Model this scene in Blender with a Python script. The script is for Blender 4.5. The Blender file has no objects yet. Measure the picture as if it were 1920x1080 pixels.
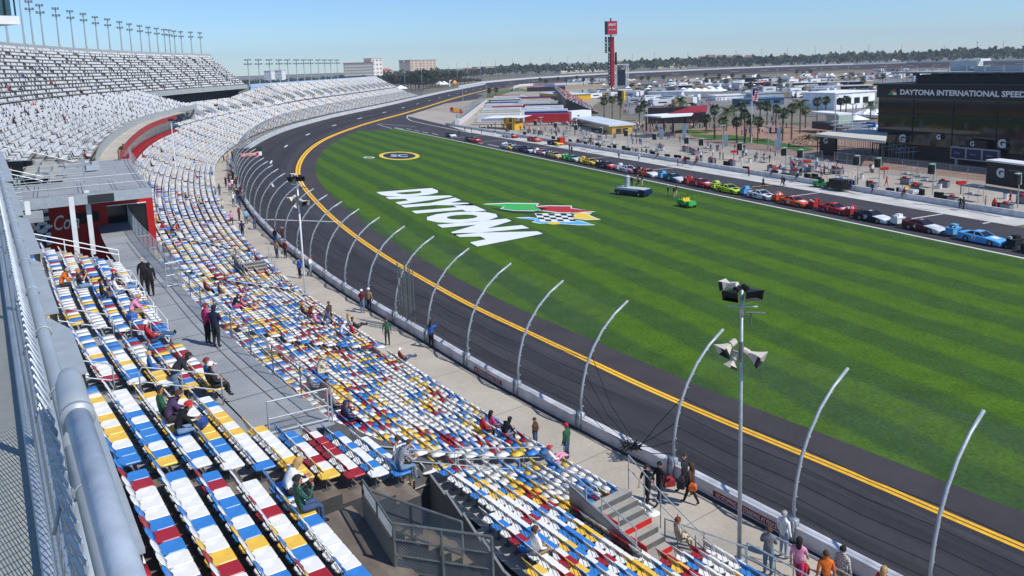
import bpy, math, random, re
import numpy as np
from mathutils import Vector, Matrix
R = math.radians
rnd = random.Random(7)
scene = bpy.context.scene
COL = scene.collection

# ------------------------------------------------------------------ camera
F = 1463.0; PXC = 960.0; PYC = 340.0; H = 21.5
ROLL = math.atan(.034); PITCH = math.atan(218*math.cos(ROLL)/F)
_R0 = np.array([1, 0, 0.]); FW = np.array([0, math.cos(PITCH), -math.sin(PITCH)]); _U0 = np.array([0, math.sin(PITCH), math.cos(PITCH)])
RT = _R0*math.cos(ROLL)-_U0*math.sin(ROLL); UP = _U0*math.cos(ROLL)+_R0*math.sin(ROLL)
CAM = np.array([0, 0, H])
def ray(x, y): return F*FW+(x-PXC)*RT-(y-PYC)*UP
def un(x, y, z=0.0):                      # a pixel of the photograph -> the point on the level plane z
    d = ray(x, y); return CAM+(z-H)/d[2]*d
def unY(x, y, Y):
    d = ray(x, y); return CAM+Y/d[1]*d
def pr(P):
    v = np.array(P, float)-CAM; w = v@FW
    return PXC+F*(v@RT)/w, PYC-F*(v@UP)/w, w
def h_at(P, ytop):                        # height above P at which the picture row ytop is reached
    lo, hi = 0.0, 120.0
    for _ in range(40):
        m = (lo+hi)/2
        if pr([P[0], P[1], P[2]+m])[1] > ytop: lo = m
        else: hi = m
    return lo
cd = bpy.data.cameras.new('camera'); cam = bpy.data.objects.new('camera', cd); COL.objects.link(cam)
M = Matrix(((RT[0], UP[0], -FW[0], 0), (RT[1], UP[1], -FW[1], 0), (RT[2], UP[2], -FW[2], H), (0, 0, 0, 1)))
cam.matrix_world = M
cd.sensor_fit = 'HORIZONTAL'; cd.sensor_width = 36; cd.lens = 36*F/1920
cd.shift_x = 0; cd.shift_y = -(540-PYC)/1920
cd.clip_start = .1; cd.clip_end = 12000
scene.camera = cam

# ------------------------------------------------------------------ sky and sun
SUN = Vector((.86, -.50, 1.12)).normalized()
w = bpy.data.worlds.new('World'); scene.world = w; w.use_nodes = True
nt = w.node_tree; nt.nodes.clear()
sky = nt.nodes.new('ShaderNodeTexSky'); sky.sky_type = 'NISHITA'; sky.sun_disc = False
sky.sun_elevation = math.asin(SUN.z); sky.sun_rotation = math.atan2(SUN.x, SUN.y)
sky.air_density = 1.0; sky.dust_density = 0.0; sky.ozone_density = 4.0; sky.altitude = 0
bg = nt.nodes.new('ShaderNodeBackground'); bg.inputs[1].default_value = .112
wo = nt.nodes.new('ShaderNodeOutputWorld')
tn = nt.nodes.new('ShaderNodeVectorMath'); tn.operation = 'MULTIPLY'; tn.inputs[1].default_value = (.74, .97, 1.27); nt.links.new(sky.outputs[0], tn.inputs[0]); nt.links.new(tn.outputs[0], bg.inputs[0]); nt.links.new(bg.outputs[0], wo.inputs[0])
ld = bpy.data.lights.new('sun', 'SUN'); ld.energy = 4.4; ld.angle = R(.53); ld.color = (1, .965, .91)
lo = bpy.data.objects.new('sun', ld); COL.objects.link(lo); lo.rotation_euler = SUN.to_track_quat('Z', 'Y').to_euler()
scene.view_settings.view_transform = 'Standard'; scene.view_settings.look = 'None'
scene.view_settings.exposure = 0.0; scene.view_settings.gamma = 1
scene.render.engine = 'CYCLES'
scene.cycles.max_bounces = 5; scene.cycles.diffuse_bounces = 2; scene.cycles.glossy_bounces = 2
scene.cycles.transparent_max_bounces = 24; scene.cycles.use_denoising = True
scene.cycles.sample_clamp_indirect = 4

# ------------------------------------------------------------------ materials
def lin(c):
    if isinstance(c, str):
        c = [int(c[i:i+2], 16)/255 for i in (0, 2, 4)]
        c = [x/12.92 if x <= .04045 else ((x+.055)/1.055)**2.4 for x in c]
    return (c[0], c[1], c[2], 1)
_mats = {}
def mat(name, col, rough=.6, metal=0, var=.12, scale=3.0, bump=0, spec=.4, col2=None, alpha=None, coat=0, detail=4):
    if name in _mats: return _mats[name]
    m = bpy.data.materials.new(name); m.use_nodes = True; n = m.node_tree.nodes; L = m.node_tree.links
    b = n['Principled BSDF']; c = lin(col)
    b.inputs['Roughness'].default_value = rough; b.inputs['Metallic'].default_value = metal
    b.inputs['Specular IOR Level'].default_value = spec
    if coat: b.inputs['Coat Weight'].default_value = coat
    b.inputs['Base Color'].default_value = c
    if var or bump:
        tc = n.new('ShaderNodeTexCoord'); nz = n.new('ShaderNodeTexNoise'); nz.inputs['Scale'].default_value = scale; nz.inputs['Detail'].default_value = detail
        L.new(tc.outputs['Object'], nz.inputs['Vector'])
        if var:
            rp = n.new('ShaderNodeValToRGB'); e = rp.color_ramp.elements
            lo_ = lin(col2) if col2 else tuple(x*(1-var) for x in c[:3])+(1,)
            hi_ = c if col2 else tuple(min(1, x*(1+var)) for x in c[:3])+(1,)
            e[0].position = .3; e[0].color = lo_; e[1].position = .7; e[1].color = hi_
            L.new(nz.outputs['Fac'], rp.inputs[0]); L.new(rp.outputs[0], b.inputs['Base Color'])
        if bump:
            bp = n.new('ShaderNodeBump'); bp.inputs['Strength'].default_value = bump; bp.inputs['Distance'].default_value = .02
            L.new(nz.outputs['Fac'], bp.inputs['Height']); L.new(bp.outputs[0], b.inputs['Normal'])
    if alpha is not None: b.inputs['Alpha'].default_value = alpha
    _mats[name] = m
    return m

def concrete(name, c1, c2, scale=.35, fine=18.0, joints=None):
    m = bpy.data.materials.new(name); m.use_nodes = True; n = m.node_tree.nodes; L = m.node_tree.links; b = n['Principled BSDF']
    b.inputs['Roughness'].default_value = .85; b.inputs['Specular IOR Level'].default_value = .25
    tc = n.new('ShaderNodeTexCoord')
    a = n.new('ShaderNodeTexNoise'); a.inputs['Scale'].default_value = scale; a.inputs['Detail'].default_value = 8; a.inputs['Roughness'].default_value = .65
    f = n.new('ShaderNodeTexNoise'); f.inputs['Scale'].default_value = fine; f.inputs['Detail'].default_value = 3
    L.new(tc.outputs['Object'], a.inputs['Vector']); L.new(tc.outputs['Object'], f.inputs['Vector'])
    mx = n.new('ShaderNodeMath'); mx.operation = 'MULTIPLY_ADD'; mx.inputs[1].default_value = .35; L.new(f.outputs['Fac'], mx.inputs[0]); L.new(a.outputs['Fac'], mx.inputs[2])
    rp = n.new('ShaderNodeValToRGB'); e = rp.color_ramp.elements; e[0].position = .42; e[1].position = .92; e[0].color = lin(c1); e[1].color = lin(c2)
    L.new(mx.outputs[0], rp.inputs[0]); L.new(rp.outputs[0], b.inputs['Base Color'])
    _mats[name] = m
    return m

M_ASPH = concrete('track_asphalt', '2e2d2f', '434043', .12, 60)
M_ASPH2 = concrete('pit_asphalt', '39363a', '4a4749', .15, 40)
M_APRON = concrete('apron_asphalt', '3a3537', '4c4645', .2, 50)
M_CONC = concrete('promenade_concrete', 'a39a8a', 'c6bcab', .22, 9)
M_CONC2 = concrete('pit_stall_concrete', 'a9a79f', 'd8d5cc', .3, 5)
M_CONC3 = concrete('service_concrete', '9a9284', 'b9b0a0', .12, 6)
M_GALV = mat('galvanised_steel', 'a9b1b4', .45, .25, .12, 6)
M_GALV_D = mat('weathered_steel', '6f7776', .55, .4, .2, 5)
M_WHITE = mat('white_paint', 'e6e6e4', .5, 0, .06, 2)
M_OFFW = mat('wall_white', 'dcdcdc', .6, 0, .10, .8)
M_BLACK = mat('black_paint', '121214', .45, 0, .1)
M_DARK = mat('dark_grey', '2b2c2f', .6, 0, .15)
M_RED = mat('booth_red', 'c41a18', .45, 0, .08, 2)
M_YEL = mat('line_yellow', 'f6b91c', .7, 0, .10, 4)
M_WLINE = mat('line_white', 'd9d7d2', .7, 0, .12, 6)
M_STEPGREY = concrete('deck_aluminium', '85888a', 'a3a6a6', .5, 12)
M_WOOD = None

def bandmat(name, ca, cb, width, angle, blur=.12, noise=1.0, fine=(6, .25)):
    m = bpy.data.materials.new(name); m.use_nodes = True; n = m.node_tree.nodes; L = m.node_tree.links; b = n['Principled BSDF']
    b.inputs['Roughness'].default_value = .9; b.inputs['Specular IOR Level'].default_value = .15
    tc = n.new('ShaderNodeTexCoord'); mp = n.new('ShaderNodeMapping'); mp.inputs['Rotation'].default_value = (0, 0, -angle)
    L.new(tc.outputs['Object'], mp.inputs['Vector'])
    nz = n.new('ShaderNodeTexNoise'); nz.inputs['Scale'].default_value = .12; nz.inputs['Detail'].default_value = 6; L.new(tc.outputs['Object'], nz.inputs['Vector'])
    sx = n.new('ShaderNodeSeparateXYZ'); L.new(mp.outputs[0], sx.inputs[0])
    ad = n.new('ShaderNodeMath'); ad.operation = 'MULTIPLY_ADD'; ad.inputs[1].default_value = noise; L.new(nz.outputs['Fac'], ad.inputs[0]); L.new(sx.outputs['Y'], ad.inputs[2])
    dv = n.new('ShaderNodeMath'); dv.operation = 'MULTIPLY'; dv.inputs[1].default_value = math.pi/width; L.new(ad.outputs[0], dv.inputs[0])
    sn = n.new('ShaderNodeMath'); sn.operation = 'SINE'; L.new(dv.outputs[0], sn.inputs[0])
    rp = n.new('ShaderNodeValToRGB'); e = rp.color_ramp.elements; e[0].position = .5-blur; e[1].position = .5+blur; e[0].color = lin(ca); e[1].color = lin(cb)
    d3 = n.new('ShaderNodeMath'); d3.operation = 'MULTIPLY'; d3.inputs[1].default_value = 3.0; L.new(dv.outputs[0], d3.inputs[0])
    s3 = n.new('ShaderNodeMath'); s3.operation = 'SINE'; L.new(d3.outputs[0], s3.inputs[0])
    sm = n.new('ShaderNodeMath'); sm.operation = 'MULTIPLY_ADD'; sm.inputs[1].default_value = .30; L.new(s3.outputs[0], sm.inputs[0]); L.new(sn.outputs[0], sm.inputs[2])
    mr = n.new('ShaderNodeMath'); mr.operation = 'MULTIPLY_ADD'; mr.inputs[1].default_value = .42; mr.inputs[2].default_value = .5; L.new(sm.outputs[0], mr.inputs[0]); L.new(mr.outputs[0], rp.inputs[0])
    # blade-scale speckle
    f = n.new('ShaderNodeTexNoise'); f.inputs['Scale'].default_value = fine[0]; f.inputs['Detail'].default_value = 8; f.inputs['Roughness'].default_value = .7; L.new(tc.outputs['Object'], f.inputs['Vector'])
    f2 = n.new('ShaderNodeTexNoise'); f2.inputs['Scale'].default_value = .5; f2.inputs['Detail'].default_value = 5; L.new(tc.outputs['Object'], f2.inputs['Vector'])
    m1 = n.new('ShaderNodeMapRange'); m1.inputs[1].default_value = .3; m1.inputs[2].default_value = .7; m1.inputs[3].default_value = 1-fine[1]; m1.inputs[4].default_value = 1+fine[1]; L.new(f.outputs['Fac'], m1.inputs[0])
    m2 = n.new('ShaderNodeMapRange'); m2.inputs[1].default_value = .3; m2.inputs[2].default_value = .7; m2.inputs[3].default_value = .84; m2.inputs[4].default_value = 1.16; L.new(f2.outputs['Fac'], m2.inputs[0])
    mm = n.new('ShaderNodeMath'); mm.operation = 'MULTIPLY'; L.new(m1.outputs[0], mm.inputs[0]); L.new(m2.outputs[0], mm.inputs[1])
    vm = n.new('ShaderNodeVectorMath'); vm.operation = 'SCALE'; L.new(rp.outputs[0], vm.inputs[0]); L.new(mm.outputs[0], vm.inputs['Scale'])
    L.new(vm.outputs[0], b.inputs['Base Color'])
    _mats[name] = m
    return m

# ------------------------------------------------------------------ mesh collector
class MB:
    def __init__(s): s.v = []; s.f = []; s.m = []
    def add(s, vs, fs, mi=0):
        o = len(s.v); s.v += [tuple(map(float, p)) for p in vs]; s.f += [tuple(i+o for i in f) for f in fs]; s.m += [mi]*len(fs)
    def quad(s, a, b, c, d, mi=0): s.add([a, b, c, d], [(0, 1, 2, 3)], mi)
    def poly(s, pts, mi=0): s.add(pts, [tuple(range(len(pts)))], mi)
    def box(s, c, size, mi=0, rz=0, ax=None):
        x, y, z = [k/2 for k in size]
        vs = [(-x, -y, -z), (x, -y, -z), (x, y, -z), (-x, y, -z), (-x, -y, z), (x, -y, z), (x, y, z), (-x, y, z)]
        if ax is not None:
            A, B, Cc = [np.array(k, float) for k in ax]; vs = [np.array(c)+A*p[0]+B*p[1]+Cc*p[2] for p in vs]
        else:
            ca, sa = math.cos(rz), math.sin(rz); vs = [(c[0]+ca*p[0]-sa*p[1], c[1]+sa*p[0]+ca*p[1], c[2]+p[2]) for p in vs]
        s.add(vs, [(3, 2, 1, 0), (4, 5, 6, 7), (0, 1, 5, 4), (1, 2, 6, 5), (2, 3, 7, 6), (3, 0, 4, 7)], mi)
    def prism(s, pts, z0, z1, mi=0, top=None):
        n = len(pts); vs = [(p[0], p[1], z0) for p in pts]+[(p[0], p[1], z1) for p in pts]
        ar = sum(pts[i][0]*pts[(i+1) % n][1]-pts[(i+1) % n][0]*pts[i][1] for i in range(n))
        idx = list(range(n)) if ar > 0 else list(range(n))[::-1]
        s.add(vs, [tuple(idx[::-1])]+[(idx[i], idx[(i+1) % n], idx[(i+1) % n]+n, idx[i]+n) for i in range(n)], mi)
        s.add([vs[k+n] for k in idx], [tuple(range(n))], mi if top is None else top)
    def tube(s, pts, r, n=8, mi=0, cap=True, taper=None):
        pts = [np.array(p, float) for p in pts]; K = len(pts); base = len(s.v); up = np.array([0, 0, 1.])
        rr = [r]*K if taper is None else [r+(taper-r)*i/(K-1) for i in range(K)]
        if isinstance(r, (list, tuple)): rr = r
        t0 = pts[1]-pts[0]; t0 /= np.linalg.norm(t0)+1e-9
        a = np.cross(t0, up if abs(t0[2]) < .95 else np.array([1., 0, 0])); a /= np.linalg.norm(a)
        vs = []
        for i in range(K):
            t = pts[min(i+1, K-1)]-pts[max(i-1, 0)]; t /= np.linalg.norm(t)+1e-9
            a = a-t*(a@t); a /= np.linalg.norm(a)+1e-9; b = np.cross(t, a)
            for k in range(n):
                w_ = 2*math.pi*k/n; vs.append(pts[i]+rr[i]*(math.cos(w_)*a+math.sin(w_)*b))
        fs = [(i*n+k, i*n+(k+1) % n, (i+1)*n+(k+1) % n, (i+1)*n+k) for i in range(K-1) for k in range(n)]
        if cap: fs += [tuple(range(n))[::-1], tuple((K-1)*n+k for k in range(n))]
        s.add(vs, fs, mi)
    def sphere(s, c, r, mi=0, n=8, m=5, sc=(1, 1, 1)):
        vs = [(c[0], c[1], c[2]+r*sc[2])]
        for j in range(1, m):
            a = math.pi*j/m
            for k in range(n):
                w_ = 2*math.pi*k/n; vs.append((c[0]+r*sc[0]*math.sin(a)*math.cos(w_), c[1]+r*sc[1]*math.sin(a)*math.sin(w_), c[2]+r*sc[2]*math.cos(a)))
        vs.append((c[0], c[1], c[2]-r*sc[2])); fs = [(0, 1+k, 1+(k+1) % n) for k in range(n)]
        for j in range(m-2):
            o = 1+j*n; fs += [(o+k, o+n+k, o+n+(k+1) % n, o+(k+1) % n) for k in range(n)]
        o = 1+(m-2)*n; fs += [(o+k, len(vs)-1, o+(k+1) % n) for k in range(n)]
        s.add(vs, fs, mi)
    def build(s, name, mats, parent=None, loc=(0, 0, 0), rz=0, smooth=False):
        me = bpy.data.meshes.new(name); me.from_pydata(s.v, [], s.f)
        for m_ in (mats if isinstance(mats, (list, tuple)) else [mats]): me.materials.append(m_)
        if any(s.m): me.polygons.foreach_set('material_index', s.m)
        if smooth: me.polygons.foreach_set('use_smooth', [True]*len(s.f))
        me.update()
        return place(name, me, parent, loc, rz)
def place(name, me, parent=None, loc=(0, 0, 0), rz=0):
    o = bpy.data.objects.new(name, me); COL.objects.link(o); o.location = loc; o.rotation_euler = (0, 0, rz)
    if parent: o.parent = parent
    return o
def tag(o, label=None, cat=None, group=None, kind=None):
    if label: o['label'] = label
    if cat: o['category'] = cat
    if group: o['group'] = group
    if kind: o['kind'] = kind
    return o
def struct(o): o['kind'] = 'structure'; return o
def empty(name, loc=(0, 0, 0), rz=0):
    o = bpy.data.objects.new(name, None); COL.objects.link(o); o.location = loc; o.rotation_euler = (0, 0, rz); o.empty_display_size = .2; return o
def dup(root, loc=None, rz=None):
    r = root.copy(); COL.objects.link(r)
    for ch in list(root.children):
        c = ch.copy(); COL.objects.link(c); c.parent = r
        for g in list(ch.children):
            d = g.copy(); COL.objects.link(d); d.parent = c
    if loc is not None: r.location = loc
    if rz is not None: r.rotation_euler = (0, 0, rz)
    return r
def text_mesh(txt, size=1, offset=0, extrude=0, shear=0, bold_x=1, align='LEFT'):
    cu = bpy.data.curves.new('t', 'FONT'); cu.body = txt; cu.size = size; cu.offset = offset; cu.extrude = extrude; cu.shear = shear; cu.align_x = align; cu.resolution_u = 3
    ob = bpy.data.objects.new('t', cu); me = bpy.data.meshes.new_from_object(ob); bpy.data.objects.remove(ob)
    vs = [tuple(v.co) for v in me.vertices]; fs = [tuple(p.vertices) for p in me.polygons]; bpy.data.meshes.remove(me)
    return vs, fs
def put_text(mb, txt, O, X, Y, w_=None, h_=None, mi=0, offset=.02, shear=0, fit=None):
    """lettering on the plane O + x*X + y*Y; scaled to width w_ and height h_"""
    vs, fs = text_mesh(txt, 1, offset, 0, shear); a = np.array(vs)
    mn, mx = a.min(0), a.max(0); O, X, Y = [np.array(k, float) for k in (O, X, Y)]
    sx = w_/(mx[0]-mn[0]) if w_ else 1; sy = h_/(mx[1]-mn[1]) if h_ else sx
    if not w_: sx = sy
    mb.add([O+X*(p[0]-mn[0])*sx+Y*(p[1]-mn[1])*sy for p in a], fs, mi)

# ------------------------------------------------------------------ the curve of the outer wall
WP = np.array([(28.6, .7), (22.9, 8.6), (17.06, 16.1), (11.72, 23.13), (7.07, 29.6), (2.35, 35.85), (-1.6, 41.4), (-5.7, 47.7), (-9.7, 53.8), (-13.8, 60.2), (-19.5, 70.2), (-25, 80.4), (-30.2, 91), (-43.0, 121), (-55.4, 156), (-63.4, 190), (-69.6, 237), (-69.4, 298.8), (-62, 375), (-47.7, 553), (-19.6, 798)])
WS = np.concatenate([[0], np.cumsum(np.linalg.norm(np.diff(WP, axis=0), axis=1))])
WM = np.zeros_like(WP)
for i in range(len(WP)):
    if i == 0: WM[i] = (WP[1]-WP[0])/(WS[1]-WS[0])
    elif i == len(WP)-1: WM[i] = (WP[-1]-WP[-2])/(WS[-1]-WS[-2])
    else:
        h0 = WS[i]-WS[i-1]; h1 = WS[i+1]-WS[i]; WM[i] = ((WP[i]-WP[i-1])/h0*h1+(WP[i+1]-WP[i])/h1*h0)/(h0+h1)
def wall(s):
    i = int(np.clip(np.searchsorted(WS, s)-1, 0, len(WS)-2)); h = WS[i+1]-WS[i]; t = (s-WS[i])/h
    p = (2*t**3-3*t**2+1)*WP[i]+(t**3-2*t**2+t)*h*WM[i]+(-2*t**3+3*t**2)*WP[i+1]+(t**3-t**2)*h*WM[i+1]
    d = ((6*t*t-6*t)*WP[i]/h+(3*t*t-4*t+1)*WM[i]+(-6*t*t+6*t)*WP[i+1]/h+(3*t*t-2*t)*WM[i+1]); d = d/np.linalg.norm(d)
    return p, d, np.array([-d[1], d[0]])
def W3(s, d, z):
    p, _, n = wall(s); q = p+n*d; return (q[0], q[1], z)
def sd(x, y, z):
    q = un(x, y, z)[:2]; ss = np.arange(0, 830, .5); ds = [np.linalg.norm(wall(s)[0]-q) for s in ss]; i = int(np.argmin(ds)); return ss[i], ds[i]
def srange(a, b, st):
    n = max(1, round((b-a)/st)); return [a+(b-a)*i/n for i in range(n+1)]
def strip(mb, s0, s1, A, B, st=3.0, mi=0):
    """sheet between offsets A=(d,z) and B=(d,z) along the wall curve, seen from above"""
    ss = srange(s0, s1, st); vs = []
    for s in ss:
        a = A(s) if callable(A) else A; b = B(s) if callable(B) else B
        vs += [W3(s, a[0], a[1]), W3(s, b[0], b[1])]
    mb.add(vs, [(2*i, 2*i+2, 2*i+3, 2*i+1) if True else 0 for i in range(len(ss)-1)], mi)
# ------------------------------------------------------------------ pit road frame
PT = np.array([-0.41388144, 0.91033079]); PN = np.array([0.91033079, 0.41388144]); PO = np.array([39.82731427, 106.34892109])
PANG = math.atan2(PT[1], PT[0])
def pit(u, v, z=0.0): q = PO+PT*u+PN*v; return (q[0], q[1], z)
def uv(x, y, z=0): q = un(x, y, z)[:2]-PO; return float(q@PT), float(q@PN)
def sheet(name, pts, z, m, kind='structure'):
    mb = MB(); P = [(p[0], p[1], z) for p in pts]
    ar = sum(P[i][0]*P[(i+1) % len(P)][1]-P[(i+1) % len(P)][0]*P[i][1] for i in range(len(P)))
    mb.poly(P if ar > 0 else P[::-1]); o = mb.build(name, m); o['kind'] = kind; return o
# ground to the horizon
m_ground = concrete('infield_ground', '5d5a4a', '8b8370', .02, .6)
mb = MB(); mb.quad((-5000, -60, -.06), (9000, -60, -.06), (9000, 9500, -.06), (-5000, 9500, -.06)); struct(mb.build('ground', m_ground))
# land beyond the tri-oval stands
# grass of the tri-oval
PLANG = PANG
gl = [W3(s, -15.4 if s > 60 else -14.6-.8*max(0, (s-20))/40, 0) for s in srange(8, 150, 3)]+[W3(s, -15.6+(s-150)*.02, 0) for s in srange(153, 270, 4)]
gr = [tuple(un(x, y, 0)) for x, y in [(606, 264), (622, 256), (640, 250), (664, 246), (690, 244), (712, 243.6), (724, 244.4)]]
gp = [pit(u, -.35) for u in (196, 150, 100, 50, 0, -60, -110)]
GRASS = [p[:2] for p in gl if p[1] < 225]+[p[:2] for p in gr]+[p[:2] for p in gp]
gv = un(1300, 560, 0)-un(800, 420, 0)
GANG = math.atan2(*(un(1700, 690, 0)-un(1300, 540, 0))[[1, 0]])
m_grass = bandmat('mown_grass', '486717', '3a5722', 2.95, math.radians(-66.3), .26, 1.9, (4, .42))
sheet('lawn', GRASS, .02, m_grass)
# asphalt lowest layer: pit road, pit entry, apron
m = [p[:2] for p in gp[::-1]]
pitv = 13.9
sheet('pit_road', [pit(-120, -.5), pit(-120, pitv), pit(160, pitv), pit(215, 24), un(880, 222, 0), un(905, 200, 0), un(912, 186, 0), un(905, 178, 0), un(880, 175.5, 0), un(862, 180, 0), un(800, 195, 0), un(735, 215, 0), un(660, 240, 0), un(640, 252, 0), un(690, 250, 0), pit(185, -.5)], .006, M_ASPH2)
# painted pit lines
ln = MB()
def pline(u0, v0, u1, v1, w_=.28, z=.035):
    a = np.array(pit(u0, v0, z)); b = np.array(pit(u1, v1, z)); t = (b-a)/np.linalg.norm(b-a); n_ = np.array([-t[1], t[0], 0])*w_/2
    ln.quad(a-n_, b-n_, b+n_, a+n_)
pline(-110, -.15, 199, -.15, .4)
def cpx(pts, w_=.35, z=.035):
    P = [un(x, y, z) for x, y in pts]
    for a, b in zip(P[:-1], P[1:]):
        t = (b-a)/np.linalg.norm(b-a); n_ = np.array([-t[1], t[0], 0])*w_/2; ln.quad(a-n_, b-n_, b+n_, a+n_)
cpx([(790, 203), (775, 211), (764, 217), (763, 221), (770, 226), (800, 233), (855, 244), (883, 249)], .4)
cpx([(702, 231), (735, 234), (780, 238)], .3); cpx([(735, 241), (720, 237), (702, 231)], .3)
for a, b in [((741, 239), (757, 242.5)), ((762, 241), (772, 243)), ((776, 244), (786, 246)), ((792, 247), (803, 249.5)), ((810, 250), (821, 252.5)), ((915, 270.5), (935, 275)), ((893, 266), (905, 269)), ((946, 278), (957, 280.5))]: cpx([a, b], .35)
for u, v0, v1 in [(-11.4, 6.4, 13.8), (9.8, 5.5, 13.8), (-18, 12.2, 13.6), (47.5, 5, 13.8), (72, 9, 13.6), (100, 8, 13.6), (126, 4, 13.6), (145, 2, 13.6)]: pline(u, v0, u, v1, .3)
pline(-20, 3.5, -16, 3.5, .25); pline(-32, 3.5, -29.5, 3.5, .25)
struct(ln.build('pit_road_markings', M_WLINE))
yl = MB(); a = np.array(pit(20, 9.2, .035)); b = np.array(pit(20, 13.7, .035)); yl.quad(a+np.append(PT*.12, 0), a-np.append(PT*.12, 0), b-np.append(PT*.12, 0), b+np.append(PT*.12, 0)); struct(yl.build('stall_line', M_YEL))
sheet('pit_stalls', [pit(-21, pitv), pit(-21, 19.2), pit(196, 19.2), pit(160, pitv)], .02, M_CONC2)
# stall stains
st = MB(); rs = random.Random(3)
m_stain = mat('tyre_marks', '6d6b66', .8, 0, .3, 3)
for k in range(46):
    u = rs.uniform(-18, 150); v = rs.uniform(14.4, 18.6); L_ = rs.uniform(1.5, 7); a = rs.uniform(-.25, .25); w_ = rs.uniform(.15, .5)
    c = np.array([u, v]); t = np.array([math.cos(a), math.sin(a)]); q = np.array([-t[1], t[0]])
    st.poly([pit(*(c+t*L_*x+q*w_*y), .03) for x, y in ((-.5, 0), (-.2, -.5), (.3, -.4), (.5, 0), (.2, .5), (-.3, .45))])
struct(st.build('stall_tyre_marks', m_stain))
sheet('service_area', [pit(-60, 19.2), pit(-60, 43), pit(30, 43), pit(60, 47), pit(120, 52), pit(190, 52), pit(330, 45), pit(320, 30), pit(196, 19.2)], .014, M_CONC3)
# far garage yard and paddock surfaces
m_yard = concrete('paddock_concrete', '8d8474', 'b3a996', .05, 2)
sheet('paddock', [pit(130, 50), pit(330, 44), un(925, 182, 0), un(960, 164, 0), un(1120, 160, 0), un(1150, 172, 0), un(1110, 200, 0), pit(185, 62)], .010, m_yard)
m_brick = concrete('plaza_brick_paving', '8a6a55', 'a98b74', .3, 6)
sheet('plaza', [pit(-70, 43.1), pit(-70, 64), pit(38, 64), pit(60, 95), pit(115, 100), pit(118, 52.2), pit(60, 47.2), pit(30, 43.1)], .016, m_brick)
m_lawn2 = bandmat('plaza_grass', '3d6220', '45692a', 5, .4, .4, 3, (2, .3))
for k, pts in enumerate([[(1500, 286), (1470, 277), (1410, 268), (1345, 262), (1300, 256), (1290, 252), (1370, 253), (1440, 262), (1530, 280)], [(1310, 251), (1250, 247), (1290, 243), (1345, 247)]]):
    sheet('lawn', [un(x, y, 0) for x, y in pts], .024, m_lawn2)
# tan and asphalt patches of the far infield
m_sand = concrete('dry_field', '8f7f62', 'ad9c7c', .03, .5); m_fgr = concrete('rough_grass', '4d5a30', '6d7343', .03, .8); m_lot = concrete('car_park_asphalt', '6c6a66', '8e8b84', .04, 1.0)
def pxsheet(name, pts, z, m_): sheet(name, [un(x, y, 0) for x, y in pts], z, m_)
pxsheet('field', [(905, 178), (990, 160), (1040, 157), (1110, 164), (1040, 168), (960, 172), (915, 186)], .012, m_fgr)
pxsheet('field', [(1250, 152), (1480, 143), (1700, 134), (1920, 129), (1920, 150), (1650, 152), (1480, 160), (1300, 168)], .004, m_sand)
pxsheet('car_park', [(1150, 175), (1300, 160), (1480, 153), (1640, 146), (1920, 143), (1920, 200), (1600, 215), (1400, 215), (1180, 215)], .008, m_lot)
pxsheet('field', [(960, 163), (1000, 158.5), (1120, 155), (1150, 160), (1100, 167), (1000, 170)], .017, m_sand)
# ------------------------------------------------------------------ track
def TR(mb, d0, z0, d1, z1, s0=6, s1=800, st=3.5, mi=0): strip(mb, s0, s1, (d1, z1), (d0, z0), st, mi)
tz = lambda d: .38+(3.55-.38)*((-d-12.4)/-(12.4-.35)) if d > -12.4 else .38*(1-(-d-12.4)/3.2)
def tzz(d): return 3.55+(d+.35)*(3.55-.38)/12.05 if d >= -12.4 else max(0.0, .38-(-d-12.4)*.12)
def fade(s, d, dz=0):
    return (d, tzz(d)+dz)
tk = MB()
strip(tk, 6, 800, (-.15, tzz(-.15)), (-12.4, tzz(-12.4)), 3.0, 0)
strip(tk, 6, 800, (-12.4, tzz(-12.4)), (-15.7, 0.012), 3.0, 1)
struct(tk.build('race_track', [M_ASPH, M_APRON]))
yl = MB()
for d0, d1 in ((-11.45, -11.85), (-12.0, -12.4)):
    strip(yl, 6, 800, (d0, tzz(d0)+.006), (d1, tzz(d1)+.006), 2.0)
struct(yl.build('track_yellow_lines', M_YEL))
wl = MB()
for k in range(2, 60):
    s = 152+(k-2)*38
    if s > 780: break
    strip(wl, s, s+6, (-6.0, tzz(-6.0)+.006), (-6.35, tzz(-6.35)+.006), 3)
# start line far, checkered sliver
for i in range(12):
    dA, dB_ = -.5-i*1.0, -1.5-i*1.0; sA, sB = 113+i*.72, 113+(i+1)*.72
    wl.quad(W3(sA, dA, tzz(dA)+.01), W3(sB, dB_, tzz(dB_)+.01), W3(sB+.45, dB_, tzz(dB_)+.01), W3(sA+.45, dA, tzz(dA)+.01))
struct(wl.build('track_white_lines', M_WLINE))
tm = MB(); rs = random.Random(11)
m_tmark = mat('rubber_marks', '222023', .8, 0, .2, 3)
for k in range(60):
    s = rs.uniform(22, 300); d = rs.uniform(-11, -2); L_ = rs.uniform(4, 16); dd = rs.uniform(-1.4, 1.4); w_ = rs.uniform(.05, .12)
    ss = srange(s, s+L_, 1.5); vs = []
    for q in ss:
        t_ = (q-s)/L_; D = d+dd*t_*t_; vs += [W3(q, D, tzz(D)+.004), W3(q, D-w_, tzz(D-w_)+.004)]
    tm.add(vs, [(2*i, 2*i+2, 2*i+3, 2*i+1) for i in range(len(ss)-1)])
struct(tm.build('tyre_skid_marks', m_tmark))
gr_ = MB()
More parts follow.
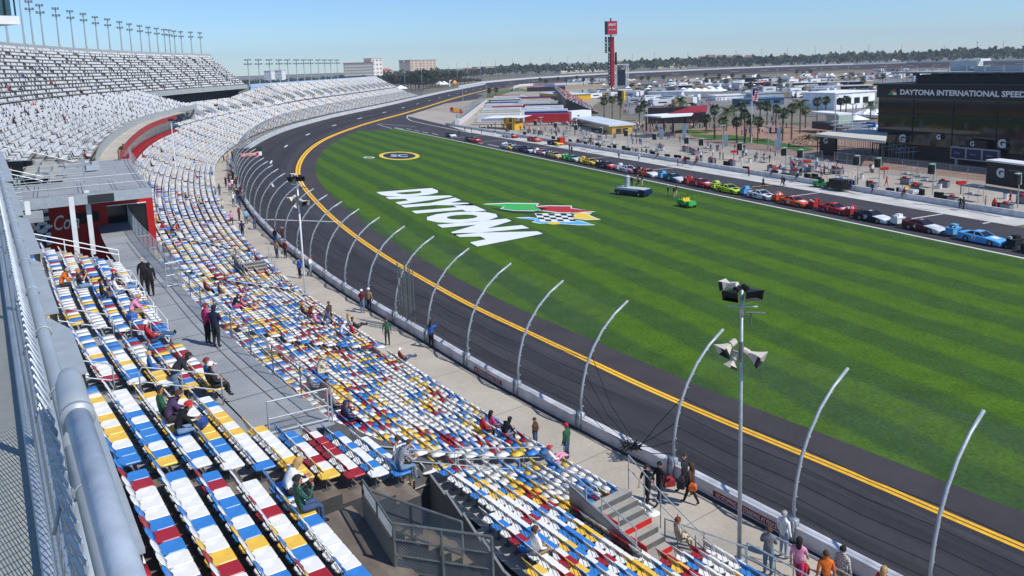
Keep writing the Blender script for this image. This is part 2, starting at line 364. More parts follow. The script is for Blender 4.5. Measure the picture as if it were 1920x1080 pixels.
for d0, w0, mi in ((-3.4, 1.3, 0), (-6.9, 1.5, 0), (-9.6, 1.1, 1), (-13.6, .5, 1)):
    strip(gr_, 8, 620, (d0, tzz(d0)+.0025), (d0-w0, tzz(d0-w0)+.0025), 3, mi)
for d0 in (-4.3, -8.2, -12.9):
    strip(gr_, 8, 620, (d0, tzz(d0)+.004), (d0-.05, tzz(d0-.05)+.004), 3, 2)
struct(gr_.build('asphalt_lanes', [concrete('asphalt_groove', '29282b', '3d3a3d', .3, 40), concrete('asphalt_pale', '363437', '4b474a', .25, 30), mat('seam', '1d1c1e', .9, 0, .2)]))
# retaining wall
rw = MB(); s0, s1 = 6, 800
strip(rw, s0, s1, (.2, 4.86), (-.18, 4.86), 2.5, 0)
for s_a, s_b in zip(srange(s0, s1, 2.5)[:-1], srange(s0, s1, 2.5)[1:]):
    rw.quad(W3(s_a, -.18, 3.4), W3(s_a, -.18, 4.86), W3(s_b, -.18, 4.86), W3(s_b, -.18, 3.4))
    rw.quad(W3(s_b, .2, 3.9), W3(s_b, .2, 4.86), W3(s_a, .2, 4.86), W3(s_a, .2, 3.9))
m_wall = mat('outer_wall_white', 'e2e2e2', .6, 0, .16, 1.2, col2='b9b7b6')
o = rw.build('track_wall', m_wall); tag(o, 'long white concrete retaining wall between banked track and spectator walkway', 'wall')
wt = MB()
m_sign_red = mat('wall_sign_red', '96272c', .6, 0, .1)
def wall_sign(s, L_, txt):
    ss = srange(s, s-L_, .4)
    for a, b in zip(ss[:-1], ss[1:]): wt.quad(W3(a, .212, 4.40), W3(b, .212, 4.40), W3(b, .212, 4.66), W3(a, .212, 4.66), 0)
    A = np.array(W3(s-.15, .222, 4.44)); B = np.array(W3(s-L_+.15, .222, 4.44)); X = (B-A)/np.linalg.norm(B-A)
    put_text(wt, txt, A, X, (0, 0, 1), w_=np.linalg.norm(B-A), h_=.17, mi=1, offset=.01)
wall_sign(sd(1322, 925, 4.6)[0], 3.1, 'NO STOPPING OR STANDING AT FENCE'); wall_sign(sd(885, 692, 4.6)[0], 2.8, 'NO STOPPING OR STANDING AT FENCE')
tag(wt.build('wall_sign', [m_sign_red, M_WHITE], o), 'red panels lettered NO STOPPING OR STANDING AT FENCE')
# promenade
pm = MB(); strip(pm, 4, 560, (3.3, 4.3), (.18, 4.3), 3)
struct(pm.build('promenade', M_CONC))
pj = MB()
for s in np.arange(10, 240, 6.1):
    pj.quad(W3(s, .4, 4.304), W3(s+.03, .4, 4.304), W3(s+.03, 3.2, 4.304), W3(s, 3.2, 4.304))
struct(pj.build('promenade_joints', mat('joint', '6c665c', .9, 0, 0)))
# dark gutter and kerb behind the wall
gt = MB(); strip(gt, 4, 560, (.42, 4.308), (.19, 4.308), 3, 0); struct(gt.build('promenade_gutter', mat('gutter_dark', '4b4744', .9, 0, .2)))
# ------------------------------------------------------------------ far banked turn
inn = [(905, 167.5), (940, 164.5), (963, 161.5), (1000, 157), (1060, 153.5), (1120, 150.5), (1190, 147.5), (1260, 144.5), (1370, 140), (1480, 135.5), (1600, 131), (1700, 128), (1800, 126), (1960, 123), (2100, 120)]
otp = [(860, 161), (905, 152.8), (950, 148.6), (995, 145), (1055, 141.5), (1120, 137.6), (1190, 134.2), (1260, 131.5), (1370, 126.6), (1480, 122.5), (1600, 119), (1700, 116), (1800, 114), (1960, 112), (2100, 109)]
tv = []; ow = MB(); bk = MB()
for (xi, yi), (xo, yo) in zip(inn, otp):
    a = un(xi, yi, .3); dr = ray(xo, yo); dh = np.array([dr[0], dr[1]])/np.linalg.norm(dr[:2])
    ra = np.linalg.norm(a[:2])*(1.0 if xi > 930 else 1.0)+17
    t = ra/np.linalg.norm(dr[:2]); b = CAM+dr*t          # top of the outer wall
    tv.append((a, b))
for (a, b), (a2, b2) in zip(tv[:-1], tv[1:]):
    z_ = np.array([0, 0, 1.7]); bk.quad(a, a2, b2-z_, b-z_, 0)
    ow.quad(b-z_-[0, 0, 0], b2-z_, b2, b); h_ = (b-CAM)[:2]/np.linalg.norm((b-CAM)[:2]); dv = np.array([h_[0], h_[1], 0])*.6
    ow.quad(b, b2, b2+dv, b+dv); ow.quad(b+dv, b2+dv, b2+dv-z_*6, b+dv-z_*6)
struct(bk.build('banked_turn', M_ASPH)); tag(ow.build('track_wall', m_wall), 'white wall along the top of the distant banked turn', 'wall')
yb = MB()
for (a, b), (a2, b2) in zip(tv[:-1], tv[1:]):
    yb.quad(a+(b-a)*.04+[0, 0, .05], a2+(b2-a2)*.04+[0, 0, .05], a2+(b2-a2)*.07+[0, 0, .05], a+(b-a)*.07+[0, 0, .05])
struct(yb.build('banked_turn_yellow_line', mat('faded_yellow', 'b98a3c', .8, 0, .1)))
wb = MB()
for i in range(2, len(tv)-1, 1):
    (a, b), (a2, b2) = tv[i], tv[i+1]; z_ = np.array([0, 0, 1.7])
    p = a+(b-z_-a)*.5; q = a2+(b2-z_-a2)*.5; n_ = int(np.linalg.norm(q-p)/30)
    for k in range(n_):
        u0 = k/n_; u1 = u0+.28/n_*1.0; w1 = (b-a)*.03
        wb.quad(p+(q-p)*u0+[0, 0, .06], p+(q-p)*u1+[0, 0, .06], p+(q-p)*u1+w1*.6+[0, 0, .06], p+(q-p)*u0+w1*.6+[0, 0, .06])
struct(wb.build('banked_turn_dashes', M_WLINE))

# ------------------------------------------------------------------ lawn lettering and emblem
def letters_on_lawn():
    O = un(704, 360.5, .03); E_ = un(893, 462.5, .03); T = un(811, 352.5, .03)
    X = E_-O; Y = T-O; vs, fs = text_mesh('DAYTONA', 1, .075, 0, 0); a = np.array(vs)
    # tight condensed sporting letters, heavy weight
    mn, mx = a.min(0), a.max(0); q = (a-mn)/(mx-mn)
    mb = MB()
    # stretched slightly higher towards the last letter, as mown in the lawn
    def tr(p, g, z): return O+X*(p[0]*(1+2*g)-g)+Y*(1+.0*p[0])*(p[1]*(1+2*g)-g)+np.array([0, 0, z])
    mb.add([tr(p, 0, .012) for p in q], fs, 1)
    vs2, fs2 = text_mesh('DAYTONA', 1, .09, 0, 0); b = np.array(vs2); q2 = (b-mn)/(mx-mn)
    mb.add([tr(p, 0, .0) for p in q2], fs2, 0)
    o = mb.build('lawn_lettering', [mat('lawn_paint_dark', '20304a', .8, 0, .1), mat('lawn_paint_white', 'dfe4e2', .85, 0, .05, .7)])
    tag(o, 'giant white painted word DAYTONA on the grass, outlined dark', 'painted lettering')
letters_on_lawn()
def px6(x, y): return 680+x/3.692, 240+y/3.692
mb = MB(); cols = {}
def shp(pts, z, mi):
    if z == .04 and mi != 3:
        cx = sum(p[0] for p in pts)/len(pts); cy = sum(p[1] for p in pts)/len(pts); mb.poly([tuple(un(*px6(cx+(x-cx)*1.035+(6 if x > cx else -6), cy+(y-cy)*1.12+(2 if y > cy else -2)), .033)) for x, y in pts][::-1], 3)
    mb.poly([tuple(un(*px6(x, y), z)) for x, y in pts][::-1], mi)
# 0 green 1 red 2 black 3 white 4 yellow 5 blue
WH = [(825, 530), (1010, 518), (1215, 520), (1300, 535), (1465, 540), (1620, 575), (1560, 592), (1600, 600), (1645, 634), (1540, 640), (1600, 668), (1480, 680), (1320, 680), (1180, 668), (1050, 632), (1120, 620), (1190, 622), (1170, 600), (1060, 594), (960, 578), (850, 558), (930, 548)]
shp([(840, 530), (1005, 522), (1210, 526), (1190, 548), (1290, 560), (1180, 572), (1040, 570), (960, 556), (985, 545)], .04, 0)
shp([(1195, 546), (1290, 540), (1440, 542), (1440, 556), (1600, 576), (1480, 584), (1360, 584), (1250, 570)], .04, 1)
shp([(875, 550), (960, 560), (1040, 573), (1180, 576), (1215, 570), (1240, 578), (1170, 588), (1060, 590), (960, 574)], .045, 2)
shp([(1450, 590), (1580, 590), (1560, 604), (1640, 630), (1540, 632), (1430, 618), (1480, 604)], .04, 4)
shp([(1065, 624), (1160, 622), (1280, 634), (1390, 636), (1500, 644), (1595, 668), (1480, 668), (1400, 662), (1290, 656), (1230, 658), (1180, 648), (1210, 640)], .04, 5)
shp([(1290, 652), (1350, 650), (1380, 664), (1320, 668), (1280, 662)], .045, 4)
shp([(1190, 590), (1440, 594), (1475, 650), (1230, 648)], .041, 3)
for j in range(4):
    for i in range(6):
        if (i+j) % 2 == 0:
            x0 = 1200+i*42+j*6; y0 = 592+j*13; shp([(x0, y0), (x0+42, y0+2), (x0+48, y0+15), (x0+6, y0+13)], .045, 2)
o = mb.build('lawn_emblem', [mat('paint_green', '3fae52', .85, 0, .06), mat('paint_red', 'b02a2a', .85, 0, .06), mat('paint_black', '1c1f22', .85, 0, .06), _mats['lawn_paint_white'], mat('paint_yellow', 'e5c43a', .85, 0, .06), mat('paint_blue', '5aa9dc', .85, 0, .06)])
tag(o, 'green, red, yellow and blue chequered flag emblem painted on the grass', 'painted emblem')
# oval emblem
c = un(748.3, 291.8, .03); ax = un(786.5, 292.3, .03)-un(710, 291.3, .03); ay = un(748.6, 284.2, .03)-un(748.1, 299.6, .03)
mb = MB()
def ov(k, z, mi, n=40): mb.poly([tuple(c+ax/2*k*math.cos(2*math.pi*i/n)+ay/2*k*math.sin(2*math.pi*i/n)+np.array([0, 0, z])) for i in range(n)], mi)
ov(1.06, 0, 0); ov(1.0, .006, 1); ov(.80, .012, 0)
sh = [(-.62, .15), (-.3, -.5), (.35, -.55), (.68, -.1), (.4, .55), (-.35, .6)]
mb.poly([tuple(c+ax/2*x+ay/2*y+np.array([0, 0, .018])) for x, y in sh], 0)
put_text(mb, 'SC', c-ax/2*.42-ay/2*.3+[0, 0, .024], ax/np.linalg.norm(ax), ay/np.linalg.norm(ay), w_=np.linalg.norm(ax)*.42, h_=np.linalg.norm(ay)*.3, mi=2, offset=.03)
tag(mb.build('lawn_emblem', [M_BLACK, mat('emblem_yellow', 'e8c52e', .85, 0, .05), mat('emblem_grey', 'b9bcc0', .8, 0, .1)]), 'oval yellow and black emblem painted at the far end of the lawn', 'painted emblem')
c = un(692, 295.2, .03)
mb = MB(); n = 30; ax2 = un(702, 295.5, .03)-un(681, 295, .03); ay2 = un(692, 293.7, .03)-un(692, 296.8, .03)
mb.poly([tuple(c+ax2/2*math.cos(2*math.pi*i/n)+ay2/2*math.sin(2*math.pi*i/n)) for i in range(n)])
mb.poly([tuple(c+ax2/2*.7*math.cos(2*math.pi*i/n)+ay2/2*.6*math.sin(2*math.pi*i/n)+np.array([0, 0, .006])) for i in range(n)], 1)
tag(mb.build('lawn_emblem', [_mats['lawn_paint_white'], m_grass]), 'small white oval ring painted left of the yellow oval', 'painted emblem')
# ------------------------------------------------------------------ grandstand decks
def lz(k): return 4.42+.2*k+.008*k*k           # floor of row k of the lower stand (12..14 rows near, 31 far)
LD0 = 3.3; RD = .78
def lower_floor(k, s=400):
    f = min(1, max(0, (s-300)/40)); return lz(k) if k <= 13 else lz(13)+(.22+.20*f)*(k-13)
NLOW = lambda s: 8 if s < 36.2 else (13 if s < 200 else 31)
AISLE_L = 11.3
def stair_gap(s, off=0.0, per=AISLE_L, w_=1.15): return ((s-off) % per) < w_
deck = MB()
def step_rows(mb, s0, s1, d0, rows, floor, st=4.0, depth=RD, mi=0, rise_mi=1):
    ss = srange(s0, s1, st)
    for a, b in zip(ss[:-1], ss[1:]):
        for k in range(rows):
            za = floor(k, a); zc = floor(k, b); da = d0+depth*k
            mb.quad(W3(a, da, za), W3(a, da+depth, za), W3(b, da+depth, zc), W3(b, da, zc), mi)
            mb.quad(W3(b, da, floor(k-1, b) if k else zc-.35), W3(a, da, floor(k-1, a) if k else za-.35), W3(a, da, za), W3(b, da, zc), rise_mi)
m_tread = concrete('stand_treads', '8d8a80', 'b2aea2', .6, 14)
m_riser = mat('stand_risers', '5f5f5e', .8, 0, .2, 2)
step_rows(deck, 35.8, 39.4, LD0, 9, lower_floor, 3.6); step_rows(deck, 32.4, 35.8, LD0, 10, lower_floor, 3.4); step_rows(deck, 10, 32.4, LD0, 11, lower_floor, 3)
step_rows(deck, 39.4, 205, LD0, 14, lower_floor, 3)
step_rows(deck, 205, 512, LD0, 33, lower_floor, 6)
ZW = 10.6
# walkway behind the near lower stand
step_ = MB()
tag(deck.build('grandstand', [m_tread, m_riser]), 'long curving lower grandstand of stepped concrete rows facing the track', 'grandstand')
wk = MB()
strip(wk, 38.6, 82, (16.3, ZW), (14.2, ZW), 2.5, 0)
ss = srange(38.6, 82, 2.5)
for a, b in zip(ss[:-1], ss[1:]): wk.quad(W3(a, 14.2, 8.0), W3(a, 14.2, ZW), W3(b, 14.2, ZW), W3(b, 14.2, 8.0), 1)
struct(wk.build('walkway', [M_STEPGREY, m_riser]))
wj = MB()
for s in np.arange(40, 72, 2.44): wj.quad(W3(s, 16.3, ZW+.004), W3(s+.045, 16.3, ZW+.004), W3(s+.045, 14.2, ZW+.004), W3(s, 14.2, ZW+.004))
for dd in (15.0,): strip(wj, 38.6, 72, (dd+.05, ZW+.006), (dd, ZW+.006), 2.5)
struct(wj.build('walkway_joints', mat('joint_dark', '55585a', .9, 0, 0)))
# middle stand
MF = lambda j: 10.82+.3*j
MD0 = 16.5; MDP = .77
mid = MB()
m_wood = bandmat('weathered_planks', '6a6057', '7d7266', .42, math.atan2(.83, -.56), .45, .02, (3, .22))
ss = srange(18, 33.8, 2.2)+[34.4, 35.95, 37.3, 38.6]+srange(40.2, 66.5, 2.2)
for a, b in zip(ss[:-1], ss[1:]):
    j0 = -1 if b < 33.9 else -4 if b > 35.9 and b < 39 else 1 if b < 35.9 else 0
    for j in range(j0, 13):
        z = MF(j) if b > 33.9 or j > 0 else 10.45; da = MD0+MDP*j
        mi = 2 if b < 36 else 0
        mid.quad(W3(a, da, z), W3(a, da+MDP, z), W3(b, da+MDP, z), W3(b, da, z), mi)
        mid.quad(W3(b, da, z-.3), W3(a, da, z-.3), W3(a, da, z), W3(b, da, z), 1)
    da = MD0+MDP*j0; z = MF(j0)
    mid.quad(W3(b, da, 4.3), W3(a, da, 4.3), W3(a, da, z-.3), W3(b, da, z-.3), 1)
tag(mid.build('grandstand', [M_STEPGREY, m_riser, m_wood]), 'middle seating tier below the pipe rail, its nearest part decked in worn boards', 'grandstand')

# upper tier round the bend
UF = lambda k: 13.4+.27*k if k <= 15 else 17.45+.74*(k-15)
UD0 = 16.6; UDP = .865
NU = 30
up = MB()
ss = srange(82, 320, 5)
for a, b in zip(ss[:-1], ss[1:]):
    k0 = 0 if b <= 232 else 15
    for k in range(k0, NU):
        z = UF(k); da = UD0+UDP*k
        up.quad(W3(a, da, z), W3(a, da+UDP, z), W3(b, da+UDP, z), W3(b, da, z), 0)
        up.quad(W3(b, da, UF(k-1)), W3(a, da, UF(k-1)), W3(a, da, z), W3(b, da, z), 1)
    da = UD0+UDP*k0; z = UF(k0)
    if b > 232:   # deep front fascia and soffit over the lower seats
        up.quad(W3(b, da-.05, z-1.3), W3(a, da-.05, z-1.3), W3(a, da-.05, z+.2), W3(b, da-.05, z+.2), 2)
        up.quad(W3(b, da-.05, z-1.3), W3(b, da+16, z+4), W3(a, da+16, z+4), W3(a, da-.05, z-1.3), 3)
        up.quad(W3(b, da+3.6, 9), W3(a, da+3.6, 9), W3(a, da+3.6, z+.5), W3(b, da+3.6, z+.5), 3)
    # back wall
    da = UD0+UDP*NU
    up.quad(W3(b, da, 0), W3(a, da, 0), W3(a, da, UF(NU)+.9), W3(b, da, UF(NU)+.9), 2)
    up.quad(W3(a, da+.15, 0), W3(b, da+.15, 0), W3(b, da+.15, UF(NU)+.9), W3(a, da+.15, UF(NU)+.9), 2)
for sE, k0 in ((232, 0), (320, 15)):     # end walls
    pts = []
    for k in range(k0 if sE == 320 else 0, NU if sE == 320 else 16):
        da = UD0+UDP*k; pts += [W3(sE, da, UF(k)), W3(sE, da+UDP, UF(k))]
    lo_ = [W3(sE, UD0+UDP*(NU if sE == 320 else 16), UF(k0)-6), W3(sE, UD0+UDP*k0, UF(k0)-1.3 if sE == 320 else 9)]
    up.poly(pts+lo_, 2)
m_panel = mat('pale_panels', 'a9adab', .7, 0, .1, .8)
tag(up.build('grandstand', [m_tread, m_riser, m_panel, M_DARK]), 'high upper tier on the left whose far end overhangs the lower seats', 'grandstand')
# back wall of the far lower stand, pale blue rail panels
fb = MB(); dB = LD0+RD*33; zB = lower_floor(32)
ss = srange(322, 512, 6)
for a, b in zip(ss[:-1], ss[1:]):
    fb.quad(W3(b, dB, zB), W3(a, dB, zB), W3(a, dB, zB+1.3), W3(b, dB, zB+1.3)); fb.quad(W3(a, dB+.1, 0), W3(b, dB+.1, 0), W3(b, dB+.1, zB+1.3), W3(a, dB+.1, zB+1.3))
tag(fb.build('back_wall', mat('pale_blue_panels', 'a9c0dc', .6, 0, .05)), 'pale blue panel wall along the top of the far grandstand', 'wall')
fe = MB(); pts = []
for k in range(33): pts += [W3(512, LD0+RD*k, lower_floor(k)), W3(512, LD0+RD*(k+1), lower_floor(k))]
fe.poly(pts+[W3(512, dB, 0), W3(512, LD0, 0)]); tag(fe.build('end_wall', m_panel), 'grey end wall closing the far grandstand beside the trees', 'wall')
# vomitory parapets in the far stand: grey slots
sl = MB()
for s in np.arange(212, 505, 11.3*1.0):
    k = 19; d = LD0+RD*k; z = lower_floor(k, s)
    for e in (0, 2.6):
        a, b = s+e, s+e+.15
        P = [W3(a, d, z+.2), W3(b, d, z+.2), W3(b, d+4.2, z+3.1), W3(a, d+4.2, z+3.1)]; Q = [W3(a, d, z+1.1), W3(b, d, z+1.1), W3(b, d+4.2, z+3.3), W3(a, d+4.2, z+3.3)]
        sl.add(P+Q, [(0, 1, 5, 4), (1, 2, 6, 5), (2, 3, 7, 6), (3, 0, 4, 7), (4, 5, 6, 7)])
    sl.quad(W3(s, d-.2, z+.22), W3(s, d+4.1, z+.35), W3(s+2.7, d+4.1, z+.35), W3(s+2.7, d-.2, z+.22), 1)
so = sl.build('stairwell_parapets', [m_panel, M_DARK]); so['kind'] = 'structure'

# ------------------------------------------------------------------ seats
SEATC = {'white': 'e9e8e3', 'blue': '3a80c8', 'yellow': 'ecc04a', 'red': 'a3242c'}
CN = list(SEATC); SM = [mat('seat_'+k, v, .38, 0, .06, 5, spec=.45) for k, v in SEATC.items()]
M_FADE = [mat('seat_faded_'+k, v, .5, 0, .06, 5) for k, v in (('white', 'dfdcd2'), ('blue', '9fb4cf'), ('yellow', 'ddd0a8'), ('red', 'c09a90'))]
M_BRK = mat('seat_bracket', '6a6e72', .5, .5, .1)
def pan_mesh():
    mb = MB(); o = [(-.225, .40), (.225, .40), (.235, .12), (.225, .06), (.13, -.10), (-.13, -.10), (-.225, .06), (-.235, .12)]
    o = [(-.20, .43), (.20, .43), (.228, .40), (.232, .10), (.15, -.07), (.10, -.10), (-.10, -.10), (-.15, -.07), (-.232, .10), (-.228, .40)]
    n = len(o); vs = []
    for z, k in ((.38, .94), (.395, 1.0), (.425, 1.0), (.44, .95)):
        vs += [(x*k, .16+(y-.16)*k, z-(.012 if (y > .38) else 0)) for x, y in o]
    fs = [tuple(range(n))]
    for l in range(3): fs += [(l*n+(i+1) % n, l*n+i, (l+1)*n+i, (l+1)*n+(i+1) % n) for i in range(n)]
    # slightly dished top
    c = len(vs); vs.append((0, .16, .428)); fs += [(3*n+(i+1) % n, 3*n+i, c) for i in range(n)]
    mb.add(vs, fs); return mb
def back_mesh():
    mb = MB(); vs = []; cols = 7; rows = 4
    for side in (0, 1):
        for r in range(rows):
            for c in range(cols):
                x = -.222+.444*c/(cols-1); t = r/(rows-1); z = .60+.30*t
                if r == rows-1: z -= .035*abs(x/.222)**3
                if r == 0: z += .02*abs(x/.222)**3
                y = -.05-.15*t+.035*(x/.222)**2-(.022 if side else 0); vs.append((x, y, z))
    N = cols*rows; fs = []
    for r in range(rows-1):
        for c in range(cols-1):
            a = r*cols+c; fs.append((a+1, a, a+cols, a+cols+1)); fs.append((N+a, N+a+1, N+a+cols+1, N+a+cols))
    for c in range(cols-1): fs += [(c, c+1, N+c+1, N+c), ((rows-1)*cols+c+1, (rows-1)*cols+c, N+(rows-1)*cols+c, N+(rows-1)*cols+c+1)]
    for r in range(rows-1): a = r*cols; b = a+cols-1; fs += [(a+cols, a, N+a, N+a+cols), (b, b+cols, N+b+cols, N+b)]
    mb.add(vs, fs); return mb
def brk_mesh():
    mb = MB()
    for x in (-.12, .12):
        mb.tube([(x, .28, .38), (x, -.02, .37), (x, -.08, .52), (x, -.17, .76)], .009, 5)
    mb.tube([(0, .1, 0.0), (0, .1, .37)], .022, 6); mb.box((0, .1, .012), (.16, .2, .02)); mb.tube([(-.12, .1, .365), (.12, .1, .365)], .014, 5)
    return mb
PAN = pan_mesh().build('seat_pan', SM[0], smooth=False); BAK = back_mesh().build('backrest', SM[0], smooth=True); BRK = brk_mesh().build('stadium_seat', M_BRK)
def colour_meshes(src):
    out = []
    for m_ in SM:
        me = src.data.copy(); me.materials.clear(); me.materials.append(m_); out.append(me)
    return out
PANS = colour_meshes(PAN); BAKS = colour_meshes(BAK); BRKM = BRK.data
for o in (PAN, BAK, BRK): bpy.data.objects.remove(o)
rs = random.Random(42)
def pick(): 
    r = rs.random(); return 0 if r < .54 else 1 if r < .76 else 2 if r < .90 else 3
seats = []     # (x,y,z, tx,ty, nx,ny, colour, tier, row, idx, s)
def add_row(tier, row, s0, s1, d, z, pitch=.475, gaps=None):
    s = s0; i = 0; _, _, _ = wall(s)
    while s < s1:
        if not (gaps and gaps(s)):
            p, t, n = wall(s); q = p+n*d; zz_ = z if tier != 'far' else lower_floor(row, s)
            seats.append((q[0], q[1], zz_, t[0], t[1], n[0], n[1], pick(), tier, row, i, s)); i += 1
        # arc length shrinks/grows with the offset
        p1, _, n1 = wall(s+.5); p0, _, n0 = wall(s)
        k = np.linalg.norm((p1+n1*d)-(p0+n0*d))/.5
        s += pitch/max(k, .2)
yard_gap = lambda s: stair_gap(s, 37.6, 11.3, 1.1)
for k in range(11):
    if k >= 4: add_row('low', k, 12, 39.3 if k < 9 else (35.8, 32.4)[k-9], LD0+RD*k+.30, lower_floor(k))
    else: add_row('low', k, 12, 32.4, LD0+RD*k+.30, lower_floor(k)); add_row('low', k, 35.8 if k else 35.2, 39.3, LD0+RD*k+.30, lower_floor(k))
for k in range(14): add_row('low', k, 39.6, 205, LD0+RD*k+.30, lower_floor(k), gaps=(lambda s: (60.6 < s < 63.4) and False or stair_gap(s, 40.3, 16.0, 1.1)))
for k in range(33): add_row('far', k, 205.5, 511, LD0+RD*k+.30, lower_floor(k), gaps=(lambda s, k=k: stair_gap(s, 212-2, 11.3, 1.1) or (k == 16) or (19 <= k < 24 and stair_gap(s, 212-.3, 11.3, 3.2))))
for j in range(0, 8):
    add_row('mid', j, 35.4 if j else 34.7, 41.3 if j else 38.6, MD0+MDP*j+.34, MF(j)); add_row('mid', j, 42.4, 47.6, MD0+MDP*j+.34, MF(j)); add_row('mid', j, 48.7, 57.6, MD0+MDP*j+.34, MF(j))
    add_row('mid', j, 58.6, 63.5, MD0+MDP*j+.34, MF(j))
for j in range(1, 8): add_row('mid', j, 24, 34.4, MD0+MDP*j+.34, MF(j))
for j in range(-4, 0): add_row('mid', j, 34.75-.15*j, 38.4, MD0+MDP*j+.34, MF(j))
for k in range(NU):
    add_row('up', k, 84 if k > 4 else 96, 231 if k < 15 else 318, UD0+UDP*k+.3, UF(k), pitch=.60, gaps=lambda s, k=k: stair_gap(s, 90, 9.5, 1.2) or rs.random() < .18)
print('seats', len(seats))
S_ = np.array([[a[0], a[1], a[2], a[3], a[4], a[5], a[6], a[7]] for a in seats])
# nearest seats inside the picture are single things
cand = []
for i, a in enumerate(seats):
    P = (a[0], a[1], a[2]+.45); x, y, wd = pr(P)
    if wd > 2 and -20 < x < 1945 and 300 < y < 1110:
        if a[8] == 'mid':       # hidden under the rail and its plate
            lim = 118 if y < 700 else 150+(y-760)*.34
            if x < lim+14: continue
        if a[8] in ('mid', 'low'): cand.append((np.linalg.norm(np.array(P)-CAM), i))
cand.sort(); near = [i for _, i in cand[:300]]; nearset = set(near)
ORD = ['first', 'second', 'third', 'fourth', 'fifth', 'sixth', 'seventh', 'eighth', 'ninth', 'tenth', 'eleventh', 'twelfth', 'thirteenth', 'fourteenth', 'fifteenth', 'sixteenth', 'seventeenth', 'eighteenth', 'nineteenth', 'twentieth', 'twenty-first', 'twenty-second', 'twenty-third', 'twenty-fourth', 'twenty-fifth', 'twenty-sixth', 'twenty-seventh', 'twenty-eighth', 'twenty-ninth', 'thirtieth', 'thirty-first', 'thirty-second', 'thirty-third', 'thirty-fourth', 'thirty-fifth']
ORD += [f'{w_}{o_}' for w_ in ('forty-', 'fifty-', 'sixty-', 'seventy-') for o_ in ORD[:9]]
rows = {}
for i in near: rows.setdefault((seats[i][8], seats[i][9]), []).append(i)
mid_rows = sorted([k for k in rows if k[0] == 'mid'], key=lambda k: -k[1]); low_rows = sorted([k for k in rows if k[0] == 'low'], key=lambda k: -k[1])
SEATOBJ = {}
for key, lst in rows.items():
    lst.sort(key=lambda i: seats[i][11])
    rn = (mid_rows if key[0] == 'mid' else low_rows).index(key)
    for n_, i in enumerate(lst):
        a = seats[i]; rz = math.atan2(-a[6], -a[5])-math.pi/2
        o = bpy.data.objects.new('stadium_seat', BRKM); COL.objects.link(o); o.location = (a[0], a[1], a[2]); o.rotation_euler = (0, 0, rz)
        place('seat_pan', PANS[a[7]], o); place('backrest', BAKS[a[7]], o)
        if key[0] == 'mid': lab = f'{CN[a[7]]} stadium seat, {ORD[n_]} from the near end of the {ORD[rn]} row beside the pipe rail'
        else: lab = f'{CN[a[7]]} seat below the grey partition, {ORD[n_]} from the near end, {ORD[rn]} row down'
        tag(o, lab, 'seat', 'plastic stadium seats nearest the camera')
        SEATOBJ[i] = o
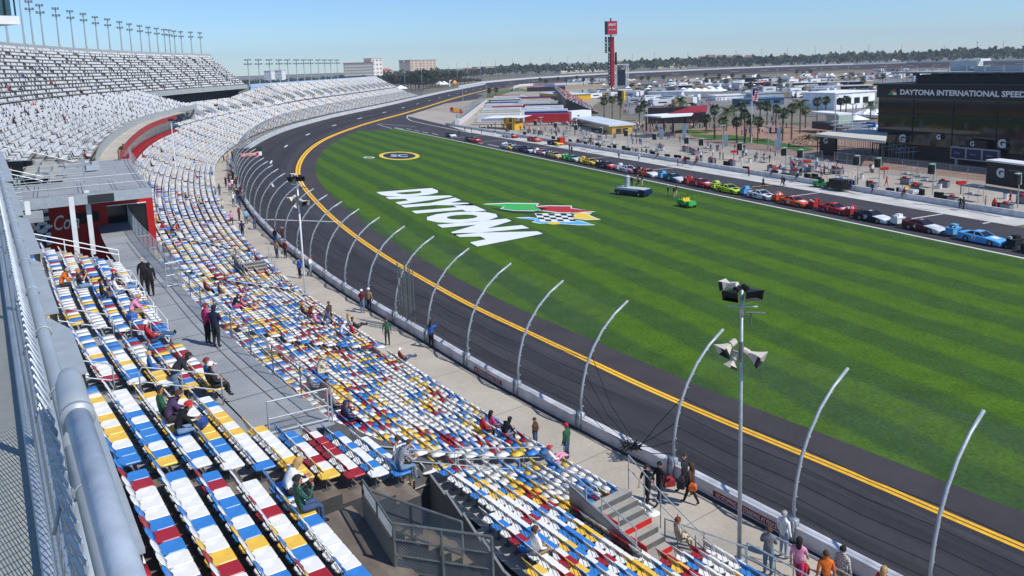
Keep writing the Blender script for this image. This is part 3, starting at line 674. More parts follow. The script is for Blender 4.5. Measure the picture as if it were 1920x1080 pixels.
# all the others: one mass of seats
def batch_seats(name, idx, matl, lod, label):
    A = S_[idx]; n = len(A)
    if lod == 0:
        po = np.array([(-.20, .42, .43), (.20, .42, .43), (.232, .38, .435), (.232, .10, .44), (.11, -.10, .44), (-.11, -.10, .44), (-.232, .10, .44), (-.232, .38, .435)])
        lo_ = po.copy(); lo_[:, 2] -= .05
        V = list(po)+list(lo_); Fq = [(0, 1, 2, 7)[::-1], (7, 2, 3, 6)[::-1], (6, 3, 4, 5)[::-1]]+[(i, (i+1) % 8, 8+(i+1) % 8, 8+i) for i in range(8)]
        b = [(-.22, -.02, .60), (0, -.05, .59), (.22, -.02, .60), (.21, -.165, .88), (0, -.20, .90), (-.21, -.165, .88)]
        o_ = len(V); V += [np.array(p) for p in b]+[np.array(p)-np.array([0, .03, 0]) for p in b]
        Fq += [(o_, o_+1, o_+4, o_+5), (o_+1, o_+2, o_+3, o_+4), (o_+7, o_+6, o_+11, o_+10), (o_+8, o_+7, o_+10, o_+9), (o_+5, o_+4, o_+10, o_+11), (o_+4, o_+3, o_+9, o_+10), (o_+2, o_+8, o_+9, o_+3), (o_+6, o_, o_+5, o_+11), (o_+6, o_+7, o_+1, o_), (o_+7, o_+8, o_+2, o_+1)]
    else:
        V = [(-.22, .42, .44), (.22, .42, .44), (.2, -.06, .44), (-.2, -.06, .44), (-.22, .42, .40), (.22, .42, .40), (-.22, -.05, .5), (.22, -.05, .5), (.21, -.16, .92), (-.21, -.16, .92), (-.22, -.09, .5), (.22, -.09, .5), (.21, -.2, .92), (-.21, -.2, .92)]
        V = [np.array(p, float) for p in V]
        Fq = [(3, 2, 1, 0), (0, 1, 5, 4), (6, 7, 8, 9), (11, 10, 13, 12), (9, 8, 12, 13)]
    V = np.array(V); nv = len(V); L_ = []; 
    for f in Fq: L_ += list(f)
    # reverse the facing of the template once for local axes: x along -t keeps right-handed with front=-n
    X = -A[:, 3:5] if False else A[:, 3:5]
    t = A[:, 3:5]; nn = A[:, 5:7]
    # right-handed local frame: front = -n, right = rotate(front,-90)
    fx = -nn; rx = np.stack([fx[:, 1], -fx[:, 0]], 1)
    P = np.zeros((n, nv, 3))
    jit = rsN.uniform(-.012, .012, (n, 1))
    P[:, :, 0] = A[:, None, 0]+rx[:, None, 0]*V[None, :, 0]+fx[:, None, 0]*(V[None, :, 1]+jit)
    P[:, :, 1] = A[:, None, 1]+rx[:, None, 1]*V[None, :, 0]+fx[:, None, 1]*(V[None, :, 1]+jit)
    P[:, :, 2] = A[:, None, 2]+V[None, :, 2]
    me = bpy.data.meshes.new(name); lens = np.array([len(f) for f in Fq]); nf = len(Fq)
    me.vertices.add(n*nv); me.vertices.foreach_set('co', P.reshape(-1))
    loops = (np.array(L_)[None, :]+(np.arange(n)*nv)[:, None]).reshape(-1)
    me.loops.add(len(loops)); me.loops.foreach_set('vertex_index', loops)
    me.polygons.add(n*nf); ls = np.tile(lens, n); st_ = np.concatenate([[0], np.cumsum(ls)[:-1]])
    me.polygons.foreach_set('loop_start', st_)
    for m_ in matl: me.materials.append(m_)
    me.polygons.foreach_set('material_index', np.repeat(A[:, 7].astype(int), nf))
    me.update(calc_edges=True); me.validate()
    o = place(name, me); tag(o, label, 'seats', kind='stuff'); return o
rsN = np.random.RandomState(5)
idx0 = [i for i, a in enumerate(seats) if i not in nearset and a[8] in ('low', 'mid') and a[11] < 125 and (a[0]**2+a[1]**2) > 9]
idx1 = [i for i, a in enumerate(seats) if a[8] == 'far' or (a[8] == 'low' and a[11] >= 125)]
idx2 = [i for i, a in enumerate(seats) if a[8] == 'up']
batch_seats('stadium_seats', idx0, SM, 0, 'mass of white, blue, yellow and red seats filling the lower stand')
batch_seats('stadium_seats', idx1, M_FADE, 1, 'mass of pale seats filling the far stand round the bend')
for i in idx2:
    if rs.random() < .93: S_[i][7] = 0
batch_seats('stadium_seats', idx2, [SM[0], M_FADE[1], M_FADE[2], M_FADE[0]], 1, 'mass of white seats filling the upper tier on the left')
# ------------------------------------------------------------------ chain link as real wires
def chainlink(mb, A, B, h0, h1, pitch=.075, r=.0022, mi=0, n=3, hA=None):
    """woven diagonal wires on the upright plane from A to B (level points), between heights h0 and h1 above them"""
    A = np.array(A, float); B = np.array(B, float); L_ = np.linalg.norm((B-A)[:2]); X = (B-A)/L_; Hh = h1-h0
    k = -int(Hh/pitch)
    while k*pitch < L_:
        for sg in (1, -1):
            x0 = k*pitch if sg == 1 else k*pitch+Hh; x1 = x0+sg*Hh
            t0, t1 = 0.0, 1.0
            if x0 < 0: t0 = (0-x0)/(x1-x0)
            if x1 < 0: t1 = (0-x0)/(x1-x0)
            if x0 > L_: t0 = (L_-x0)/(x1-x0)
            if x1 > L_: t1 = (L_-x0)/(x1-x0)
            if t1-t0 < .02 or not (0 <= t0 <= 1 and 0 <= t1 <= 1): continue
            p = A+X*(x0+(x1-x0)*t0)+np.array([0, 0, h0+Hh*t0]); q = A+X*(x0+(x1-x0)*t1)+np.array([0, 0, h0+Hh*t1])
            mb.tube([p, q], r, n, mi, cap=False)
        k += 1
def pipe_rail(mb, pts, r=.024, n=7, mi=0): mb.tube(pts, r, n, mi)

# ------------------------------------------------------------------ racing catch fence
PR = [(a*1.22, h*.93) for a, h in [(0, 0), (-.02, .8), (.10, 1.7), (.32, 2.6), (.68, 3.4), (1.2, 4.2), (1.85, 4.85), (2.6, 5.35)]]   # reach over the track, height
fence = empty('catch_fence', W3(60, 0, 4.9)); tag(fence, 'tall racing catch fence of curved steel posts, cables and mesh on the track wall', 'fence')
S_POST = [21.9, 26.7, 31.5, 37.2, 42.9, 47.9, 53.0, 58.0, 62.8, 67.5, 72.2, 77.0, 81.8, 86.5]
while S_POST[-1] < 506: S_POST.append(S_POST[-1]+(4.9 if S_POST[-1] < 170 else 5.0))
pb = MB(); pb.tube([(-a, 0, h) for a, h in PR], .062, 10)
for i in range(1, 22):
    t = i/22*7; k = min(int(t), 6); f = t-k; a = PR[k][0]*(1-f)+PR[k+1][0]*f; h = PR[k][1]*(1-f)+PR[k+1][1]*f
    if i % 2 == 0: pb.box((-a-.11, 0, h-.03), (.07, .05, .05))
pb.box((.10, 0, .05), (.24, .42, .34)); pb.box((.27, -.16, -.18), (.07, .05, .8)); pb.box((.27, .16, -.18), (.07, .05, .8))
post_me = None
fl = Vector(fence.location)
for i, s in enumerate(S_POST[:100]):
    p, t, n = wall(s); rz = math.atan2(n[1], n[0])
    if post_me is None:
        o = pb.build('post', M_GALV, fence, smooth=True); post_me = o.data
    else: o = place('post', post_me, fence)
    o.location = (p[0]-fl.x, p[1]-fl.y, 0); o.rotation_euler = (0, 0, rz)
cb = MB()
CH = [.35, .9, 1.45, 2.0, 2.6, 3.2, 3.8, 4.4]
def prof(h):
    for (a0, h0), (a1, h1) in zip(PR[:-1], PR[1:]):
        if h0 <= h <= h1: f = (h-h0)/(h1-h0); return a0+(a1-a0)*f
    return PR[-1][0]
def fpt(s, h, extra=.11): q = np.array(W3(s, -prof(h)-extra, 4.9+h)); return q-np.array([fl.x, fl.y, fl.z])
for i in range(len(S_POST)-1):
    s, s2 = S_POST[i], S_POST[i+1]
    if s > 300: break
    if 37 < s < 38: continue                     # the open bay with the cables let down
    for h in CH[:5] if s < 170 else CH[::2]:
        r = .013 if s < 90 else .016
        m_ = (fpt(s, h)+fpt(s2, h))/2-np.array([0, 0, .10]); cb.tube([fpt(s, h), m_, fpt(s2, h)], r, 4, cap=False)
K = np.array(W3(39.3, .45, 4.95))-np.array(fl)
for i_, h in enumerate((.3, 1.0, 1.9, 2.8)):
    cb.tube([fpt(42.9, h), (fpt(42.9, h)+K)/2-np.array([0, 0, .25]), K+np.array([.1*i_, -.05*i_, 0])], .017, 4, cap=False)
for i_, h in enumerate((.3, .9, 1.7, 2.7)):
    cb.tube([fpt(37.2, h), (fpt(37.2, h)+K)/2-np.array([0, 0, .2]), K+np.array([.12*i_, -.1*i_, .02])], .017, 4, cap=False)
for q in range(26):
    a = rs.uniform(0, 6.28); cb.tube([K+np.array([rs.uniform(-.5, .5), rs.uniform(-.5, .5), rs.uniform(-.15, .1)]) for _ in range(4)], .016, 4, cap=False)
cb.build('cable', mat('steel_cable', '2c2f33', .5, .6, .1), fence)
def alpha_mesh(name, col, cov, scale):
    m = bpy.data.materials.new(name); m.use_nodes = True; n = m.node_tree.nodes; L = m.node_tree.links; b = n['Principled BSDF']; b.inputs['Base Color'].default_value = lin(col); b.inputs['Roughness'].default_value = .5; b.inputs['Metallic'].default_value = .4
    tc = n.new('ShaderNodeTexCoord'); nz = n.new('ShaderNodeTexNoise'); nz.inputs['Scale'].default_value = scale; L.new(tc.outputs['Object'], nz.inputs['Vector'])
    mr = n.new('ShaderNodeMapRange'); mr.inputs[1].default_value = .3; mr.inputs[2].default_value = .7; mr.inputs[3].default_value = cov*.5; mr.inputs[4].default_value = cov*1.5; L.new(nz.outputs['Fac'], mr.inputs[0]); L.new(mr.outputs[0], b.inputs['Alpha'])
    return m
M_MESHN = alpha_mesh('fence_mesh_near', '62666a', .15, 3); M_MESHF = alpha_mesh('fence_mesh_far', '6a6e72', .34, 1.2); M_MESHG = alpha_mesh('galvanised_mesh', '9ba1a3', .22, 5)
mm = MB()
for i in range(len(S_POST)-1):
    s, s2 = S_POST[i], S_POST[i+1]
    if 37 < s < 38: mm.build('wire_mesh', [M_MESHN, M_MESHF], fence); mm = MB(); continue
    mi = 0 if s < 165 else 1; hs = [.0, 1.4, 2.7, 3.8, 4.8]
    for h0, h1 in zip(hs[:-1], hs[1:]): mm.quad(fpt(s, h0), fpt(s, h1), fpt(s2, h1), fpt(s2, h0), mi)
mm.build('wire_mesh', [M_MESHN, M_MESHF], fence)
# gantry sign over the fence at the bend
g = empty('gantry_sign', un(449, 297, 6.6)); tag(g, 'dark overhead sign board reading DAYTONA beside the bend of the fence', 'sign')
gb = MB(); A = un(449, 297, 6.6)-np.array(g.location); B = un(492, 293, 6.6)-np.array(g.location)
Tt = un(450, 283, 9)-un(449, 300, 9); X = (B-A); X[2] = 0; Lx = np.linalg.norm(X); X /= Lx; hh = 1.75
A = np.array([A[0], A[1], 0]); N_ = np.array([X[1], -X[0], 0])
gb.box(A+X*Lx/2+[0, 0, hh/2], (Lx, .4, hh), 0, ax=(X, N_, (0, 0, 1)))
gb.box(A-X*.5+[0, 0, .2], (.9, .6, 3.2), 1, ax=(X, N_, (0, 0, 1)))
gb.build('sign_board', [M_DARK, M_GALV_D], g)
gb = MB(); put_text(gb, 'DAYTONA', A+X*.06*Lx+N_*.23+[0, 0, .32], X, (0, 0, 1), w_=Lx*.66, h_=.5, mi=0, offset=.03)
gb.box(A+X*Lx*.42+N_*.21+[0, 0, .55], (Lx*.8, .02, .75), 1, ax=(X, N_, (0, 0, 1))); gb.box(A+X*Lx*.9+N_*.215+[0, 0, .55], (Lx*.14, .02, .75), 0, ax=(X, N_, (0, 0, 1)))
gb.build('lettering', [M_WHITE, M_RED], g)
# a tangle of steel leaning by the wall and crossover gate frame
ga = empty('fence_gate', W3(60.3, .5, 4.3)); tag(ga, 'folded crossover gate frames of grey steel standing in the catch fence', 'gate')
gm = MB(); gl_ = np.array(ga.location)
for q, (s, hgt) in enumerate(((60.2, 3.9), (60.9, 4.0), (61.6, 3.4), (62.0, 3.7))):
    a = np.array(W3(s, .1, 5.0))-gl_; gm.tube([a, a+[0, 0, hgt]], .045, 5); gm.tube([a+[.25, -.3, 0], a+[.25, -.3, hgt-.2]], .03, 5)
    for h in np.arange(.3, hgt, .45): gm.tube([a+[0, 0, h], a+[.25, -.3, h]], .02, 4)
gm.build('gate_frame', M_GALV_D, ga)

# ------------------------------------------------------------------ speaker poles
def speaker_pole(px, s, d, hgt, lab, mainhead):
    b = np.array(un(px[0], px[1], 4.3)); r = empty('speaker_pole', b); tag(r, lab, 'speaker pole')
    pm_ = MB(); pm_.tube([(0, 0, 0), (0, 0, hgt)], .075 if mainhead else .085, 10, taper=.05); pm_.tube([(0, 0, 0), (0, 0, .06)], .2, 10); pm_.tube([(-.45, .1, hgt-.55), (.5, -.1, hgt-.55)], .03, 6); pm_.tube([(0, 0, hgt-.9), (.0, 0, hgt-.2)], .075, 8)
    pm_.build('pole', M_WHITE if not mainhead else M_GALV, r, smooth=True)
    cream = mat('horn_cream', 'cfc6b4', .5, 0, .08)
    def horn(c, dr, w0, h0, L_, face, up=(0, 0, 1)):
        w0 *= .92; h0 *= .86; L_ *= .70
        c = np.array(c, float); dr = np.array(dr, float); dr /= np.linalg.norm(dr); sx = np.cross(dr, up); sx /= np.linalg.norm(sx); uy = np.cross(sx, dr)
        hb = MB(); rings = []
        for t in (0, .25, .5, .75, 1.0):
            k = .22+.78*t**1.8; rings.append([c+dr*L_*t+sx*w0/2*k*a+uy*h0/2*(.25+.75*t)*b for a, b in ((-1, -1), (1, -1), (1, 1), (-1, 1))])
        V = [p for rg in rings for p in rg]; Fs = [(4*i+j, 4*i+(j+1) % 4, 4*i+4+(j+1) % 4, 4*i+4+j) for i in range(4) for j in range(4)]
        hb.add(V, Fs, 0); hb.add(rings[0], [(3, 2, 1, 0)], 0)
        inn_ = [c+dr*L_*.72+sx*w0*.36*a+uy*h0*.36*b for a, b in ((-1, -1), (1, -1), (1, 1), (-1, 1))]
        hb.add(rings[-1]+inn_, [(j, (j+1) % 4, 4+(j+1) % 4, 4+j) for j in range(4)]+[(4, 5, 6, 7)], 1)
        hb.tube([c-dr*.22, c], .11, 8, 0)
        hb.build('horn_speaker', [face, M_BLACK], r)
    e = np.array([RT[0], RT[1], 0]); f = np.array([FW[0], FW[1], 0]); f /= np.linalg.norm(f)
    k = 1.0
    horn(e*.2+f*.1+[0, 0, hgt-.02], -f+e*.30-np.array([0, 0, .25]), .72, .42, .62, M_BLACK)
    horn(-e*.2+f*.05+[0, 0, hgt-.02], -f*.9-e*.75-np.array([0, 0, .3]), .60, .42, .62, M_BLACK)
    horn(-e*.25+f*.3+[0, 0, hgt+.1], f*.8-e*.7-np.array([0, 0, .2]), .5, .4, .5, cream)
    lo_ = hgt-2.35 if mainhead else hgt-2.0
    horn(e*.25-f*.05+[0, 0, lo_+.2], e*.75-f*.55-np.array([0, 0, .35]), .78, .5, .66, cream)
    horn(-e*.35+f*.0+[0, 0, lo_+.5], -e*.8-f*.35-np.array([0, 0, .45]), .62, .5, .6, cream)
    horn(-e*.2+f*.1+[0, 0, lo_-.05], -e*.5-f*.2-np.array([0, 0, .9]), .4, .4, .45, cream)
    bx = MB(); bx.tube([(-.3*e[0], -.3*e[1], lo_+.3), (.3*e[0], .3*e[1], lo_+.1)], .04, 6); bx.tube([(0, 0, lo_-.1), (0, 0, lo_+.6)], .08, 8); bx.tube([(.1, 0, hgt-.75), (.75, -.1, hgt-.78)], .035, 6); bx.tube([(.3, 0, hgt-.75), (.3, 0, hgt-1.2)], .03, 6)
    bx.build('bracket', M_GALV_D, r)
    return r
speaker_pole((1386, 1050), 32.25, 3.08, 9.65, 'slim grey speaker pole near the steps, black horns on top and cream horns below', True)
speaker_pole((574, 568), 71.5, 3.3, 9.6, 'white speaker pole standing among the people on the far part of the promenade', False)
for s, d, hgt, lab in ((150, 9, 9, 'thin white pole rising out of the lower seats near the red booth'), (205, 6, 9, 'thin white pole rising from the front seats at the bend')):
    b = W3(s, d, 5.5); r = empty('speaker_pole', b); tag(r, lab, 'speaker pole'); q = MB(); q.tube([(0, 0, 0), (0, 0, hgt)], .09, 8, taper=.06); q.build('pole', M_WHITE, r); q = MB(); q.box((0, 0, hgt+.1), (.7, .5, .4)); q.build('horn_speaker', M_DARK, r)

# ------------------------------------------------------------------ railings of the walkway
def fence_run(name, lab, pts, h, post_gap, cat='fence', rails=(1.0,), mesh=None, r=.026, meshpitch=.09):
    """pts: level base points; posts, rails and wire mesh on them"""
    base = np.array(pts[0], float); root = empty(name, base); tag(root, lab, cat); P = [np.array(p, float)-base for p in pts]
    pm_ = MB(); rm = MB(); wm = MB()
    for a, b in zip(P[:-1], P[1:]):
        L_ = np.linalg.norm(b-a); n = max(1, round(L_/post_gap))
        for i in range(n+1):
            q = a+(b-a)*i/n; pm_.tube([q, q+[0, 0, h]], r, 6)
        for f in rails: rm.tube([a+[0, 0, h*f], b+[0, 0, h*f]], r, 6)
        if mesh == 'wire':
            A2 = a.copy(); B2 = b.copy()
            chainlink(wm, A2, B2, .05, h*.97, meshpitch, .003)
        elif mesh == 'sheet': wm.quad(a+[0, 0, .05], b+[0, 0, .05], b+[0, 0, h*.97], a+[0, 0, h*.97])
    pm_.build('post', M_GALV, root); rm.build('rail', M_GALV, root)
    if mesh: wm.build('chain_link', M_GALV if mesh == 'wire' else M_MESHG, root)
    return root
fence_run('walkway_fence', 'long chain link fence on the track side of the grey walkway', [W3(s, 14.22, ZW) for s in srange(38.8, 58, 2.4)], 1.15, 2.4, mesh='sheet')
fence_run('walkway_fence', 'close barred railing running past the red booth to its window', [W3(s, 14.22, ZW) for s in srange(58.8, 80, 2)], 1.3, .42, rails=(1.0, .06), mesh='sheet', r=.018)
def gate(root_name, lab, A, B, h, diag=True):
    A = np.array(A, float); B = np.array(B, float); r = empty(root_name, A); tag(r, lab, 'gate'); q = MB(); D = B-A
    q.tube([(0, 0, 0), (0, 0, h)], .028, 6); q.tube([D, D+[0, 0, h]], .028, 6); q.tube([[0, 0, h], D+[0, 0, h]], .028, 6); q.tube([[0, 0, .1], D+[0, 0, .1]], .022, 6); q.tube([[0, 0, h*.5], D+[0, 0, h*.5]], .022, 6)
    q.build('frame', M_GALV, r); q = MB(); q.quad([0, 0, .1], D+[0, 0, .1], D+[0, 0, h], [0, 0, h]); q.build('chain_link', M_MESHG, r); return r
gate('gate', 'small white framed gate standing open across the near end of the walkway', W3(39.2, 16.1, ZW), W3(38.9, 14.3, ZW), 1.1)
gate('gate', 'chain link gate across the walkway behind the two people in black', W3(58.2, 14.9, ZW), W3(58.3, 14.25, ZW), 1.3)
# hand rails of the middle tier stairs
def loop_rail(lab, pts, r=.024, legs=()):
    base = np.array(pts[0], float); o = MB(); o.tube([np.array(p)-base for p in pts], r, 7)
    for p, h in legs: o.tube([np.array(p)-base, np.array(p)-base-np.array([0, 0, h])], r, 6)
    x = o.build('handrail', M_GALV, None, base, smooth=True); tag(x, lab, 'handrail', 'pipe handrails between the seats'); return x
def mz(d): return MF((d-MD0)/MDP)
def stair_rail(s, d0, d1, lab, two=True):
    P = [W3(s, d0, mz(d0)), W3(s, d0, mz(d0)+.92), W3(s, d0+.12, mz(d0+.12)+1.0)]+[W3(s, d, mz(d)+1.0) for d in srange(d0+.5, d1-.5, .8)]+[W3(s, d1-.1, mz(d1)+.95), W3(s, d1, mz(d1)+.8), W3(s, d1, mz(d1))]
    x = loop_rail(lab, P); 
    q = MB(); base = np.array(P[0]); dm = (d0+d1)/2
    q.tube([np.array(W3(s, d0+.05, mz(d0)+.5))-base, np.array(W3(s, d1-.05, mz(d1)+.5))-base], .022, 6); q.tube([np.array(W3(s, dm, mz(dm)))-base, np.array(W3(s, dm, mz(dm)+1))-base], .022, 6); q.build('mid_rail', M_GALV, x)
stair_rail(41.85, 19.7, 23.6, 'bent pipe handrail by the upper rows of the middle tier, close to the big rail')
stair_rail(41.85, 16.6, 19.0, 'bent pipe handrail between the man in a red cap and the walkway')
stair_rail(48.15, 18.6, 23.4, 'bent pipe handrail beyond the first one, near the orange shirt')
stair_rail(48.15, 16.6, 18.0, 'short handrail beside the man with a red shirt')
# long double railing sloping down in front of the booth
r = empty('stair_railing', W3(63.9, 16.4, ZW)); tag(r, 'long double white railing sloping down across the front of the booth', 'railing'); b0 = np.array(r.location); q = MB()
for h in (1.05, .78):
    q.tube([np.array(W3(63.9, d, mz(d)+h))-b0 for d in (24.5, 22, 20, 18, 16.4)], .032, 6)
for d in (24.5, 21.8, 19, 16.4): q.tube([np.array(W3(63.9, d, mz(d)))-b0, np.array(W3(63.9, d, mz(d)+1.05))-b0], .028, 6)
q.build('rail', M_WHITE, r)
for i, s in enumerate((50.6, 53.2, 55.6, 58.3)):
    r = empty('stair_railing', W3(s, 16.45, ZW)); tag(r, f'white double handrail at the walkway edge, {ORD[i]} one beyond the man in red', 'railing'); b0 = np.array(r.location); q = MB()
    for h in (1.0, .6): q.tube([np.array(W3(s-1.1, 16.42, ZW+h))-b0, np.array(W3(s+.9, 16.42, ZW+h))-b0, np.array(W3(s+.9, 17.6, ZW+h+.4))-b0], .024, 6)
    q.build('rail', M_WHITE, r); q = MB()
    for a, d in ((-1.1, 16.42), (.9, 16.42)): q.tube([np.array(W3(s+a, d, ZW))-b0, np.array(W3(s+a, d, ZW+1.0))-b0], .024, 6)
    q.build('support', M_WHITE, r)

# ------------------------------------------------------------------ stairwell box with chain link gates (bottom centre)
zd = 10.45
a = un(684, 968, zd); b = un(742, 1062, zd); c3 = un(925, 1090, zd); e3 = un(868, 1035, zd)
X = (b-a)/np.linalg.norm(b-a); N_ = np.array([-X[1], X[0], 0])
pz = MB(); pz.box((0, 0, .1), (np.linalg.norm(b-a), .06, 1.0), 0, ax=(X, N_, (0, 0, 1)))
o = pz.build('partition', mat('grey_panel', '8f918f', .6, .2, .1, 1.5), None, (a+b)/2); tag(o, 'short grey sheet metal partition beside the stairwell on the board deck', 'partition')
def cl_fence(name, lab, A, B, h, zlow=.0, rails=(0, .33, .66, 1), diag=False, slope=0.0):
    A = np.array(A, float); B = np.array(B, float); r = empty(name, A); tag(r, lab, 'fence'); D = B-A; q = MB()
    for f in (0, .5, 1): q.tube([D*f+[0, 0, zlow], D*f+[0, 0, h]], .035, 7)
    for f in rails: q.tube([[0, 0, zlow+(h-zlow)*f], D+[0, 0, zlow+(h-zlow)*f]], .03 if f == 1 else .022, 6)
    q.build('frame', M_GALV_D, r); q = MB(); chainlink(q, (0, 0, 0), D, zlow+.02, h-.02, .07, .0045); q.build('chain_link', M_GALV, r)
cl_fence('gate_fence', 'chain link gate fence with four grey rails standing over the stairwell', b, c3, 1.05, -.1)
cl_fence('gate_fence', 'upper chain link guard behind the stairwell, below the man in a white shirt', a, e3, .75, -.1, rails=(0, .5, 1))
cl_fence('gate_fence', 'grey topped guard along the open side of the stairwell', a, b, .98, .6, rails=(0, 1))
sw = MB()
for k in range(9):
    z = 9.4-.32*k; d = 14.9-.36*k
    sw.quad(W3(34.0, d, z), W3(34.0, d-.36, z), W3(35.9, d-.36, z), W3(35.9, d, z)[:3], 0); sw.quad(W3(35.9, d-.36, z-.32), W3(34.0, d-.36, z-.32), W3(34.0, d-.36, z), W3(35.9, d-.36, z), 1)
ev_ = MB()
for se in (34.4, 35.95):
    for j in range(-4, 2):
        d_ = MD0+MDP*j; z_ = MF(j); ev_.quad(W3(se, d_, z_-1.6), W3(se, d_, z_), W3(se, d_+MDP, z_), W3(se, d_+MDP, z_-1.6)); ev_.quad(W3(se, d_+MDP, z_-1.6), W3(se, d_+MDP, z_), W3(se, d_, z_), W3(se, d_, z_-1.6))
struct(ev_.build('deck_side', m_riser))
o = sw.build('stairs', [mat('plywood_tread', '7d694a', .85, 0, .2, 3), M_DARK]); o['kind'] = 'structure'
# the long grey partition between lower seats and the sunken passage
PD = lambda s: 10.36+max(0, min(7.6, 39.5-s))*.22
vp = MB(); ss = srange(18, 39.6, 1.8)
for s_a, s_b in zip(ss[:-1], ss[1:]):
    for zt in (7.05+.085*max(0, 39.5-max(s_a, 32)),):
        da_, db_ = PD(s_a), PD(s_b)
        A_, B_ = W3(s_a, da_, 4.3), W3(s_b, db_, 4.3); A2, B2 = W3(s_a, da_, zt), W3(s_b, db_, zt); A3, B3 = W3(s_a, da_+.08, zt), W3(s_b, db_+.08, zt); A4, B4 = W3(s_a, da_+.08, 4.3), W3(s_b, db_+.08, 4.3)
        vp.quad(A4, A3, B3, B4); vp.quad(A3, A2, B2, B3); vp.quad(B_, B2, A2, A_)
vpo = vp.build('partition', mat('partition_grey', '8a8c8b', .6, .15, .1, .7)); tag(vpo, 'long grey panel partition behind the nearest lower seats, beside the dark passage', 'partition')
lb = MB()
X = (np.array(W3(34, PD(34), 6))-np.array(W3(37, PD(37), 6))); X /= np.linalg.norm(X)
for s, ch in ((36.6, 'J'), (35.9, 'L')):
    c = np.array(W3(s, PD(s)+.10, 6.0)); lb.box(c, (.42, .02, .62), 0, ax=(X, (-X[1], X[0], 0), (0, 0, 1))); q = np.array(W3(s, PD(s)+.115, 5.84))-X*.08; put_text(lb, ch, q, X, (0, 0, 1), h_=.32, mi=1, offset=.02)
lb.build('letter_sign', [mat('sign_beige', 'b9b6ac', .6, 0, .05), M_BLACK], vpo)
pg = MB(); strip(pg, 16, 39.6, (15.7, 4.9), (10.25, 4.9), 3); struct(pg.build('passage_floor', m_ground))
pe = MB(); pe.quad(W3(39.5, 10.3, 4.3), W3(39.5, 10.3, 7.6), W3(39.5, 14.3, ZW), W3(39.5, 14.3, 4.3)); pe.quad(W3(38.6, 14.2, 4.3), W3(38.6, 14.2, ZW), W3(38.6, 16.4, ZW), W3(38.6, 16.4, 4.3)); struct(pe.build('end_wall', m_riser))
# stairwells running along the rows, red risers towards the near end
def red_stairs(s0, s1, lab, plab, rlab):
    rr = MB(); n = 9; base = np.array(W3(s0, 6.3, 4.3))
    for k in range(n):
        s = s0-(s0-s1)*k/n; z = 6.0-.19*k; t, nn_ = np.append(wall(s)[1], 0), np.append(wall(s)[2], 0); st_ = (s0-s1)/n
        rr.box(np.array(W3(s-st_/2, 5.3, z-.09))-base, (st_+.02, 1.9, .1), 1, ax=(t, nn_, (0, 0, 1)))
        rr.box(np.array(W3(s-st_-.02, 5.3, z-.13))-base, (.03, 1.95, .19), 2 if k not in (3, 6, 8) else 0, ax=(t, nn_, (0, 0, 1)))
        if k in (2, 5): rr.box(np.array(W3(s-st_, 6.0-.4*(k//3), z+.12))-base, (.8, .05, .3), 0, ax=(t, nn_, (0, 0, 1)))
    o = rr.build('stairs', [M_RED, m_tread, m_riser], None, base); tag(o, lab, 'stairs')
    pz_ = MB(); ss_ = srange(s0+.4, s1-.2, .9)[::-1] if s0 < s1 else srange(s1-.2, s0+.4, .9)
    for a_, b_ in zip(ss_[:-1], ss_[1:]):
        f = lambda q: 5.55+.55*(q-s1)/(s0-s1)
        A = [np.array(W3(q, d, z))-base for q, d, z in ((a_, 6.62, 4.6), (b_, 6.62, 4.6), (b_, 6.62, f(b_)+.55), (a_, 6.62, f(a_)+.55))]; B = [np.array(W3(q, d, z))-base for q, d, z in ((a_, 6.70, 4.6), (b_, 6.70, 4.6), (b_, 6.70, f(b_)+.55), (a_, 6.70, f(a_)+.55))]
        pz_.quad(A[3], A[2], A[1], A[0]); pz_.quad(B[0], B[1], B[2], B[3]); pz_.quad(A[3], B[3], B[2], A[2])
    o = pz_.build('partition', _mats['partition_grey'], None, base); tag(o, plab, 'partition')
    r = empty('stair_railing', base); tag(r, rlab, 'railing'); q = MB()
    for h in (.95, .45):
        q.tube([np.array(W3(s, 6.66, 5.75+.5*(s-s1)/(s0-s1)+h))-base for s in (s0+.3, (s0+s1)/2, s1)], .024, 6); q.tube([np.array(W3(s, 3.85, z+h))-base for s, z in ((s0+.3, 6.0), ((s0+s1)/2, 5.2), (s1-.8, 4.4))], .024, 6)
    for i in range(5):
        s = s0+.3-(s0-s1+.3)*i/4; q.tube([np.array(W3(s, 6.66, 5.3))-base, np.array(W3(s, 6.66, 5.75+.5*(s-s1)/(s0-s1)+.95))-base], .024, 6); z = 6.0-1.6*i/4; q.tube([np.array(W3(s, 3.85, z-.4))-base, np.array(W3(s, 3.85, z+.95))-base], .024, 6)
    q.build('rail', M_GALV, r)
red_stairs(35.7, 32.7, 'stairway with red risers between seat blocks by the slim speaker pole', 'dark grey side partition of the near red stairway, seats on both sides', 'pipe railings framing the near red stairway')
red_stairs(80.2, 76.4, 'distant stairway with red risers beside the white speaker pole', 'dark partition wall of the distant red stairway in the lower stand', 'thin pipe railings framing the distant red stairway')
fence_run('walkway_fence', 'low chain link fence between the front seats and the slim speaker pole', [W3(34.0, 4.0, 4.35), W3(31.2, 3.1, 4.32)], 1.05, 1.3, mesh='wire', meshpitch=.1)
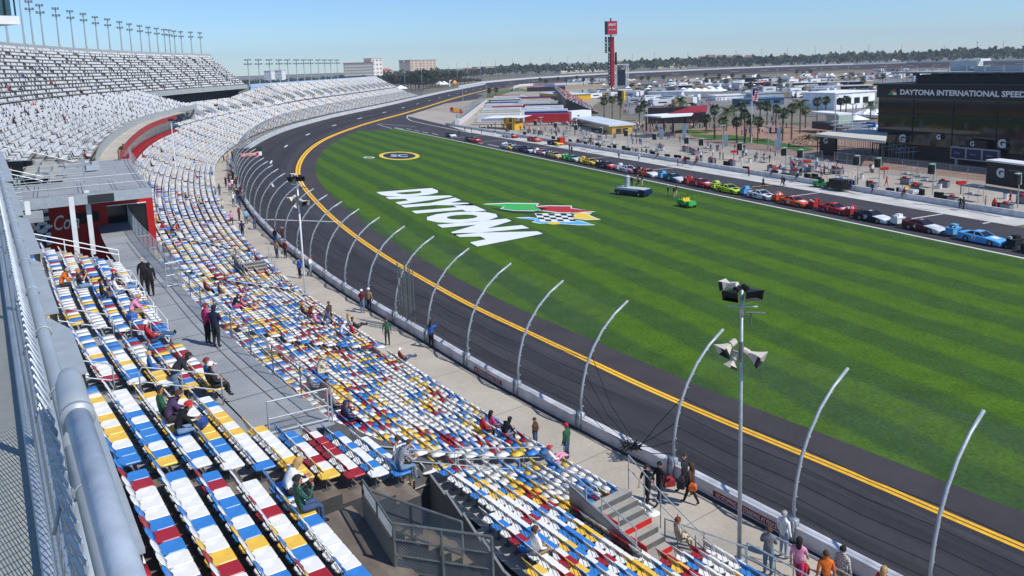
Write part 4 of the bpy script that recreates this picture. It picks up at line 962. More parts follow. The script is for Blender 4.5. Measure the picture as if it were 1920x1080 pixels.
# ramp rails bottom right
r = empty('ramp_railing', W3(31.4, 2.9, 4.3)); tag(r, 'crossed aluminium ramp railing at the bottom, beside the walking visitors', 'railing'); b0 = np.array(r.location); q = MB()
for d in (1.9, 2.9):
    q.tube([np.array(W3(31.3, d, 5.4))-b0, np.array(W3(28.6, d-.2, 5.3))-b0, np.array(W3(26, d-.3, 5.2))-b0], .028, 6); q.tube([np.array(W3(31.3, d, 4.9))-b0, np.array(W3(26, d-.2, 4.8))-b0], .022, 6)
    for s in (31.3, 30.2, 29.1, 28): q.tube([np.array(W3(s, d, 4.3))-b0, np.array(W3(s, d, 5.4))-b0], .024, 6)
    q.tube([np.array(W3(31.3, d, 4.4))-b0, np.array(W3(28, d, 5.4))-b0], .022, 6)
q.build('rail', M_GALV, r)
# rails crossing the lower seats (stair rails of the stand), seen as thin sloping lines
def low_rail(s, k0, k1, lab):
    d0, d1 = LD0+RD*k0, LD0+RD*k1; base = np.array(W3(s, d0, lower_floor(k0))); q = MB(); n = 5
    P = [np.array(W3(s, d0+(d1-d0)*i/n, lower_floor(k0)+(lower_floor(k1)-lower_floor(k0))*i/n+1.0))-base for i in range(n+1)]
    q.tube([np.zeros(3)]+P+[P[-1]-[0, 0, 1]], .024, 6); q.tube([p-[0, 0, .45] for p in P], .02, 6); q.tube([P[2]-[0, 0, 1], P[2]], .022, 6)
    o = q.build('handrail', M_GALV, None, base); tag(o, lab, 'handrail')
low_rail(39.45, 4, 13, 'long pipe handrail sloping down through the near lower seats behind the white shirt')
low_rail(40.4, 0, 7, 'pipe handrail dropping to the promenade above the walking group')
low_rail(72.5, 0, 7, 'pipe handrail beside the white speaker pole and red steps')
low_rail(88, 2, 9, 'pipe handrail in the lower seats below the booth window')
# ------------------------------------------------------------------ red booth, platform and suites
bt = empty('suite_booth', W3(80, 14, 8.4)); tag(bt, 'red hospitality booth under the concrete platform with dark window and curved red fascia', 'booth'); b0 = np.array(bt.location)
def L3(s, d, z): return np.array(W3(s, d, z))-b0
q = MB(); m_rdk = mat('booth_paint', 'b01614', .5, 0, .12, .6)
# end wall facing the camera, in pieces round the window
def ew(d0, d1, z0, z1, mi=0, s=79.6): q.quad(L3(s, d0, z0), L3(s, d1, z0), L3(s, d1, z1), L3(s, d0, z1), mi)
ew(12.4, 12.9, 8.0, 12.9); ew(15.6, 26, 8.0, 12.9); ew(12.9, 15.6, 8.0, 9.4); ew(12.9, 15.6, 12.0, 12.9)
for a, b in zip(srange(79.6, 202, 5)[:-1], srange(79.6, 202, 5)[1:]):
    q.quad(L3(b, 14.35, 8), L3(a, 14.35, 8), L3(a, 14.35, 9.7), L3(b, 14.35, 9.7)) ; q.quad(L3(b, 14.1, 12.0), L3(a, 14.1, 12.0), L3(a, 14.1, 12.95), L3(b, 14.1, 12.95))
    q.quad(L3(b, 14.1, 12.0), L3(b, 15.6, 12.0), L3(a, 15.6, 12.0), L3(a, 14.1, 12.0))
    q.quad(L3(a, 14.35, 9.7), L3(a, 15.0, 9.7), L3(b, 15.0, 9.7), L3(b, 14.35, 9.7))
q.quad(L3(79.6, 12.4, 8), L3(79.6, 12.4, 12.9), L3(83, 14.1, 12.9), L3(83, 14.1, 8))
q.build('wall', m_rdk, bt)
q = MB()
for a, b in zip(srange(80.5, 202, 5)[:-1], srange(80.5, 202, 5)[1:]): q.quad(L3(b, 15.0, 9.7), L3(a, 15.0, 9.7), L3(a, 15.0, 12.0), L3(b, 15.0, 12.0))
q.quad(L3(79.8, 12.9, 9.4), L3(79.8, 15.6, 9.4), L3(79.8, 15.6, 12.0), L3(79.8, 12.9, 12.0))
q.build('window', mat('dark_glass', '16181a', .12, 0, .2, .6, spec=.6), bt)
q = MB()
for zz in (9.4, 12.0): q.box((L3(79.55, 12.9, zz)+L3(79.55, 15.6, zz))/2, (2.7, .08, .07), 0, ax=(np.append(wall(79.6)[2], 0), np.append(wall(79.6)[1], 0), (0, 0, 1)))
q.build('window_frame', M_WHITE, bt)
# checkered mural and script
q = MB(); 
for i in range(3):
    for j in range(10):
        if (i+j) % 2: q.quad(L3(79.52, 19.4+i*.32, 9.6+j*.3), L3(79.52, 19.72+i*.32, 9.6+j*.3), L3(79.52, 19.72+i*.32, 9.9+j*.3), L3(79.52, 19.4+i*.32, 9.9+j*.3), 1)
        else: q.quad(L3(79.52, 19.4+i*.32, 9.6+j*.3), L3(79.52, 19.72+i*.32, 9.6+j*.3), L3(79.52, 19.72+i*.32, 9.9+j*.3), L3(79.52, 19.4+i*.32, 9.9+j*.3), 0)
Xb = np.append(-wall(79.6)[2], 0)
put_text(q, 'Coca-Cola', L3(79.45, 21.4, 10.6), Xb, (0, 0, 1), w_=3.9, h_=1.1, mi=0, offset=.004, shear=.35)
q.build('mural', [M_WHITE, mat('mural_blue', '1c2f6e', .5, 0, .1)], bt)
q = MB(); q.quad(L3(79.5, 16.2, 10.9), L3(79.5, 18.2, 10.9), L3(79.5, 18.2, 11.7), L3(79.5, 16.2, 11.7)); q.build('vent', M_BLACK, bt)
# roof walk of the suites
q = MB()
for a, b in zip(srange(79.6, 214, 5)[:-1], srange(79.6, 214, 5)[1:]):
    q.quad(L3(a, 16.6, 13.0), L3(a, 14.1, 13.0), L3(b, 14.1, 13.0), L3(b, 16.6, 13.0), 0)
q.build('roof', M_CONC, bt)
gw = MB()
for a, b in zip(srange(97, 232, 4)[:-1], srange(97, 232, 4)[1:]):
    gw.quad(W3(b, 15.9, 13.0), W3(a, 15.9, 13.0), W3(a, 15.9, 14.1), W3(b, 15.9, 14.1)); gw.quad(W3(a, 15.96, 13.0), W3(b, 15.96, 13.0), W3(b, 15.96, 14.1), W3(a, 15.96, 14.1))
o = gw.build('guard_wall', m_panel); tag(o, 'pale grey guard wall curving along the front of the upper tier', 'wall')
# platform in front (grey metal) with fascia beams and white columns
pf = empty('viewing_platform', W3(74.5, 18, 13.8)); tag(pf, 'raised grey metal platform on white columns in front of the upper tier', 'platform'); b0 = np.array(pf.location)
q = MB()
for a, b in zip(srange(74.3, 97, 3.2)[:-1], srange(74.3, 97, 3.2)[1:]):
    q.quad(L3(a, 30, 13.8), L3(a, 12.9, 13.8), L3(b, 12.9, 13.8), L3(b, 30, 13.8), 0)
    q.quad(L3(b, 12.9, 13.4), L3(a, 12.9, 13.4), L3(a, 12.9, 13.8), L3(b, 12.9, 13.8), 1)
    q.quad(L3(b, 12.9, 13.4), L3(b, 30, 13.4), L3(a, 30, 13.4), L3(a, 12.9, 13.4), 2)
q.quad(L3(74.3, 30, 13.1), L3(74.3, 30, 13.8), L3(74.3, 12.9, 13.8), L3(74.3, 12.9, 13.1), 1); q.quad(L3(74.35, 30, 13.1), L3(74.35, 12.9, 13.1), L3(74.35, 12.9, 13.8), L3(74.35, 30, 13.8), 2)
# stepped lower landing
q.box(L3(72.2, 22.4, 13.0), (5.6, 3.4, .25), 0, ax=(np.append(wall(73)[2], 0), np.append(wall(73)[1], 0), (0, 0, 1)))
q.quad(L3(74.25, 16.9, 13.15), L3(74.25, 16.9, 13.7), L3(74.25, 15.3, 13.7), L3(74.25, 15.3, 13.15), 2)
q.build('deck', [M_STEPGREY, M_GALV, M_DARK], pf)
for i, (s, d) in enumerate(((72.6, 20.4), (72.6, 17.95), (75.0, 16.9), (75, 22.6))):
    q = MB(); q.box((0, 0, -1.3), (.3, .3, 4.5), 0, rz=math.atan2(wall(s)[1][1], wall(s)[1][0])); c = q.build('column', M_OFFW, pf); c.location = L3(s, d, 13.0)
q = MB()
for s, d0, d1 in ((74.4, 12.95, 30),):
    for h in (.55, 1.1): q.tube([L3(s, d, 13.8+h) for d in srange(d0, d1, 3)], .025, 6)
    for d in srange(d0, d1, 1.6): q.tube([L3(s, d, 13.8), L3(s, d, 14.9)], .025, 6)
for h in (.55, 1.1): q.tube([L3(s, 12.95, 13.8+h) for s in srange(74.4, 97, 3)], .025, 6)
for s in srange(74.4, 97, 2): q.tube([L3(s, 12.95, 13.8), L3(s, 12.95, 14.9)], .025, 6)
for d in (14.8, 16.9, 19.6):
    for h in (.55, 1.1): q.tube([L3(74.4, d, 13.8+h), L3(80, d, 13.8+h)], .022, 6)
for k in range(3):
    for h in (.6, 1.1): q.tube([L3(70.9+k*.9, 20.6, 13.7+h), L3(70.9+k*.9, 24.6, 13.7+h)], .025, 6)
for h in (.95, 1.25): q.tube([L3(76, 25, 16.8+h-1), L3(76, 19.4, 13.8+h)], .03, 6)
for h in (.95,): q.tube([L3(88, 25, 17.5+h-1), L3(88, 17.4, 13.8+h)], .03, 6)
for s in (77.5, 81, 85, 90):
    for h in (.55, 1.1): q.tube([L3(s, 16.9, 13.8+h), L3(s, 30, 13.8+h)], .022, 6)
    for d in srange(16.9, 30, 2.2): q.tube([L3(s, d, 13.8), L3(s, d, 14.9)], .022, 6)
for k in range(26):
    s = 76+rs.uniform(0, 20); d = rs.uniform(15, 27); q.box(L3(s, d, 13.8+.35), (rs.uniform(.3, 1.2), rs.uniform(.3, .6), rs.uniform(.2, .7)), 0, rz=rs.uniform(0, 3))
q.build('railing', M_GALV, pf)
# television camera on its tripod with operator's gear
tvc = empty('tv_camera', W3(78.5, 20.9, 13.8)); tag(tvc, 'black television camera on a tall tripod on the platform', 'camera')
q = MB()
for k in range(3):
    a = 2.1*k+.4; q.tube([(0, 0, 1.35), (.62*math.cos(a), .62*math.sin(a), 0)], .03, 6); q.tube([(.1*math.cos(a), .1*math.sin(a), 1.35), (.5*math.cos(a+.2), .5*math.sin(a+.2), 0.02)], .02, 5)
q.build('tripod', M_GALV_D, tvc)
q = MB(); q.box((0, 0, 1.62), (.5, .45, .5)); q.box((0, 0, 2.0), (1.25, .4, .42)); q.box((.75, .05, 2.02), (.45, .34, .34)); q.box((-.75, 0, 2.15), (.35, .5, .35)); q.tube([(-.5, .2, 1.9), (-1.0, .45, 1.6)], .03, 6); q.tube([(-.5, -.2, 1.9), (-1.0, -.45, 1.6)], .03, 6); q.sphere((-.2, .1, 1.35), .3, 0, 8, 5)
q.build('camera_body', M_BLACK, tvc); q = MB(); q.box((-.1, 0, 2.24), (1.1, .38, .05)); q.box((.95, .3, 2.05), (.3, .04, .3)); q.build('cover', M_GALV, tvc)
# control room at the top left corner
cr = empty('control_room', unY(-60, 20, 42)); tag(cr, 'corner of a glazed control room with pale floor slab at the top left edge', 'building'); b0 = np.array(cr.location)
def Cn(x, y, Y=42): return unY(x, y, Y)-b0
a, b = Cn(-220, 44.5, 40), Cn(37, 44.5-6, 42.5); c_, d_ = Cn(27, 44, 43), Cn(-220, 36, 40)
q = MB(); A0 = Cn(-200, 38, 36); B0 = Cn(36, 33, 41); Xc = B0-A0; Xc[2] = 0; Lc = np.linalg.norm(Xc); Xc /= Lc; Yc = np.array([-Xc[1], Xc[0], 0]); B0 = B0-np.array([0, 0, 0])
q.box(B0-Xc*Lc/2+Yc*3+np.array([0, 0, -.14]), (Lc, 6.0, .42), 0, ax=(Xc, Yc, (0, 0, 1))); q.build('floor_slab', M_OFFW, cr)
q = MB(); q.box(B0-Xc*(Lc/2+.1)+Yc*3+np.array([0, 0, 2.1]), (Lc-.3, 5.6, 4.0), 0, ax=(Xc, Yc, (0, 0, 1))); q.build('window', mat('control_glass', '2c4a55', .1, 0, .25, .5, spec=.7), cr)
q = MB()
for k in range(14): q.box(B0-Xc*(.1+k*.48)+Yc*.12+np.array([0, 0, 2.1]), (.06, .06, 4.0), 0, ax=(Xc, Yc, (0, 0, 1)))
for k in range(1, 8): q.box(B0-Xc*.13+Yc*(k*.75)+np.array([0, 0, 2.1]), (.06, .06, 4.0), 0, ax=(Xc, Yc, (0, 0, 1)))
q.build('mullion', M_DARK, cr)

# ------------------------------------------------------------------ light masts on the stands
def mast_mesh(hgt, nb=3):
    m1 = MB(); m1.tube([(0, 0, 0), (0, 0, hgt*.36), (0, 0, hgt)], .26, 8, taper=.13); m1.box((0, -.1, hgt*.33), (.5, .5, 2.6))
    m2 = MB()
    for z, wd in ((hgt+.1, 2.6), (hgt-1.5, 3.0)):
        m2.box((0, 0, z), (wd, .25, .12)); 
        for k in range(nb): m2.box(((k-(nb-1)/2)*wd/nb*1.05, -.35, z+.15), (wd/nb*.8, .9, .5))
    return m1, m2
m1, m2 = mast_mesh(13.5); MP = m1.build('mast', M_GALV); ML = m2.build('lamp_bank', M_GALV_D); MPm, MLm = MP.data, ML.data; bpy.data.objects.remove(MP); bpy.data.objects.remove(ML)
XM = [16, 47, 63, 83, 113, 139, 163, 185, 208, 229, 248, 266, 283, 298, 311, 321, 330, 343, 361, 378]
for i, x in enumerate(XM):
    # where the back of the upper tier passes this column of the picture
    best = min(np.arange(60, 322, .5), key=lambda s: abs(pr(W3(s, UD0+UDP*NU+.8, 29))[0]-x)); 
    r = empty('light_mast', W3(best, UD0+UDP*NU+.8, 24)); p0 = W3(best, 43.6, 24); hgt = 0
    ytop = [-40, -22, 5, 12, 18, 23, 28, 34, 38, 43, 47, 50, 53, 55, 57, 58, 60, 61, 62, 63][i]
    hh = h_at(p0, ytop); k = hh/15.0
    a = place('mast', MPm, r); a.scale = (1, 1, hh/13.5); b = place('lamp_bank', MLm, r, (0, 0, hh-13.5)); b.scale = (.6, .8, 1); r.rotation_euler = (0, 0, math.atan2(p0[1], p0[0])-math.pi/2)
    tag(r, f'tall floodlight mast behind the upper tier, {ORD[i]} from the left', 'light mast', 'floodlight masts along the upper tier')
XM2 = [467, 487, 507, 525, 541, 557, 571, 584, 598, 610, 621, 633]
for i, x in enumerate(XM2):
    best = min(np.arange(300, 560, .5), key=lambda s: abs(pr(W3(s, dB+1, 20))[0]-x)); p0 = W3(best, dB+1, 12); hh = h_at(p0, 113.5)
    r = empty('light_mast', p0); a = place('mast', MPm, r); a.scale = (1, 1, hh/13.5); b = place('lamp_bank', MLm, r, (0, 0, hh-13.5)); r.rotation_euler = (0, 0, math.atan2(p0[1], p0[0])-math.pi/2)
    tag(r, f'floodlight mast above the far grandstand, {ORD[i]} from the left', 'light mast', 'floodlight masts along the far grandstand')
rim = MB()
for a, b in zip(srange(82, 320, 5)[:-1], srange(82, 320, 5)[1:]): 
    d_ = UD0+UDP*NU-.1; rim.quad(W3(b, d_, UF(NU)), W3(a, d_, UF(NU)), W3(a, d_, UF(NU)+.5), W3(b, d_, UF(NU)+.5))

# ------------------------------------------------------------------ the big pipe rail right at the camera
CT = np.array([-.5594, .8289, 0]); CNt = np.array([.8289, .5594, 0])   # along the rail, towards the track
def cl(al, tr, dn): return CAM+CT*al+CNt*tr+np.array([0, 0, -dn])
def clo(al, tr, dn, o): return cl(al, tr, dn)-o
sr = empty('safety_rail', cl(0, .06, 1.6)); tag(sr, 'thick galvanised pipe rail with chain link fence right beside the viewer', 'railing'); o0 = np.array(sr.location)
q = MB(); q.tube([clo(a, .0636, .45, o0) for a in (-1.2, 0, .6, 1.2)], .0155, 20); q.build('top_rail', mat('rail_steel', 'b9c3cb', .5, 0, .14, 22, bump=.12, detail=8), sr, smooth=True)
q = MB(); pts = [clo(1.16, .0636, .45, o0), clo(1.22, .0640, .45, o0), clo(1.30, .066, .452, o0), clo(1.36, .07, .46, o0), clo(1.385, .072, .47, o0)]
q.tube(pts, [.0195, .020, .0195, .016, .006], 20); q.tube([clo(1.155, .0636, .45, o0), clo(1.165, .0636, .45, o0)], .0215, 20); q.tube([clo(1.34, .066, .47, o0), clo(1.34, .066, 1.6, o0)], .017, 12); q.build('rail_end', M_GALV, sr, smooth=True)
q = MB(); q.tube([clo(a, .0636, .565, o0) for a in np.linspace(-1.2, 40, 30)], .0135, 16); q.build('fence_rail', M_GALV, sr, smooth=True)
for a in np.arange(.75, 25, .42):
    q = MB(); q.tube([clo(a, .0636+.0158*math.cos(t), .565-.0158*math.sin(t), o0) for t in np.linspace(-.4, 3.6, 9)], .0018, 5); q.tube([clo(a, .0636-.03, .565, o0), clo(a-.02, .0636-.045, .60, o0)], .0028, 5)
    q.build('tie_wire', M_GALV, sr, smooth=True)
q = MB(); wm_ = mat('fence_wire', 'a7afb5', .45, .4, .15, 40)
# woven wires
Hh = 1.02; z0 = .55; pit_ = .052; tr0 = .036
for k in range(-22, 330):
    for sg in (1, -1):
        x0 = k*pit_ if sg == 1 else k*pit_+Hh; x1 = x0+sg*Hh
        if min(x0, x1) < -.8 or max(x0, x1) > 16: continue
        n = 6 if k < 60 else 2
        P = [clo(x0+(x1-x0)*i/n, tr0+(.003 if (i+(sg > 0)) % 2 else -.003), z0+Hh*(1-i/n), o0) for i in range(n+1)]
        q.tube(P, .0019, 4, cap=False)
for k in range(-15, 420):     # twisted selvage along the top
    a = k*pit_*.5; up = .022 if k % 2 else 0
    q.tube([clo(a-.012, tr0-.004, z0+.045, o0), clo(a-.004, tr0+.008, z0+.005-up*.3, o0), clo(a+.012, tr0-.007, z0-.018-up, o0), clo(a+.02, tr0+.004, z0+.02, o0), clo(a+.03, tr0, z0+.05, o0)], .0026, 5, cap=True)
q.build('chain_link', wm_, sr)
for i, a in enumerate((3.7, 6.1, 8.5, 10.9, 13.3)):
    q = MB(); q.tube([clo(a, .0636, .56, o0), clo(a, .0636, 1.6, o0)], .018, 10); q.build('post', M_GALV, sr)
q = MB(); q.tube([clo(a, .02, 1.54, o0) for a in (-2, 30)], .02, 8); q.build('bottom_rail', M_GALV, sr)
# ledge plates outside the fence
pl = empty('edge_plates', cl(3, .15, 1.6)); tag(pl, 'row of pale grey steel plates outside the pipe rail, over the seats', 'panel'); o1 = np.array(pl.location)
for i, (a0, a1) in enumerate(((-.6, 1.9), (1.93, 2.72), (2.75, 4.7), (4.73, 6.1), (6.13, 8.4), (8.43, 11.0), (11.03, 15), (15.03, 22))):
    q = MB(); tr = .30+(.03 if i % 2 else 0); z = 1.58; ch = .5
    P = [(a0, .03), (a1, .03), (a1, tr-.13), (a1-ch, tr), (a0, tr)]
    q.add([clo(a, t, z, o1) for a, t in P]+[clo(a, t, z+.02, o1) for a, t in P], [(4, 3, 2, 1, 0), (5, 6, 7, 8, 9)]+[(j, (j+1) % 5, 5+(j+1) % 5, 5+j) for j in range(5)])
    q.quad(clo(a0, tr-.01, z, o1), clo(a0, tr-.01, z+.35, o1), clo(a1-ch, tr-.01, z+.35, o1), clo(a1-ch, tr-.01, z, o1))
    q.build('plate', mat('plate_grey', 'a3abae', .6, .15, .08, 8), pl)
# walkway floor beside the viewer
q = MB(); cam_floor = [cl(-2, .02, 1.6), cl(30, .02, 1.6), cl(30, -3.2, 1.6), cl(-2, -3.2, 1.6)]
q.poly(cam_floor[::-1], 0); q.poly([p-[0, 0, .25] for p in cam_floor], 0); q.quad(cl(-2, .02, 1.85), cl(30, .02, 1.85), cl(30, .02, 1.6), cl(-2, .02, 1.6))
struct(q.build('walkway', concrete('upper_walkway_concrete', '8d9088', 'aaaca2', .8, 30)))
# ------------------------------------------------------------------ people
def skin_body(J, bones, rads, root):
    names = list(J); idx = {n: i for i, n in enumerate(names)}
    me = bpy.data.meshes.new('sk'); me.from_pydata([J[n] for n in names], [(idx[a], idx[b]) for a, b, _ in bones], []); ob = bpy.data.objects.new('sk', me); COL.objects.link(ob)
    md = ob.modifiers.new('s', 'SKIN'); md.use_smooth_shade = True; md.branch_smoothing = .3
    if not me.skin_vertices: me.attributes.new('skin_vertex', 'FLOAT', 'POINT') if False else None
    sv = me.skin_vertices[0].data
    for n in names: sv[idx[n]].radius = rads[n] if isinstance(rads[n], tuple) else (rads[n], rads[n]); sv[idx[n]].use_root = (n == root)
    ss_ = ob.modifiers.new('u', 'SUBSURF'); ss_.levels = 1; ss_.render_levels = 1
    dg = bpy.context.evaluated_depsgraph_get(); ev = ob.evaluated_get(dg); m2 = bpy.data.meshes.new_from_object(ev)
    bpy.data.objects.remove(ob); return m2
BON = [('pel', 'bel', 'T'), ('bel', 'che', 'T'), ('che', 'nek', 'T'), ('nek', 'hea', 'N'), ('hea', 'top', 'H'), ('hea', 'nos', 'H')]
for c in 'lr': BON += [('che', 'sh'+c, 'T'), ('sh'+c, 'el'+c, 'U'), ('el'+c, 'wr'+c, 'F'), ('wr'+c, 'ha'+c, 'K'), ('pel', 'hi'+c, 'L'), ('hi'+c, 'kn'+c, 'L'), ('kn'+c, 'an'+c, 'C'), ('an'+c, 'to'+c, 'S')]
RADS = dict(pel=.145, bel=.135, che=.15, nek=.062, hea=.098, top=.075, nos=.03)
for c in 'lr': RADS.update({'sh'+c: .075, 'el'+c: .05, 'wr'+c: .034, 'ha'+c: .032, 'hi'+c: .105, 'kn'+c: .068, 'an'+c: .046, 'to'+c: .036})
def pose(kind):
    J = dict(pel=(0, 0, .95), bel=(0, .01, 1.12), che=(0, 0, 1.31), nek=(0, -.005, 1.47), hea=(0, .015, 1.60), top=(0, .0, 1.69), nos=(0, .115, 1.59))
    def s(**k): J.update(k)
    def both(n, x, y, z): J[n+'l'] = (-x, y, z); J[n+'r'] = (x, y, z)
    both('sh', .175, 0, 1.39); both('hi', .085, 0, .88); both('kn', .10, .02, .49); both('an', .105, -.02, .085); both('to', .12, .13, .045)
    both('el', .235, -.02, 1.13); both('wr', .25, .05, .90); both('ha', .245, .08, .82)
    if kind == 'walk':
        s(knl=(-.09, .13, .50), anl=(-.09, .27, .10), tol=(-.10, .41, .07), knr=(.09, -.04, .49), anr=(.09, -.28, .12), tor=(.10, -.17, .05)); s(ell=(-.23, -.10, 1.15), wrl=(-.23, -.08, .92), hal=(-.23, -.06, .84), elr=(.23, .08, 1.14), wrr=(.21, .24, .98), har=(.2, .29, .92))
    if kind == 'fold':
        s(ell=(-.25, .05, 1.14), wrl=(-.04, .2, 1.12), hal=(.04, .22, 1.13), elr=(.25, .05, 1.14), wrr=(.05, .22, 1.19), har=(-.03, .24, 1.2))
    if kind == 'camera':
        s(ell=(-.26, .18, 1.28), wrl=(-.12, .32, 1.50), hal=(-.07, .34, 1.56), elr=(.27, .22, 1.38), wrr=(.20, .40, 1.62), har=(.17, .43, 1.70))
    if kind == 'point':
        s(elr=(.45, .05, 1.36), wrr=(.68, .10, 1.42), har=(.76, .11, 1.44), ell=(-.26, -.02, 1.13), wrl=(-.16, .16, 1.02), hal=(-.1, .2, 1.0))
    if kind == 'bend':
        s(bel=(0, .10, 1.10), che=(0, .26, 1.22), nek=(0, .38, 1.31), hea=(0, .48, 1.38), top=(0, .52, 1.46), nos=(0, .58, 1.33)); both('sh', .175, .27, 1.30); both('el', .23, .32, 1.05); both('wr', .2, .46, .92); both('ha', .18, .5, .86)
    if kind.startswith('sit'):
        zt = -.50 if True else 0
        for k_ in ('pel', 'bel', 'che', 'nek', 'hea', 'top', 'nos'): x, y, z = J[k_]; J[k_] = (x, y+.10, z-.40)
        both('sh', .175, .10, .99); both('hi', .09, .16, .53); both('kn', .12, .56, .52); both('an', .12, .58, .13); both('to', .13, .73, .08)
        both('el', .235, .13, .74); both('wr', .19, .34, .64); both('ha', .15, .42, .63)
        if kind == 'sit_lean':
            s(bel=(0, .17, .73), che=(0, .30, .90), nek=(0, .40, 1.02), hea=(0, .48, 1.12), top=(0, .50, 1.21), nos=(0, .58, 1.09)); both('sh', .17, .31, .97); both('el', .22, .45, .73); both('wr', .12, .62, .70); both('ha', .07, .68, .72)
        if kind == 'sit_legs':
            s(bel=(0, .06, .72), che=(0, .0, .91), nek=(0, -.03, 1.07), hea=(0, -.0, 1.2), top=(0, -.02, 1.29), nos=(0, .1, 1.2)); both('sh', .175, -.01, .99); both('kn', .1, .58, .74); both('an', .08, .92, .62); both('to', .08, .98, .74); both('el', .24, .1, .78); both('wr', .2, .32, .74); both('ha', .14, .4, .76)
        if kind == 'sit_phone':
            both('el', .22, .25, .78); both('wr', .08, .42, 1.0); both('ha', .03, .42, 1.08)
        if kind == 'sit_spread':
            s(elr=(.36, .1, .78), wrr=(.5, .3, .72), har=(.55, .38, .72)); s(knl=(-.22, .54, .55), anl=(-.2, .7, .1), tol=(-.22, .84, .06))
    return J
PEOPLE = {}
def seg_d(p, a, b):
    a = np.array(a); b = np.array(b); ab = b-a; t = np.clip(((p-a)@ab)/(ab@ab+1e-9), 0, 1); return np.linalg.norm(p-(a+ab*t))
# slots: 0 skin 1 shirt 2 trousers 3 shoes 4 sleeve(forearm) 5 eyes
def make_body(kind, slim=1.0):
    key = (kind, slim)
    if key in PEOPLE: return PEOPLE[key]
    J = pose(kind); r = {k: (v*slim if k in ('pel', 'bel', 'che') or k[:2] in ('hi', 'sh', 'el', 'kn') else v) for k, v in RADS.items()}
    me = skin_body(J, BON, r, 'pel'); V = [tuple(v.co) for v in me.vertices]; Fc = [tuple(p.vertices) for p in me.polygons]; cen = [np.array(p.center) for p in me.polygons]; bpy.data.meshes.remove(me)
    lab = []
    for c in cen:
        best = min(BON, key=lambda b: seg_d(c, J[b[0]], J[b[1]])/max(.6*(r[b[0]]+r[b[1]]), .05) if b[2] != 'T' else seg_d(c, J[b[0]], J[b[1]])/(.65*(r[b[0]]+r[b[1]])))[2]
        m = {'T': 1, 'N': 0, 'H': 0, 'U': 1, 'F': 4, 'K': 0, 'L': 2, 'C': 2, 'S': 3}[best]
        if best == 'T' and np.linalg.norm(c-np.array(J['pel'])) < .10: m = 2
        lab.append(m)
    mb = MB(); mb.v = list(V); mb.f = list(Fc); mb.m = lab
    for c in 'lr':       # five fingers on each hand
        h = np.array(J['ha'+c]); d = h-np.array(J['wr'+c]); d /= np.linalg.norm(d); sx = np.cross(d, (0, 0, 1) if abs(d[2]) < .9 else (0, 1, 0)); sx /= np.linalg.norm(sx); up = np.cross(sx, d)
        for i, L_ in enumerate((.075, .085, .08, .065)):
            o = h+sx*(i-1.5)*.019+d*.01; mb.tube([o, o+d*L_*.5-up*.006, o+d*L_-up*.03], .0085, 5, 0, taper=.006)
        o = h-sx*.03; mb.tube([o, o-sx*.025+d*.025, o-sx*.03+d*.055], .010, 5, 0, taper=.007)
    hd = np.array(J['hea']); ns = np.array(J['nos'])-hd; ns /= np.linalg.norm(ns); sx = np.cross(ns, (0, 0, 1)); sx /= np.linalg.norm(sx); uz = np.cross(sx, ns)
    for sg in (-1, 1): mb.sphere(hd+ns*.088+sx*.035*sg+uz*.018, .012, 5, 6, 4); mb.sphere(hd+sx*.102*sg-ns*.01, .026, 0, 6, 4, (.5, .8, 1.2))
    mb.tube([hd+ns*.098-uz*.042-sx*.025, hd+ns*.104-uz*.046, hd+ns*.098-uz*.042+sx*.025], .007, 5, 0)
    tmp = mb.build('person', [M_DARK]*6, smooth=True); me = tmp.data; bpy.data.objects.remove(tmp)
    # hair and cap geometry in head frame
    def hairmesh(style):
        q = MB(); n = 12; rows_ = 6; vs = []
        top = {'short': 1.75, 'long': 2.15, 'cap': 1.5, 'bald': 1.2}[style]
        R_ = .122 if style != 'cap' else .125
        for j in range(rows_+1):
            for k in range(n):
                a = 2*math.pi*k/n; back = -math.sin(a)  # a measured from sx, pi/2 is front
                lim = top*(.62 if math.sin(a) > .3 else 1.0)
                ph = lim*j/rows_; rr_ = R_*(1+.03*math.sin(5*a+j))
                p = hd+sx*rr_*.86*math.sin(ph)*math.cos(a)+ns*rr_*math.sin(ph)*math.sin(a)+uz*(rr_*1.02*math.cos(ph)+.018)-ns*.012
                if style == 'long' and j >= rows_-1 and math.sin(a) < .2: p = p-uz*(.09 if j == rows_ else .04)-ns*.02
                vs.append(p)
        q.add(vs, [(j*n+k, (j+1)*n+k, (j+1)*n+(k+1) % n, j*n+(k+1) % n) for j in range(rows_) for k in range(n)])
        if style == 'long':
            q.sphere(hd-ns*.07-uz*.12, .10, 0, 10, 6, (1.0, .62, 1.6))
        if style == 'cap':
            A_ = hd+ns*.085+uz*.065; q.add([A_-sx*.075, A_+sx*.075, A_+ns*.10+sx*.055-uz*.02, A_+ns*.115-uz*.024, A_+ns*.10-sx*.055-uz*.02]+[A_-sx*.075-uz*.012, A_+sx*.075-uz*.012, A_+ns*.10+sx*.055-uz*.032, A_+ns*.115-uz*.036, A_+ns*.10-sx*.055-uz*.032], [(0, 1, 2, 3, 4), (9, 8, 7, 6, 5), (2, 1, 6, 7), (3, 2, 7, 8), (4, 3, 8, 9), (0, 4, 9, 5)])
        t = q.build('hair', M_DARK, smooth=True); m_ = t.data; bpy.data.objects.remove(t); return m_
    H_ = {}
    PEOPLE[key] = (me, H_, hairmesh); return PEOPLE[key]
SKIN = mat('skin', 'b98468', .6, 0, .08, 8); EYE = mat('eyes', '1a1412', .4, 0, 0)
TONES = [SKIN, mat('skin_light', 'c99a80', .6, 0, .08, 8), mat('skin_tanned', '9a6a4d', .6, 0, .08, 8)]
_cl = {}
